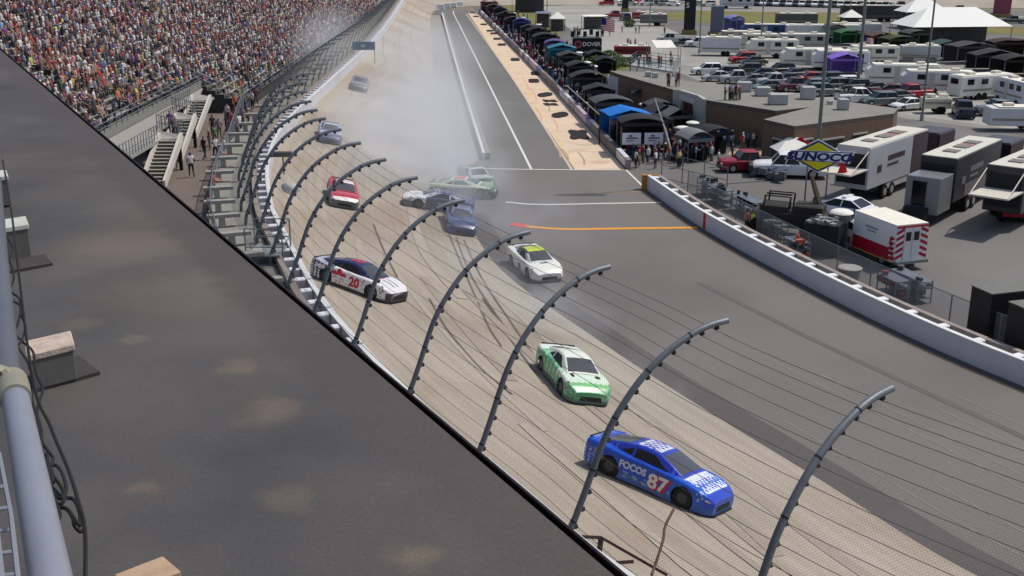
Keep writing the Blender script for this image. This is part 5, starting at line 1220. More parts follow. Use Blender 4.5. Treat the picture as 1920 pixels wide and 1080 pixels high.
for k in range(9):
    p = P(random.uniform(1195, 1262), random.uniform(117, 128), 2.4); c = random.choice(['red', 'black', 'white', 'maroon']); person((p.x, p.y, 2.4), random.uniform(0, 6), 'stand', COLN[c], f'person in a {c} top on the scaffold viewing platform', 'people watching from the platform')
# board with the track name
a = gp(1100, 118); bb = empty('track_sign_board', (a.x, a.y, 0), label='black board reading DOVER beside a round red emblem, on a scaffold', cat='sign')
dist = a.length; M = frame(Vector((0, 0, 0)), (1, 0, 0), (0, 0, 1)); kx = dist/2190
m = MB(); m.box((0, 0, 2.2), (56*kx, .3, 34*kx)); m.build('board', mat('board black', (28, 28, 30), .6), bb); m = MB()
for sx_ in (-1, 1): m.box((sx_*24*kx, .4, 1.1), (.18, .3, 2.2)); m.box((sx_*24*kx, 2.4, 2.4), (.12, .12, 4.8))
m.box((0, 1.6, 3.5), (52*kx, 2.6, .15)); m.build('scaffold', STEEL, bb)
text('lettering', 'DOVER', 10.5*kx, mat('sign white', (225, 222, 222), .5), bb, Matrix.Translation((8.5*kx, -.16, 2.2+6*kx)) @ Matrix.Rotation(PI/2, 4, 'X'), .01, .02)
m = MB(); m.box((2*kx, -.17, 2.2-8*kx), (34*kx, .03, 3.2*kx)); m.build('strapline', mat('sign grey', (120, 118, 120), .6), bb)
m = MB(); m.tube([(-17*kx, -.15, 2.2+6*kx), (-17*kx, -.19, 2.2+6*kx)], 7*kx, 20); m.build('emblem', mat('emblem red', (190, 90, 100), .6), bb); m = MB(); m.tube([(-17*kx, -.19, 2.2+6*kx), (-17*kx, -.21, 2.2+6*kx)], 4.6*kx, 20); m.build('emblem_ring', mat('emblem dark', (80, 36, 44), .6), bb)
m = MB()
for k in range(5): m.box((-2+k*.9, 2, 3.9+.3*(k % 2)), (.5, .5, .8))
m.build('equipment', DARK, bb)
for k in range(6): person((a.x+random.uniform(-3, 3), a.y+random.uniform(.8, 2.6), 3.58), random.uniform(0, 6), 'stand', COLN[random.choice(['maroon', 'black', 'grey'])], 'person on the deck above the name board', 'people above the name board')
def tent(px, py, wd, dp, h0, h1, label, col=(232, 230, 220), rz=0., name='tent'):
    q = gp(px, py); e = empty(name, (q.x, q.y, 0), rz, label, 'tent'); m = MB(); w2, d2 = wd/2, dp/2
    rd = max(0, w2-d2); m.add([(-w2, -d2, h0), (w2, -d2, h0), (w2, d2, h0), (-w2, d2, h0), (-rd, 0, h1), (rd, 0, h1)], [(0, 1, 5, 4), (1, 2, 5), (2, 3, 4, 5), (3, 0, 4), (0, 3, 2, 1)] if rd > .01 else [(0, 1, 4), (1, 2, 4), (2, 3, 4), (3, 0, 4), (0, 3, 2, 1)])
    m.build('roof', mat('tent %d %d %d' % col, col, .8, var=.04), e); 
    for sx_ in (-1, 1):
        for sy_ in (-1, 1): MB().box((sx_*(w2-.1), sy_*(d2-.1), h0/2), (.1, .1, h0)).build('leg', STEEL, e)
    m = MB(); m.box((0, d2*.5, h0*.45), (wd*.8, d2*.8, h0*.85)); m.build('stock', mat('tent contents', (84, 82, 84), .8, var=.3), e); return e
tent(993, 22, 8.5, 6, 3.4, 6.0, 'large white marquee at the top of the grass bank'); tent(1045, 58, 3, 3, 2.4, 3.6, 'small white peaked tent on a grey base by the grass'); tent(1115, 54, 5, 3, 2.5, 2.7, 'flat white awning behind the name board', rz=.1)
tent(1018, 52, 3, 3, 3.0, 3.2, 'pale grey kiosk with a blue top near the marquee', (110, 120, 150)); tent(1594, 51, 4.2, 4, 2.0, 3.4, 'small white peaked tent on the grass in front of the far paddock'); tent(1482, 316, 3.0, 2.2, 1.6, 2.5, 'white peaked tent in front of the brick building', rz=.1)
tent(1778, 80, 17.5, 9, 3.0, 5.9, 'huge white marquee roof in the far paddock', rz=.12, col=(240, 240, 232)); tent(1725, 52, 9, 6, 3.2, 5.4, 'white marquee behind the huge one', rz=.1, col=(238, 238, 230))
for (px, py, wd, col, lab) in ((1648, 92, 7, (58, 58, 60), 'dark canopy left of the huge marquee'), (1682, 98, 8, (44, 44, 46), 'black canopy in front of the huge marquee'), (1712, 92, 6, (60, 60, 62), 'grey-black canopy at the marquee corner'), (1590, 84, 6, (60, 74, 66), 'dark green canopy in the paddock'), (1560, 80, 5, (70, 70, 70), 'grey canopy beside the green one'), (1580, 138, 6, (84, 88, 126), 'dusty lilac awning beside a white caravan'), (1860, 132, 9, (40, 40, 42), 'large black canopy at the right of the paddock'), (1900, 142, 8, (30, 30, 32), 'black canopy at the right edge'), (1815, 118, 8, (46, 46, 48), 'black canopy below the huge marquee'), (1770, 112, 8, (50, 50, 52), 'dark canopy under the huge marquee front'), (1890, 112, 9, (42, 42, 44), 'black canopy behind the large black one'), (1375, 62, 4, (130, 130, 190), 'lilac canopy beside the square tower')):
    q = gp(px, py); col = tuple(int(v*random.uniform(.9, 1.5)) for v in col); canopy((q.x, q.y, 0), .1+random.uniform(-.15, .15), col, wd*random.uniform(.6, .85), 3.6, random.uniform(2.0, 2.7), lab, 0, 'dark canopies in the far paddock', True, False)
o = gp(1720, 120); 
# square towers and boards
def tower(px, py, wpx, ytop, label, col, txt=None, name='scoring_tower'):
    q = gp(px, py); k = q.length/2150; hgt = (py-ytop)*k*1.03; e = empty(name, (q.x, q.y, 0), -math.atan2(q.x, q.y), label, 'tower'); m = MB(); m.box((0, 0, hgt/2), (wpx*k, wpx*k*.6, hgt)); m.build('shaft', mat('tower %d %d %d' % col, col, .5, var=.06), e, bevel=.05)
    m = MB(); m.box((0, 0, .4), (wpx*k*1.3, wpx*k, .8)); m.build('base', mat('tower base', (140, 128, 80), .8), e)
    if txt: text('lettering', txt, 13*k, mat('tower white', (215, 215, 210), .5), e, Matrix.Translation((-wpx*k*.22, -wpx*k*.3-.03, (py-12)*k)) @ Matrix.Rotation(PI/2, 4, 'X'), .01, .03)
    return e
tower(1292, 64, 21, -14, 'tall black scoring tower with a white letter S, at the road side', (36, 37, 42), 'S'); tower(1343, 68, 24, 15, 'plain blue-grey square tower right of the black one', (104, 110, 122)); tower(1172, 22, 12, -20, 'dark tower foot at the top of the frame', (40, 40, 44)); tower(1877, 32, 28, -24, 'dull red hoarding tower at the top right corner', (140, 72, 86))
# ------------------------------------------------------------------ vehicles
PAINT = mat('vehicle paint', (200, 200, 200), .3, var=0, objcol=True, spec=.5); TAILR = mat('tail lamp', (150, 20, 24), .3, var=0); HEADL = mat('head lamp', (220, 222, 220), .15, var=0)
def vehicle(kind, loc=(0, 0, 0)):
    e = empty({'saloon': 'parked_car', 'suv': 'parked_suv', 'pickup': 'pickup_truck'}[kind], loc); W = {'saloon': .91, 'suv': .96, 'pickup': 1.0}[kind]
    ST = {'saloon': [(-2.32, .55, .72), (-2.2, .9, .96), (-1.6, 1, 1.0), (-.8, 1, .96), (.6, 1, .93), (1.1, 1, .90), (1.8, .97, .80), (2.15, .88, .70), (2.32, .6, .52)],
          'suv': [(-2.3, .85, 1.0), (-2.22, .97, 1.1), (-1.5, 1, 1.12), (.9, 1, 1.08), (1.2, 1, 1.05), (1.95, .96, .96), (2.2, .9, .85), (2.34, .7, .6)],
          'pickup': [(-2.85, .92, 1.05), (-2.8, 1, 1.12), (-1.5, 1, 1.14), (.2, 1, 1.12), (1.25, 1, 1.12), (1.6, 1, 1.10), (2.5, .97, 1.04), (2.75, .9, .9), (2.85, .8, .7)]}[kind]
    r = []
    for x, f_, zt in ST: hw = W*f_; r.append([(x, -hw*.96, .28), (x, -hw, .5), (x, -hw, zt-.13), (x, -hw+.13, zt), (x, hw-.13, zt), (x, hw, zt-.13), (x, hw, .5), (x, hw*.96, .28)])
    MB().loft(r).build('body', PAINT, e, smooth=True)
    cab = {'saloon': (-1.75, -.85, .25, 1.15, .95, 1.43), 'suv': (-2.15, -1.85, .3, 1.05, 1.08, 1.72), 'pickup': (-.75, -.55, .75, 1.35, 1.1, 1.82)}[kind]
    x0, x1, x2, x3, zb, zt = cab; w0, w1 = W-.08, W-.27
    m = MB(); m.add([(x0, -w0, zb-.03), (x3, -w0, zb-.03), (x3, w0, zb-.03), (x0, w0, zb-.03), (x1, -w1, zt-.04), (x2, -w1, zt-.04), (x2, w1, zt-.04), (x1, w1, zt-.04)], [(0, 3, 2, 1), (4, 5, 6, 7), (0, 1, 5, 4), (1, 2, 6, 5), (2, 3, 7, 6), (3, 0, 4, 7)]); m.build('windows', GLASS, e)
    m = MB(); m.add([(x1-.08, -w1-.03, zt-.05), (x2+.08, -w1-.03, zt-.05), (x2+.08, w1+.03, zt-.05), (x1-.08, w1+.03, zt-.05), (x1+.08, -w1+.08, zt+.02), (x2-.08, -w1+.08, zt+.02), (x2-.08, w1-.08, zt+.02), (x1+.08, w1-.08, zt+.02)], [(0, 3, 2, 1), (4, 5, 6, 7), (0, 1, 5, 4), (1, 2, 6, 5), (2, 3, 7, 6), (3, 0, 4, 7)])
    for sg in (-1, 1):
        for (a_, b_) in (((x0, zb), (x1, zt-.04)), ((x3, zb), (x2, zt-.04)), (((x0+x3)/2+.05, zb), ((x1+x2)/2+.0, zt-.04))): m.tube([(a_[0], sg*(w0+.01), a_[1]), (b_[0], sg*(w1+.01), b_[1])], .045, 5)
    m.build('roof', PAINT, e, smooth=True)
    if kind == 'pickup': m = MB(); m.box((-1.8, 0, 1.12), (1.9, 1.6, .06)); m.build('bed', DARK, e)
    L = ST[-1][0]; wb = {'saloon': 1.38, 'suv': 1.4, 'pickup': 1.75}[kind]; rr = .33 if kind == 'saloon' else .40
    for sx_ in (-1, 1):
        for sg in (-1, 1):
            m = MB(); m.tube([(sx_*wb, sg*(W-.2), rr), (sx_*wb, sg*(W+.02), rr)], rr, 14); o = m.build('wheel', BLACK, e, smooth=True); m = MB(); m.tube([(sx_*wb, sg*(W+.0), rr), (sx_*wb, sg*(W+.03), rr)], rr*.6, 10); m.build('rim', mat('alloy', (170, 172, 175), .3, .7), o)
    for sg in (-1, 1):
        m = MB(); m.box((L-.13, sg*W*.72, ST[-2][2]-.12), (.2, .34, .14)); m.build('headlight', HEADL, e); m = MB(); m.box((-L+.05, sg*W*.78, ST[1][2]-.2), (.1, .26, .2)); m.build('tail_light', TAILR, e)
    MB().box((L-.0, 0, .42), (.1, W*1.5, .2)).build('bumper', DARK, e); MB().box((-L+.0, 0, .42), (.1, W*1.6, .2)).build('bumper', DARK, e)
    return e
VP = {k: vehicle(k) for k in ('saloon', 'suv', 'pickup')}
VC = {'white': (232, 232, 230), 'silver': (172, 174, 176), 'grey': (112, 116, 118), 'dark grey': (70, 74, 76), 'black': (26, 27, 30), 'red': (176, 28, 38), 'maroon': (92, 40, 52), 'dark green': (58, 74, 68), 'navy': (40, 42, 70), 'dark red': (140, 28, 48), 'teal grey': (92, 108, 106)}
def car(kind, px, py, hd, col, lab, group='vehicles parked in the infield'):
    q = gp(px, py); r_ = move_used(VP[kind], used, loc=(q.x, q.y, 0), rz=math.radians(hd), color=lin(VC[col]), cat={'saloon': 'car', 'suv': 'car', 'pickup': 'pickup truck'}[kind], label=lab or f'{col} {kind} parked in the infield', group=group); r_.scale = (.86, .86, .9); return r_
LOT = 'in the parking lot behind the brick building'
for k, px, py, hd, c in (('suv', 1462, 140, 195, 'black'), ('saloon', 1488, 146, 192, 'dark grey'), ('saloon', 1518, 154, 185, 'red'), ('suv', 1550, 158, 190, 'dark grey'), ('suv', 1580, 166, 186, 'white'), ('pickup', 1455, 162, 180, 'silver'),
    ('pickup', 1492, 171, 186, 'maroon'), ('suv', 1545, 180, 10, 'teal grey'), ('suv', 1598, 172, 190, 'dark grey'), ('pickup', 1608, 192, 5, 'white'), ('suv', 1647, 198, 188, 'teal grey'), ('saloon', 1636, 174, 190, 'dark grey'), ('saloon', 1668, 178, 175, 'maroon'),
    ('pickup', 1708, 184, 190, 'red'), ('saloon', 1702, 206, 200, 'white'), ('suv', 1325, 140, 180, 'white'), ('saloon', 1345, 152, 180, 'silver'), ('saloon', 1372, 140, 185, 'teal grey'), ('suv', 1400, 140, 178, 'dark green'), ('saloon', 1428, 146, 184, 'black'),
    ('pickup', 1385, 156, 178, 'silver'), ('saloon', 1412, 158, 183, 'grey'), ('saloon', 1438, 156, 175, 'grey'), ('suv', 1360, 146, 175, 'grey'), ('saloon', 1440, 170, 184, 'teal grey'), ('suv', 1520, 172, 186, 'grey'), ('saloon', 1475, 156, 183, 'dark grey'), ('saloon', 1680, 190, 186, 'dark grey'), ('suv', 1560, 170, 185, 'grey')):
    car(k, px, py, hd, c, f'{c} {k} parked {LOT}')
RS = 'beside the light access road'
for k, px, py, hd, c, l_ in (('pickup', 1258, 80, 170, 'silver', f'silver pickup nearest the black tower {RS}'), ('saloon', 1284, 86, 170, 'dark grey', f'dark grey saloon behind the silver pickup {RS}'), ('suv', 1392, 118, 190, 'red', f'bright red suv {RS}'), ('saloon', 1412, 122, 185, 'dark grey', f'dark saloon tucked in front of the red suv {RS}'), ('pickup', 1155, 34, 190, 'dark red', f'dull red pickup pulling a red trailer {RS}'), ('pickup', 1312, 88, 172, 'white', 'white pickup hitched to the large white box trailer'),
    ('pickup', 1805, 218, 78, 'navy', 'navy pickup driving away along the grey road, right of the brick building'), ('pickup', 1872, 216, 182, 'teal grey', 'grey-green pickup parked near the right edge'), ('pickup', 1404, 320, 184, 'dark red', 'dark red crew-cab pickup standing in front of the pit throng'), ('suv', 1732, 330, 80, 'silver', 'silver car half hidden behind the black transporter'), ('pickup', 1712, 200, 0, 'red', None), ('suv', 1172, 38, 100, 'dark grey', 'dark vehicle behind the red pickup on the far road')):
    if l_: car(k, px, py, hd, c, l_)
for i_ in range(13): car(random.choice(['saloon', 'suv']), 1135+i_*16+random.uniform(-3, 3), 8+random.uniform(-2, 2)+i_*.2, random.choice([175, 5, 60]), random.choice(['white', 'silver', 'dark grey', 'white', 'red']), 'car in the far row beyond the access road', 'cars in the far row')
for i_ in range(24): car('pickup', 1396+i_*12, 10+i_*.28, 250, 'white' if i_ % 2 else 'dark grey', 'small distant vehicle in the line along the far backstretch', 'vehicles lined up along the backstretch')
for px, py, c, l_ in ((1690, 15, 'maroon', 'long maroon truck on the far backstretch'), (1752, 33, 'maroon', 'maroon vehicle behind the huge marquee'), (1800, 23, 'dark grey', 'dark vehicle on the grey strip at the far right'), (1900, 44, 'dark green', 'dark green vehicle on the grass at the right edge'), (1775, 34, 'white', 'white vehicle behind the huge marquee')): car('pickup', px, py, 178, c, l_)
# caravans, motorhomes and box trailers
def rv(px, py, L, hd, label, col=(222, 218, 204), H_=3.1, W_=2.5, kind='caravan', stripe=(150, 140, 130), win=True):
    L *= .9; H_ *= .86; W_ *= .9; q = gp(px, py); e = empty(kind, (q.x, q.y, 0), math.radians(hd), label, 'trailer' if 'trailer' in kind or 'transporter' in kind else 'motorhome', 'caravans and trailers in the infield'); m = MB(); h2 = L/2
    pr = [(-h2, .5), (-h2, H_), (h2-.9, H_+.05), (h2-.15, H_-.6), (h2, 1.5), (h2-.25, .5)] if win else [(-h2, .55), (-h2, H_), (h2, H_), (h2, .55)]
    m.loft([[(x, y, z) for x, z in pr] for y in (-W_/2, W_/2)]); m.build('body', mat('body %d %d %d' % col, col, .5, var=.05, scale=1), e, bevel=.06)
    m = MB(); m.box((-.3, 0, H_+.07), (L-.9, W_-.15, .06)); m.build('roof', mat('rv roof', (226, 222, 208), .7, var=.08), e); m = MB()
    for x in (-.25, .2): MB().box((L*x, 0, H_+.24), (.9, .8, .28)).build('air_unit', mat('ac cream', (214, 208, 190), .6), e, bevel=.04)
    for sg in (-1, 1):
        m = MB(); m.box((0, sg*(W_/2+.01), 1.15), (L*.92, .02, .22)); m.build('stripe', mat('stripe %d %d %d' % stripe, stripe, .5), e)
        if win:
            for x in (-.34, -.1, .22): m = MB(); m.box((L*x, sg*(W_/2+.015), 2.05), (.9, .03, .6)); m.build('window', GLASS, e)
            m = MB(); m.box((L*.08, sg*(W_/2+.02), 1.55), (.65, .03, 1.9)); m.build('door', mat('rv door', (190, 186, 176), .5), e)
        for x in (-.18, -.08) if not kind == 'motorhome' else (-.3, .32): m = MB(); m.tube([(L*x, sg*(W_/2-.25), .4), (L*x, sg*(W_/2+.01), .4)], .4, 12); m.build('wheel', BLACK, e)
    if win: m = MB(); m.box((-h2-.01, 0, 2.1), (.03, 1.2, .6)); m.build('window', GLASS, e)
    return e
rv(1350, 104, 6.6, 170, 'large plain white box trailer behind the white pickup', (206, 208, 208), 3.2, kind='box_trailer', win=False)
rv(1445, 108, 8.5, 176, 'white caravan above the red suv'); rv(1500, 96, 9, 178, 'silver caravan with a rounded end', (168, 170, 168)); rv(1520, 128, 9.5, 176, 'cream caravan with an open brown annex'); rv(1572, 132, 8.5, 172, 'white caravan behind the lilac awning', (226, 226, 222)); rv(1632, 122, 8, 176, 'white caravan right of the lilac awning')
rv(1688, 162, 9.5, 170, 'long white caravan behind the red pickup, brown stripe', (224, 222, 214)); rv(1752, 176, 9, 168, 'white motorhome with a grey side awning', (216, 216, 214), kind='motorhome'); rv(1840, 184, 9, 20, 'white caravan with a white side awning, end window facing', (226, 226, 214)); rv(1905, 196, 7, 95, 'tall white van near the right edge', (206, 208, 214), kind='motorhome')
rv(1910, 244, 7, 175, 'white box trailer cut by the right edge', (206, 206, 208), 2.6, kind='box_trailer', win=False); rv(1752, 212, 3.2, 178, 'small cream box trailer behind the white saloon', (206, 200, 176), 1.9, 1.7, 'box_trailer', win=False); rv(1440, 76, 11, 178, 'dark blue coach with a pale roof', (52, 78, 118), 3.2, kind='motorhome'); rv(1492, 50, 9, 176, 'long grey trailer with a white roof on the grass', (90, 92, 92), 3.0, kind='box_trailer', win=False); rv(1540, 78, 14, 177, 'very long white trailer with a cream roof', (206, 206, 202), 3.3, kind='box_trailer', win=False)
rv(1600, 74, 10, 174, 'pale grey trailer right of the very long white one', (170, 172, 172), 3.2, kind='box_trailer', win=False); rv(1640, 40, 16, 176, 'dark grey transporter with faded lettering beyond the grass', (64, 62, 64), 3.8, kind='transporter', win=False, stripe=(110, 104, 104)); rv(1722, 118, 6, 172, 'white box trailer below the black canopies', (190, 192, 194), 2.9, kind='box_trailer', win=False); rv(1205, 40, 5, 178, 'dark red trailer behind the red pickup', (150, 40, 56), 2.2, 2.2, 'box_trailer', win=False); rv(1225, 48, 6, 176, 'grey trailer beside the black tower', (110, 110, 110), 2.6, kind='box_trailer', win=False); rv(1185, 108, 6, 178, 'dark red display trailer beside the access road', (128, 34, 38), 2.0, 2.2, 'box_trailer', win=False, stripe=(60, 30, 30))
rv(1385, 90, 8, 178, 'brown and white caravan under the blue-grey tower', (160, 140, 130)); rv(1420, 96, 7, 178, 'cream caravan left of the white ones', (200, 196, 176)); rv(1380, 16, 9, 178, 'long white coach in the far row', (190, 196, 200), kind='motorhome')
for px in (1590, 1622, 1656, 1690, 1722):
    q = gp(px, 106+(px-1590)*.14); o = MB().box((q.x, q.y, .7), (4.6, .3, 1.4), rz=-.25).box((q.x, q.y-.2, .9), (1.6, .06, .6), 1, rz=-.25).build('barrier_panel', [mat('barrier grey', (118, 116, 110), .8), mat('barrier pale', (176, 174, 168), .7)]); tag(o, 'grey concrete barrier section with a pale panel in the paddock wall', 'barrier', 'barrier sections of the paddock wall')
# race transporters from their roof corners
def boxframe(a, b_, c, z):
    """roof corners: a near right, b far right, c near left"""
    A, B_, C_ = P(*a, z), P(*b_, z), P(*c, z); x = (B_-A); L = x.length; x.normalize(); y = Vector((-x.y, x.x, 0)); W_ = abs((C_-A).dot(y)); return A, x, y, L, W_
def transporter(a, b_, c, z, label, side, gate=True, Lf=None, WW=2.4, step=False):
    A, x, y, L, W_ = boxframe(a, b_, c, z); W_ = WW; print('TR', L, W_); L = min(L, 13.5); o = A+y*W_/2; e = empty('transporter', (o.x, o.y, 0), math.atan2(x.y, x.x), label, 'transporter', 'race transporters in the paddock')
    m = MB(); m.box((L/2, 0, (z+1.1)/2), (L, W_, z-1.1)); m.box((L/2+1.5, 0, .85), (L-4, W_-.1, .5)); m.build('body', mat('body %d %d %d' % side, side, .3, var=.08, scale=.6), e, bevel=.04)
    m = MB(); m.box((L*.62, 0, z+.065), (L*.34, W_*.42, .02)); m.build('roof_marks', mat('roof marks', (150, 110, 106), .6, var=.3, scale=3), e); m = MB(); m.box((L/2, 0, z+.03), (L-.1, W_-.1, .05)); m.build('roof', mat('transporter roof', (206, 203, 188), .6, var=.06), e); m = MB()
    for k in range(3): m.box((L*(.25+.22*k), 0, z+.09), (1.0, .9, .08))
    m.build('roof_hatch', mat('hatch', (120, 118, 112), .6), e); m = MB(); m.box((-.02, 0, 2.5), (.05, W_-.3, z-1.9)); m.build('rear_opening', mat('rear interior', (36, 36, 38), .7), e)
    m = MB(); m.box((L*.45, -W_/2-.01, 2.9), (L*.28, .02, .34)); m.box((L*.4, -W_/2-.01, 2.4), (L*.18, .02, .16)); m.box((L*.18, -W_/2-.01, 2.35), (.7, .02, .5)); m.box((L*.86, -W_/2-.012, (z+1.1)/2), (L*.27, .016, z-1.15)) if sum(side) > 300 else m.box((L*.6, -W_/2-.012, 1.6), (L*.75, .016, .8)); m.build('side_graphics', mat('side marks dark', (128, 124, 128), .4) if sum(side) < 300 else mat('side marks light', (74, 60, 66), .4), e)
    for sg in (-1, 1):
        for k in (3.2, 4.4): m = MB(); m.tube([(k, sg*(W_/2-.35), .5), (k, sg*(W_/2-.02), .5)], .5, 14); w_ = m.build('wheel', BLACK, e); m = MB(); m.tube([(k, sg*(W_/2-.03), .5), (k, sg*(W_/2+.01), .5)], .27, 10); m.build('rim', mat('chrome', (190, 192, 195), .15, .9), w_)
    m = MB(); m.tube([(L+2.3, -.95, .55), (L+2.3, .95, .55)], .5, 14); m.tube([(L+5, -.95, .55), (L+5, .95, .55)], .5, 14); m.build('tractor_wheel', BLACK, e); m = MB(); m.box((L+4, 0, 2.1), (3.4, 2.4, 2.6)); m.box((L+2, 0, .9), (4, 1.2, .4)); m.build('tractor', mat('tractor paint', (52, 34, 44), .3), e, bevel=.12)
    if gate: m = MB(); m.box((-1.4, 0, 2.55), (2.8, W_, .10)); m.tube([(-.1, W_/2-.05, 3.8), (-2.6, W_/2-.05, 2.6)], .04, 5); m.tube([(-.1, -W_/2+.05, 3.8), (-2.6, -W_/2+.05, 2.6)], .04, 5); m.build('lift_gate', mat('gate pale', (205, 198, 184), .6, var=.1), e)
    if step: m = MB(); m.box((-1.3, 0, 1.9), (2.4, W_-.2, 2.4)); m.build('rear_lounge', mat('lounge silver', (136, 138, 142), .35, .3), e, bevel=.04); m = MB(); m.box((-2.52, .2, 2.0), (.03, .9, 1.6)); m.build('rear_door', GLASS, e); m = MB(); m.box((-2.7, .2, .6), (.9, 1.4, 1.1)); m.build('steps', DARK, e)
    return e
transporter((1632, 279), (1742, 243), (1586, 276), 4.0, 'white race transporter with its lift gate raised, left of the three', (180, 181, 186), Lf=0)
transporter((1796, 299), (1880, 262), (1742, 293), 4.0, 'black race transporter with a silver rear lounge, middle of the three', (60, 60, 64), gate=False, Lf=0, step=True)
transporter((1925, 318), (2000, 284), (1873, 307), 4.0, 'dark race transporter with a raised pale gate, cut by the right edge', (60, 58, 62), Lf=0)
# ambulance
A = P(1686, 425, 2.6); Cc = P(1739, 417, 2.6); ab = (P(1624, 396, 2.6)-A).normalized(); ac_ = (Cc-A).normalized(); x = (ab+Vector((-ac_.y, ac_.x, 0))).normalized(); y = Vector((-x.y, x.x, 0)); o = (A+Cc)/2; L = 3.9; W_ = 2.15
e = empty('ambulance', (o.x, o.y, 0), math.atan2(x.y, x.x), 'white ambulance with a red lower stripe and red chevrons across the rear', 'ambulance')
AW = mat('ambulance white', (226, 226, 224), .35, var=.03); AR = mat('ambulance red', (170, 26, 48), .4, var=.04)
m = MB(); m.box((L/2, 0, 1.53), (L, W_, 2.1)); m.build('box_body', AW, e, bevel=.06); m = MB(); m.box((L/2, 0, 2.60), (L-.05, W_-.06, .05)); m.build('roof', mat('ambulance roof', (232, 226, 208), .6), e)
m = MB(); r = []
for xx, zt, hw in ((L, 1.9, 1.0), (L+.35, 1.95, 1.0), (L+.9, 1.35, .98), (L+1.7, 1.2, .93), (L+1.95, .9, .85)): r.append([(xx, -hw, .45), (xx, -hw, zt-.12), (xx, -hw+.12, zt), (xx, hw-.12, zt), (xx, hw, zt-.12), (xx, hw, .45)])
m.loft(r); m.build('cab', AW, e, smooth=True); m = MB(); m.add([(L+.42, -.85, 1.92), (L+.42, .85, 1.92), (L+.93, .88, 1.40), (L+.93, -.88, 1.40)], [(0, 1, 2, 3)]); 
for sg in (-1, 1): m.box((L+.35, sg*1.0, 1.6), (.5, .03, .4))
m.build('cab_windows', GLASS, e)
for sg in (-1, 1):
    m = MB(); m.box((L/2+.2, sg*(W_/2+.01), .85), (L-.6, .02, .78)); m.box((L+.8, sg*.985, .72), (1.5, .03, .4)); m.build('red_stripe', AR, e); m = MB(); m.box((L/2, sg*(W_/2+.012), .48), (L-.2, .02, .06)); m.build('yellow_line', mat('amb yellow', (200, 170, 60), .5), e)
    m = MB(); m.box((L*.55, sg*(W_/2+.012), 2.0), (1.1, .02, .12)); m.box((L*.55, sg*(W_/2+.012), 1.8), (.8, .02, .08)); m.build('side_marks', mat('amb grey', (150, 150, 158), .5), e)
    m = MB()
    for k in range(5): m.add([(0.0+.12*k, sg*(W_/2+.014), .6+.28*k*.9), (.75-.06*k, sg*(W_/2+.014), .6+.3*k), (.6-.06*k, sg*(W_/2+.014), .75+.3*k), (0.0, sg*(W_/2+.014), .85+.28*k*.9)], [(0, 1, 2, 3)])
    m.build('side_chevrons', AR, e)
    for xx in (1.0, L+1.0): m = MB(); m.tube([(xx, sg*(W_/2-.3), .42), (xx, sg*(W_/2+.005) if xx < 2 else sg*1.0, .42)], .42, 16); w_ = m.build('wheel', BLACK, e, smooth=True); m = MB(); m.tube([(xx, sg*(W_/2-.05) if xx < 2 else sg*.97, .42), (xx, sg*(W_/2+.02) if xx < 2 else sg*1.02, .42)], .22, 10); m.build('rim', mat('chrome', (190, 192, 195), .15, .9), w_)
m = MB()
for sg in (-1, 1):
    for k in range(5): z0 = .62+.36*k; m.add([(-.035, sg*.56, z0+.22), (-.035, sg*1.05, z0), (-.035, sg*1.05, z0+.18), (-.035, sg*.56, z0+.40)], [(0, 1, 2, 3) if sg < 0 else (3, 2, 1, 0)])
m.box((-.03, 0, 2.5), (.02, 2.1, .12)); m.build('rear_chevrons', AR, e)
m = MB()
for sg in (-1, 1): m.box((-.03, sg*.27, 1.5), (.03, .50, 1.9))
m.build('rear_door', mat('amb door', (206, 208, 210), .4), e); m = MB()
for sg in (-1, 1): m.box((-.05, sg*.27, 1.95), (.02, .34, .5))
m.build('rear_window', GLASS, e); m = MB(); m.box((-.12, 0, .5), (.3, 2.1, .16)); m.build('bumper', STEEL, e)
# pace car
pc_ = vehicle('saloon'); pc_.name = 'pace_car'; q = gp(1578, 408); pc_.location = (q.x, q.y, 0); pc_.rotation_euler = (0, 0, head((1590, 410), (1545, 402))); tag(pc_, 'white pace car with a blue tail and a roof light bar, beside the grey booth', 'car')
for ch_ in CHILD[[k for k in CHILD if CHILD[k] and CHILD[k][0].parent == pc_][0]]: ch_.color = (*lin((232, 234, 238)), 1)
m = MB(); m.box((-1.75, 0, .70), (1.25, 1.86, .46)); m.build('blue_tail', mat('tail blue', (30, 90, 160), .3), pc_, bevel=.08); m = MB(); m.box((-.3, 0, 1.5), (.3, 1.1, .1)); m.build('light_bar', mat('bar white', (225, 225, 225), .3), pc_, bevel=.02); m = MB(); m.box((-2.36, 0, .86), (.03, 1.3, .1)); m.build('tail_strip', mat('tail red', (200, 30, 60), .4), pc_)
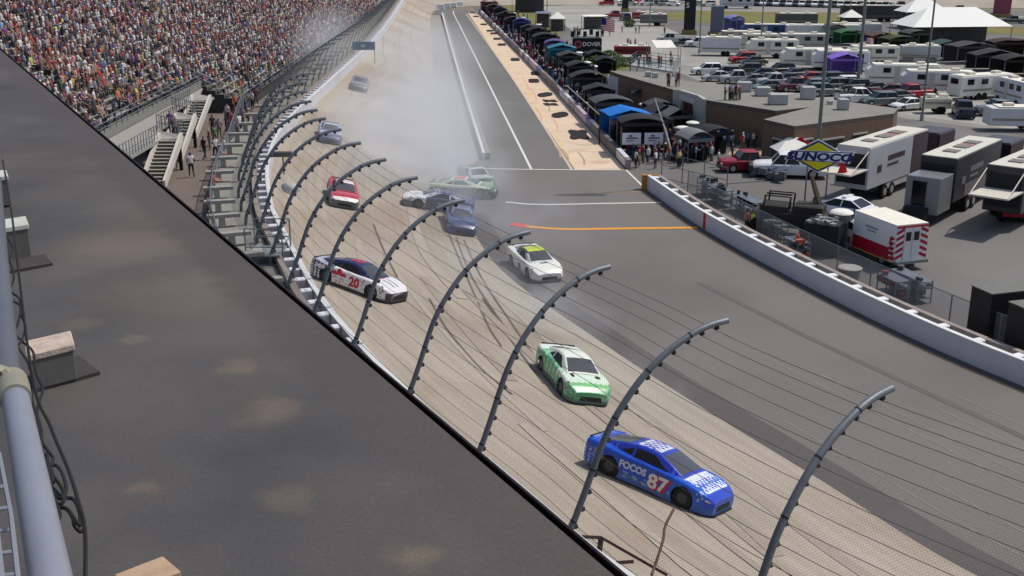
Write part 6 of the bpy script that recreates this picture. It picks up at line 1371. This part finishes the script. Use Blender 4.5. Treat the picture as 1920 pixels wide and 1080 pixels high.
# tow truck
tt = vehicle('pickup'); tt.name = 'tow_truck'; q = gp(1478, 330); tt.location = (q.x, q.y, 0); tt.rotation_euler = (0, 0, math.radians(170)); tag(tt, 'white tow truck with cluttered rescue gear, right of the dark red pickup', 'tow truck')
for o_ in bpy.data.objects:
    if o_.parent == tt: o_.color = (*lin((228, 230, 232)), 1)
m = MB(); m.box((-1.9, 0, 1.35), (1.8, 1.7, .4)); m.tube([(-1.2, 0, 1.5), (-2.9, 0, 2.4)], .08, 6); m.box((2.9, 0, .7), (.3, 2.2, .5)); m.build('rescue_gear', mat('gear dark', (60, 58, 60), .7, var=.3), tt, bevel=.03)
for k, (px, py) in enumerate(((1440, 335), (1425, 330), (1455, 340))):
    q = gp(px, py); m = MB()
    for j in range(5): m.box((random.uniform(-.7, .7), random.uniform(-.5, .5), random.uniform(.2, .7)), (.5, .4, .5), rz=random.uniform(0, 3))
    m.tube([(-.8, 0, .3), (.9, .2, .9)], .04, 5); o = m.build('equipment_cart', mat('cart mixed grey', (96, 96, 104), .7, var=.35, scale=4), bevel=.03); o.location = (q.x, q.y, .0); tag(o, 'low grey cart heaped with gear in front of the tow truck', 'cart', 'gear carts by the tow truck')
# red utility buggy
q = gp(1887, 408); e = empty('utility_buggy', (q.x, q.y, 0), math.radians(262), 'red utility buggy parked before the right-hand transporter gate', 'buggy'); m = MB(); m.loft([[(xx, -.7, .4), (xx, -.72, zt), (xx, .72, zt), (xx, .7, .4)] for xx, zt in ((-1.5, .95), (-.6, .95), (-.4, .7), (.6, .7), (.8, .98), (1.45, .85), (1.55, .6))]); m.build('body', mat('buggy red', (156, 24, 52), .4), e, bevel=.03)
m = MB()
for sx_, sy_ in ((-1, -1), (-1, 1), (1, -1), (1, 1)): m.tube([(sx_*.75, sy_*.66, .8), (sx_*.6, sy_*.6, 1.9)], .03, 5)
m.box((0, 0, 1.92), (1.5, 1.4, .06)); m.build('roof_frame', DARK, e)
for sx_, sy_ in ((-1, -1), (-1, 1), (1, -1), (1, 1)): m = MB(); m.tube([(sx_*1.0, sy_*.5, .34), (sx_*1.0, sy_*.78, .34)], .34, 12); m.build('wheel', BLACK, e)
m = MB(); m.box((-.2, -.3, .95), (.5, .5, .5)); m.box((-.2, .3, .95), (.5, .5, .5)); m.build('seat', DARK, e)
# telehandler
q = gp(1478, 440); e = empty('telehandler', (q.x, q.y, 0), math.radians(155), 'dark loader with its boom raised, behind the inner wall', 'loader'); m = MB(); m.box((0, 0, .95), (3.4, 1.4, .8)); m.box((-.9, 0, 1.5), (1.4, 1.2, .6)); m.box((.7, 0, 1.45), (1.3, 1.2, .5)); m.build('body', mat('loader dark', (52, 46, 42), .6, var=.15), e, bevel=.06)
m = MB()
for sx_, sy_ in ((0, -1), (0, 1), (1.2, -1), (1.2, 1)): m.tube([(sx_, sy_*.6, 1.2), (sx_-.1, sy_*.5, 2.2)], .045, 5)
m.box((.55, 0, 2.2), (1.2, .08, .08)); m.box((.55, .5, 2.2), (1.2, .06, .06)); m.box((.55, -.5, 2.2), (1.2, .06, .06)); m.build('cab_frame', DARK, e); m = MB(); m.tube([(-1.5, -.3, 1.2), (-1.15, -.3, 2.2), (-.8, -.3, 3.3)], [.15, .13, .10], 4); m.tube([(-1.2, -.3, 1.2), (-1.0, -.3, 2.1)], .05, 6); m.build('boom', mat('boom brown', (90, 76, 64), .6), e)
for sx_, sy_ in ((-1.2, -1), (-1.2, 1), (1.2, -1), (1.2, 1)): m = MB(); m.tube([(sx_, sy_*.6, .55), (sx_, sy_*.95, .55)], .55, 14); m.build('wheel', BLACK, e, smooth=True)
e.scale = (1.3, 1.3, 1.15)
# skip, tubs, racks and containers behind the wall
def box_at(name, px, py, dims, rz, m_, label, cat, group=None, bevel=.03, lid=None, fill=None):
    q = gp(px, py); e = empty(name, (q.x, q.y, 0), rz, label, cat, group); MB().box((0, 0, dims[2]/2), dims).build('body', m_, e, bevel=bevel)
    if lid: MB().box((0, 0, dims[2]+.02), (dims[0]+.04, dims[1]+.04, .05)).build('lid', lid, e)
    if fill:
        m = MB()
        for j in range(16): m.box((random.uniform(-.4, .4)*dims[0], random.uniform(-.4, .4)*dims[1], dims[2]+random.uniform(0, .15)), (random.uniform(.1, .5), random.uniform(.1, .3), random.uniform(.1, .3)), rz=random.uniform(0, 3))
        m.build('scrap', fill, e)
    return e
box_at('skip', 1541, 474, (2.0, 1.6, 1.9), -.5, mat('skip black', (34, 34, 36), .6, var=.15), 'black skip filled with pale scrap, behind the inner wall', 'skip', fill=mat('scrap grey', (140, 140, 138), .6, var=.4))
box_at('storage_container', 1872, 640, (2.6, 1.4, 2.6), .30, mat('container black', (32, 30, 32), .6, var=.12), 'tall black container with a grey top behind the inner wall', 'container', lid=mat('container top', (112, 112, 106), .7)); box_at('storage_container', 1945, 676, (2.6, 1.5, 2.6), .30, mat('container black', (32, 30, 32), .6), 'black container cut by the right edge of the view', 'container', lid=mat('container top', (112, 112, 106), .7))
q = gp(1592, 520); e = empty('round_tub', (q.x, q.y, 0), 0, 'pale round tub on the ground behind the inner wall', 'tub'); MB().tube([(0, 0, 0), (0, 0, .55)], [.55, .62], 16).build('body', mat('tub grey', (130, 130, 128), .7), e); MB().tube([(0, 0, .555), (0, 0, .60)], [.66, .6], 16).build('lid', mat('tub lid', (176, 174, 168), .7, var=.2), e)
def rack(px, py, n_, label, col=(80, 76, 76)):
    q = gp(px, py); e = empty('equipment_rack', (q.x, q.y, 0), head((1600, 500), (1700, 550)), label, 'rack'); m = MB()
    for xx in (-n_*.4, 0, n_*.4):
        for yy in (-.4, .4): m.box((xx, yy, .6), (.05, .05, 1.2))
    for z_ in (.3, .8, 1.15): m.box((0, 0, z_), (n_*.85, .85, .04))
    m.build('frame', STEEL, e); m = MB()
    for j in range(n_*5): m.box((random.uniform(-.4, .4)*n_, random.uniform(-.35, .35), random.choice((.45, .95, 1.28))), (random.uniform(.1, .45), random.uniform(.1, .4), random.uniform(.1, .3)), rz=random.uniform(0, 3))
    m.build('load', mat('rack load %d' % col[0], col, .7, var=.45, scale=3), e)['kind'] = 'stuff'; return e
rack(1705, 556, 3, 'metal rack of mixed gear behind the inner wall, near the containers'); rack(1672, 560, 2, 'low stand holding dull red gear next to the metal rack', (128, 50, 56)); rack(1348, 382, 3, 'rack of dark gear at the near end of the inner wall', (50, 52, 52)); rack(1400, 402, 4, 'long black cart of tools behind the inner wall', (36, 36, 38)); rack(1452, 452, 2, 'small grey cart left of the loader', (110, 112, 112)); rack(1492, 486, 2, 'orange and grey gear by the wall left of the skip', (176, 96, 70)); rack(1325, 366, 2, 'small dark stand by the fence gate', (60, 60, 60))
# low fence behind the inner wall and the gate
lf = empty('chain_link_fence', (0, 0, 0), label='low grey chain-link fence running behind the inner wall', cat='fence'); FPp = ipath.off(-2.4); m = MB(); s = 2.; uvs = []; mm = MB(); S = np.arange(2., FPp.L, 3.)
for s in S: q = FPp.at(s); m.tube([(q[0], q[1], 0), (q[0], q[1], 1.75)], .035, 6); mm.v += [(q[0], q[1], .05), (q[0], q[1], 1.72)]
m.tube([(*FPp.at(s), 1.75) for s in S], .025, 5); m.build('fence_frame', STEEL, lf)
for i in range(len(S)-1): mm.f.append((2*i, 2*i+2, 2*i+3, 2*i+1)); mm.m.append(0); uvs += [(S[i], 0), (S[i+1], 0), (S[i+1], 1.67), (S[i], 1.67)]
o = mm.build('wire_mesh', wm2, lf); u = o.data.uv_layers.new(name='UVMap'); u.data.foreach_set('uv', np.array(uvs, dtype=np.float32).ravel())
g = empty('mesh_gate', tuple(gp(1240, 335)), label='open steel mesh gate near the first pit boxes', cat='gate'); m = MB(); q0 = Vector((0, 0, 0)); q1 = gp(1362, 366)-g.location
for t in (0, .33, .66, 1): q = q1*t; m.tube([q, q+Vector((0, 0, 2.0))], .04, 6)
for z_ in (.1, 1.1, 2.): m.tube([Vector((0, 0, z_)), q1+Vector((0, 0, z_))], .03, 5)
m.build('frame', STEEL, g)
# poles
def pole(px, py, label, r=.12, hgt=32, head_=True):
    q = gp(px, py); e = empty('light_pole', (q.x, q.y, 0), 0, label, 'light pole', 'tall floodlight poles in the infield'); MB().tube([(0, 0, 0), (0, 0, hgt)], [r*1.25, r*.75], 10).build('pole', mat('pole grey-green', (120, 128, 124), .6, .2, var=.08), e, smooth=True); MB().tube([(0, 0, 0), (0, 0, .6)], r*2.2, 10).build('base', CONC, e)
    m = MB()
    for k in range(6): m.box((-1.5+k*.6, -.2, hgt-.4), (.45, .4, .4))
    m.box((0, 0, hgt-.1), (3.6, .12, .12)); m.build('lamp_head', DARK, e); return e
sheet('sandy_paving', [p[:2] for p in pix([(1385, 272), (1450, 262), (1470, 285), (1420, 300), (1362, 290)])], -.003, mat('sandy paving', (168, 150, 122), .9, var=.12))
pole(1529, 332, 'tall grey-green pole rising behind the yellow oil-company sign', .12, 34); pole(1607, 172, 'thick pale pole standing among the caravans', .16, 38); pole(1728, 226, 'slender pole left of the navy pickup', .085); pole(1425, 106, 'pole beside the dark blue coach', .085); pole(1311, 100, 'pole in front of the black scoring tower', .085); pole(1592, 44, 'distant pole beyond the small peaked tent', .085); pole(1218, 50, 'distant pole near the grey trailer', .085)
q = gp(1262, 300); e = empty('leaning_mast', (q.x, q.y, 0), 0, 'pale mast leaning left above the pit throng', 'mast'); MB().tube([(0, 0, 0), (-.5, 1.0, 2.), (-1.4, 2.4, 4.7)], [.11, .08, .05], 8).build('mast', mat('mast pale', (176, 174, 166), .5), e, smooth=True); MB().tube([(0, 0, 0), (0, 0, .3)], .3, 10).build('base', DARK, e)
for (a_, b_, z0, z1, l_) in (((1262, 232), (1110, 178), 1.5, 4.4, 'thin pale boom slanting over the black pit canopies'),):
    A_, B_ = P(1125, 216, 2.6), P(1062, 160, 4.6); e = empty('camera_boom', tuple(A_), label=l_, cat='boom'); MB().tube([Vector((0, 0, 0)), B_-A_], .045, 6).build('boom', mat('mast pale', (176, 174, 166), .5), e); MB().tube([Vector((0, 0, -2.6)), Vector((0, 0, .3))], .07, 6).build('stand', DARK, e)
# flags
def flag(px, py, hgt, kind, label, w_=1.8, h_=1.15):
    q = gp(px, py); e = empty('flag', (q.x, q.y, 0), random.uniform(-.3, .1), label, 'flag'); MB().tube([(0, 0, 0), (0, 0, hgt)], .035, 6).build('pole', STEEL, e)
    m = MB(); nn, mm_ = 18, 13
    for i in range(nn+1):
        for j in range(mm_+1): u_ = i/nn; v_ = j/mm_; m.v.append((w_*u_, .14*math.sin(u_*7+v_), hgt-h_+h_*v_-.25*u_*u_))
    for i in range(nn):
        for j in range(mm_):
            a_ = i*(mm_+1)+j; m.f.append((a_, a_+mm_+1, a_+mm_+2, a_+1))
            if kind == 'maple': u_ = (i+.5)/nn; v_ = (j+.5)/mm_; m.m.append(0 if (u_ < .25 or u_ > .75 or (abs(u_-.5) < .12 and abs(v_-.52) < .24)) else 1)
            elif kind == 'stripes': m.m.append(2 if (i < 7 and j > 5) else (0 if j % 2 == 0 else 1))
            else: m.m.append(0)
    m.build('cloth', [mat('flag red', (200, 36, 48), .8), mat('flag white', (228, 226, 226), .8), mat('flag blue', (44, 48, 104), .8)], e); return e
flag(1413, 268, 2.8, 'maple', 'red and white flag with a leaf, waving before the brick building'); flag(1622, 262, 3.2, 'stripes', 'striped flag with a blue canton in front of the brick building', 2.2, 1.3); flag(1126, 88, 4.6, 'stripes', 'striped flag on a pole by the name board', 2.2, 2.0); flag(1613, 110, 3.2, 'stripes', 'small striped flag among the paddock canopies')
# oil company sign
q = gp(1530, 386); dpt = ray(1535, 293); C0 = Vector((0, 0, H))+dpt*((q.y-1.)/dpt.y); e = empty('fuel_sign', tuple(C0), 0, 'yellow diamond sign reading SUNOCO with a red arrow through it', 'sign'); ks = (q.y)/2100*1.02
def flat(name, poly, y, m_, th=.05):
    m = MB(); M = Matrix.Rotation(PI/2, 4, 'X'); m.prism(poly, y, y+th, M=Matrix(((1, 0, 0, 0), (0, 0, -1, 0), (0, 1, 0, 0), (0, 0, 0, 1)))); return m.build(name, m_, e)
SB = mat('sign blue', (34, 38, 110), .5, var=0); SW = mat('sign white face', (235, 235, 235), .5, var=0); SY = mat('sign yellow', (232, 216, 36), .5, var=0); SR = mat('sign red', (205, 24, 40), .5, var=0)
sc_ = lambda pts, f_=1.: [(x_*ks*f_, z_*ks*f_) for x_, z_ in pts]
dia = [(-44, 0), (-2, 31), (44, 0), (0, -30)]
flat('red_arrow', sc_([(-37, 32), (-28, 38), (-20, 24), (34, -18), (30, -36), (46, -30), (40, -12), (-14, 28)]), -.10, SR); flat('white_border', sc_(dia, 1.13), -.04, SW); flat('blue_border', sc_(dia, 1.05), .02, SB); flat('yellow_face', sc_(dia, .93), .08, SY)
band = [(-49, -8), (-40, 10), (51, 12), (44, -11)]
flat('band_border', sc_(band, 1.08), .13, SW); flat('band', sc_(band), .19, SB); flat('band_face', sc_([(-45, -6), (-38, 8), (47, 10), (41, -9)]), .25, SW)
text('lettering', 'SUNOCO', 21*ks, SB, e, Matrix.Translation((1*ks, -.315, 0)) @ Matrix.Rotation(PI/2, 4, 'X'), .012, .035, 1.12, .15)
m = MB()
for xx in (-16, 16): m.box((xx*ks, .35, -C0.z/2-.2), (.09, .09, C0.z+.9-.4))
m.build('stand', STEEL, e)
e.rotation_euler = (0, 0, -math.atan2(C0.x, C0.y)); e.scale = (1.16, 1, .90)
# shrubs and small trees
LEAF = mat('leaf green', (62, 84, 40), .8, var=.35, scale=4)
def shrub(px, py, rx, ry, h_, label, n_=420, trunk=False, col=LEAF):
    q = gp(px, py); e = empty('tree' if trunk else 'shrub', (q.x, q.y, 0), 0, label, 'tree' if trunk else 'shrub'); m = MB(); z0 = .6 if trunk else 0
    for k in range(n_):
        a_ = random.uniform(0, 2*PI); t = random.random(); rr_ = random.uniform(.55, 1.03); prof = (math.sin(PI*min(1, .12+t*.88)))**.6 if not trunk else (1-t)**.7
        c = Vector((rx*rr_*prof*math.cos(a_), ry*rr_*prof*math.sin(a_), z0+(h_-z0)*t)); sz = random.uniform(.08, .2); u_ = Vector((random.gauss(0, 1), random.gauss(0, 1), random.gauss(0, 1))).normalized(); v_ = u_.orthogonal().normalized()
        m.quad(tuple(c+u_*sz), tuple(c+v_*sz), tuple(c-u_*sz), tuple(c-v_*sz))
    m.build('crown' if trunk else 'foliage', col, e); MB().tube([(0, 0, 0), (0, 0, h_*.6)], [.09, .03], 6).build('trunk', mat('bark', (80, 66, 52), .9), e); return e
shrub(1238, 214, 2.0, 1.2, 1.6, 'green clipped shrub left of the arched portal'); shrub(1252, 222, 1.5, 1.1, 1.9, 'bright green shrub against the portal wall'); shrub(1352, 236, 1.4, .9, 1.3, 'low green shrub right of the portal'); shrub(1375, 240, 1.7, 1.0, 1.0, 'spreading shrub along the brick wall'); shrub(1427, 262, 1.0, 1.0, 3.2, 'small conical tree behind the leaf flag', 700, True); shrub(1142, 128, 2.5, 2, 2.4, 'dark evergreen bush beside the name board', 700); shrub(1118, 132, 2.2, 2, 2.0, 'dark evergreen bush below the name board', 600); shrub(1400, 250, 1.2, .8, .8, 'low hedge plant in front of the brick wall'); shrub(1170, 124, 1.8, 1.4, 1.2, 'rounded bush at the top of the grass bank'); shrub(1180, 50, 1.2, 1.0, 1.6, 'small dark bush on the far roadside')
# television gear slung on the catch fence
q = Vector(fpt(ss[9] if len(ss) > 9 else ss[-1], .9, 1.7)); 
o = MB().ellipsoid((0, 0, 0), (.5, .35, .42), 12, 6, hemi=True).build('parabolic_dish', mat('dish white', (216, 214, 210), .6), smooth=True); g_, n_2 = G(545, 352); dv = ray(545, 350).normalized(); tq = 58.0; o.location = Vector((0, 0, H))+dv*tq; o.rotation_euler = (2.4, .2, .4); tag(o, 'pale dish-shaped reflector hung on the catch fence above the wall', 'reflector')
o = MB().box((0, 0, 0), (1.1, .35, .3)).tube([(0, 0, -.1), (0, 0, -1.2)], .04, 6).build('speaker_box', mat('speaker grey', (92, 92, 84), .6), bevel=.03); o.location = Vector((0, 0, H))+ray(530, 289).normalized()*66; tag(o, 'grey box speaker mounted on a catch fence post', 'speaker')
# blue advertising board over the far wall
q = P(682, 86, 4.6); e = empty('advertising_board', (q.x, q.y, 0), 0, 'dark blue hanging board above the far wall, by the seats', 'sign'); m = MB(); m.box((0, 0, 4.6), (2.8, .1, 1.0)); m.build('board', mat('board blue', (52, 92, 128), .6), e); m = MB(); m.box((-.1, -.06, 4.6), (.5, .02, .35)); m.build('mark', mat('board mark', (150, 180, 200), .6), e); m = MB(); m.tube([(-1.3, .1, 2.4), (-1.3, .1, 5.1)], .05, 6); m.tube([(1.3, .1, 2.4), (1.3, .1, 5.1)], .05, 6); m.build('post', STEEL, e)
# camera stand at the foot of the fence
a_ = P(505, 520, 2.42); e = empty('camera_stand', tuple(a_), 0, 'grey tubular camera cage beside the fence foot, at the roof edge', 'stand'); m = MB(); q = [Vector((x_, y_, 0)) for x_, y_ in ((-.8, -.9), (.9, -.9), (.9, 1.0), (-.8, 1.0))]
for p in q: m.tube([p, p+Vector((0, 0, 2.6))], .035, 6)
rail(m, q+[q[0]], 2.6, 3, .03, 2.); m.build('cage', STEEL, e); m = MB(); m.box((0, 0, 1.3), (1.5, 1.7, .06)); m.build('floor', ALU, e)
a_ = P(1135, 1040, 3.4); e = empty('corner_bracket', tuple(a_), 0, 'dark angle-iron bracket frame projecting past the roof edge', 'bracket'); m = MB(); t_ = np.array(tuple(ed)[:2]); p0, p1, p2 = P(1082, 1006, 3.6)-a_, P(1127, 1008, 3.6)-a_, P(1250, 1078, 3.6)-a_
m.tube([p0, p1], .05, 4); m.tube([p1, p2], .045, 4); m.tube([p1, p1+Vector((-.1, -.1, -1.0))], .07, 4); m.tube([P(1145, 1056, 3.5)-a_, P(1188, 1053, 3.6)-a_], .05, 4); m.build('frame', mat('rusty iron', (66, 50, 46), .7, .2, var=.2), e)
# rope tied in the mesh
q = [Vector((0, 0, H))+ray(x_, y_).normalized()*d_ for x_, y_, d_ in ((1263, 955, 28.3), (1248, 985, 27.6), (1244, 1010, 27.1), (1235, 1040, 26.5), (1222, 1078, 25.8))]; tag(MB().tube(catmull([tuple(v) for v in q], 5), .035, 5).build('rope', mat('rope brown', (92, 74, 58), .8), smooth=True), 'knotted brown rope hanging in the mesh before the blue car', 'rope')

# ------------------------------------------------------------------ labels: repeats that look alike get their order from the left
bpy.context.view_layer.update()
ORD = ['first', 'second', 'third', 'fourth', 'fifth', 'sixth', 'seventh', 'eighth', 'ninth', 'tenth', 'eleventh', 'twelfth', 'thirteenth', 'fourteenth', 'fifteenth', 'sixteenth', 'seventeenth', 'eighteenth', 'nineteenth', 'twentieth']
byl = {}
for o in scene.objects:
    if o.parent is None and o.get('label') and o.get('group'): byl.setdefault(o['label'], []).append(o)
def spx(o):
    p = o.matrix_world.translation; dep = p.y*cs-(p.z-H)*sn; return 960+F*p.x/dep
for lab, L_ in byl.items():
    if 2 <= len(L_) <= 60 and len(lab.split()) <= 13:
        L_.sort(key=spx)
        for k, o in enumerate(L_):
            nm = ORD[k] if k < 20 else (ORD[len(L_)-1-k]+' from right' if len(L_)-1-k < 20 else 'number %d' % (k+1))
            o['label'] = lab+', '+(nm+' from left' if k < 20 else nm)
bad = [o['label'] for o in scene.objects if o.get('label') and len(o['label'].split()) > 16]; print('LONG', len(bad), set(b.split(',')[0] for b in bad))
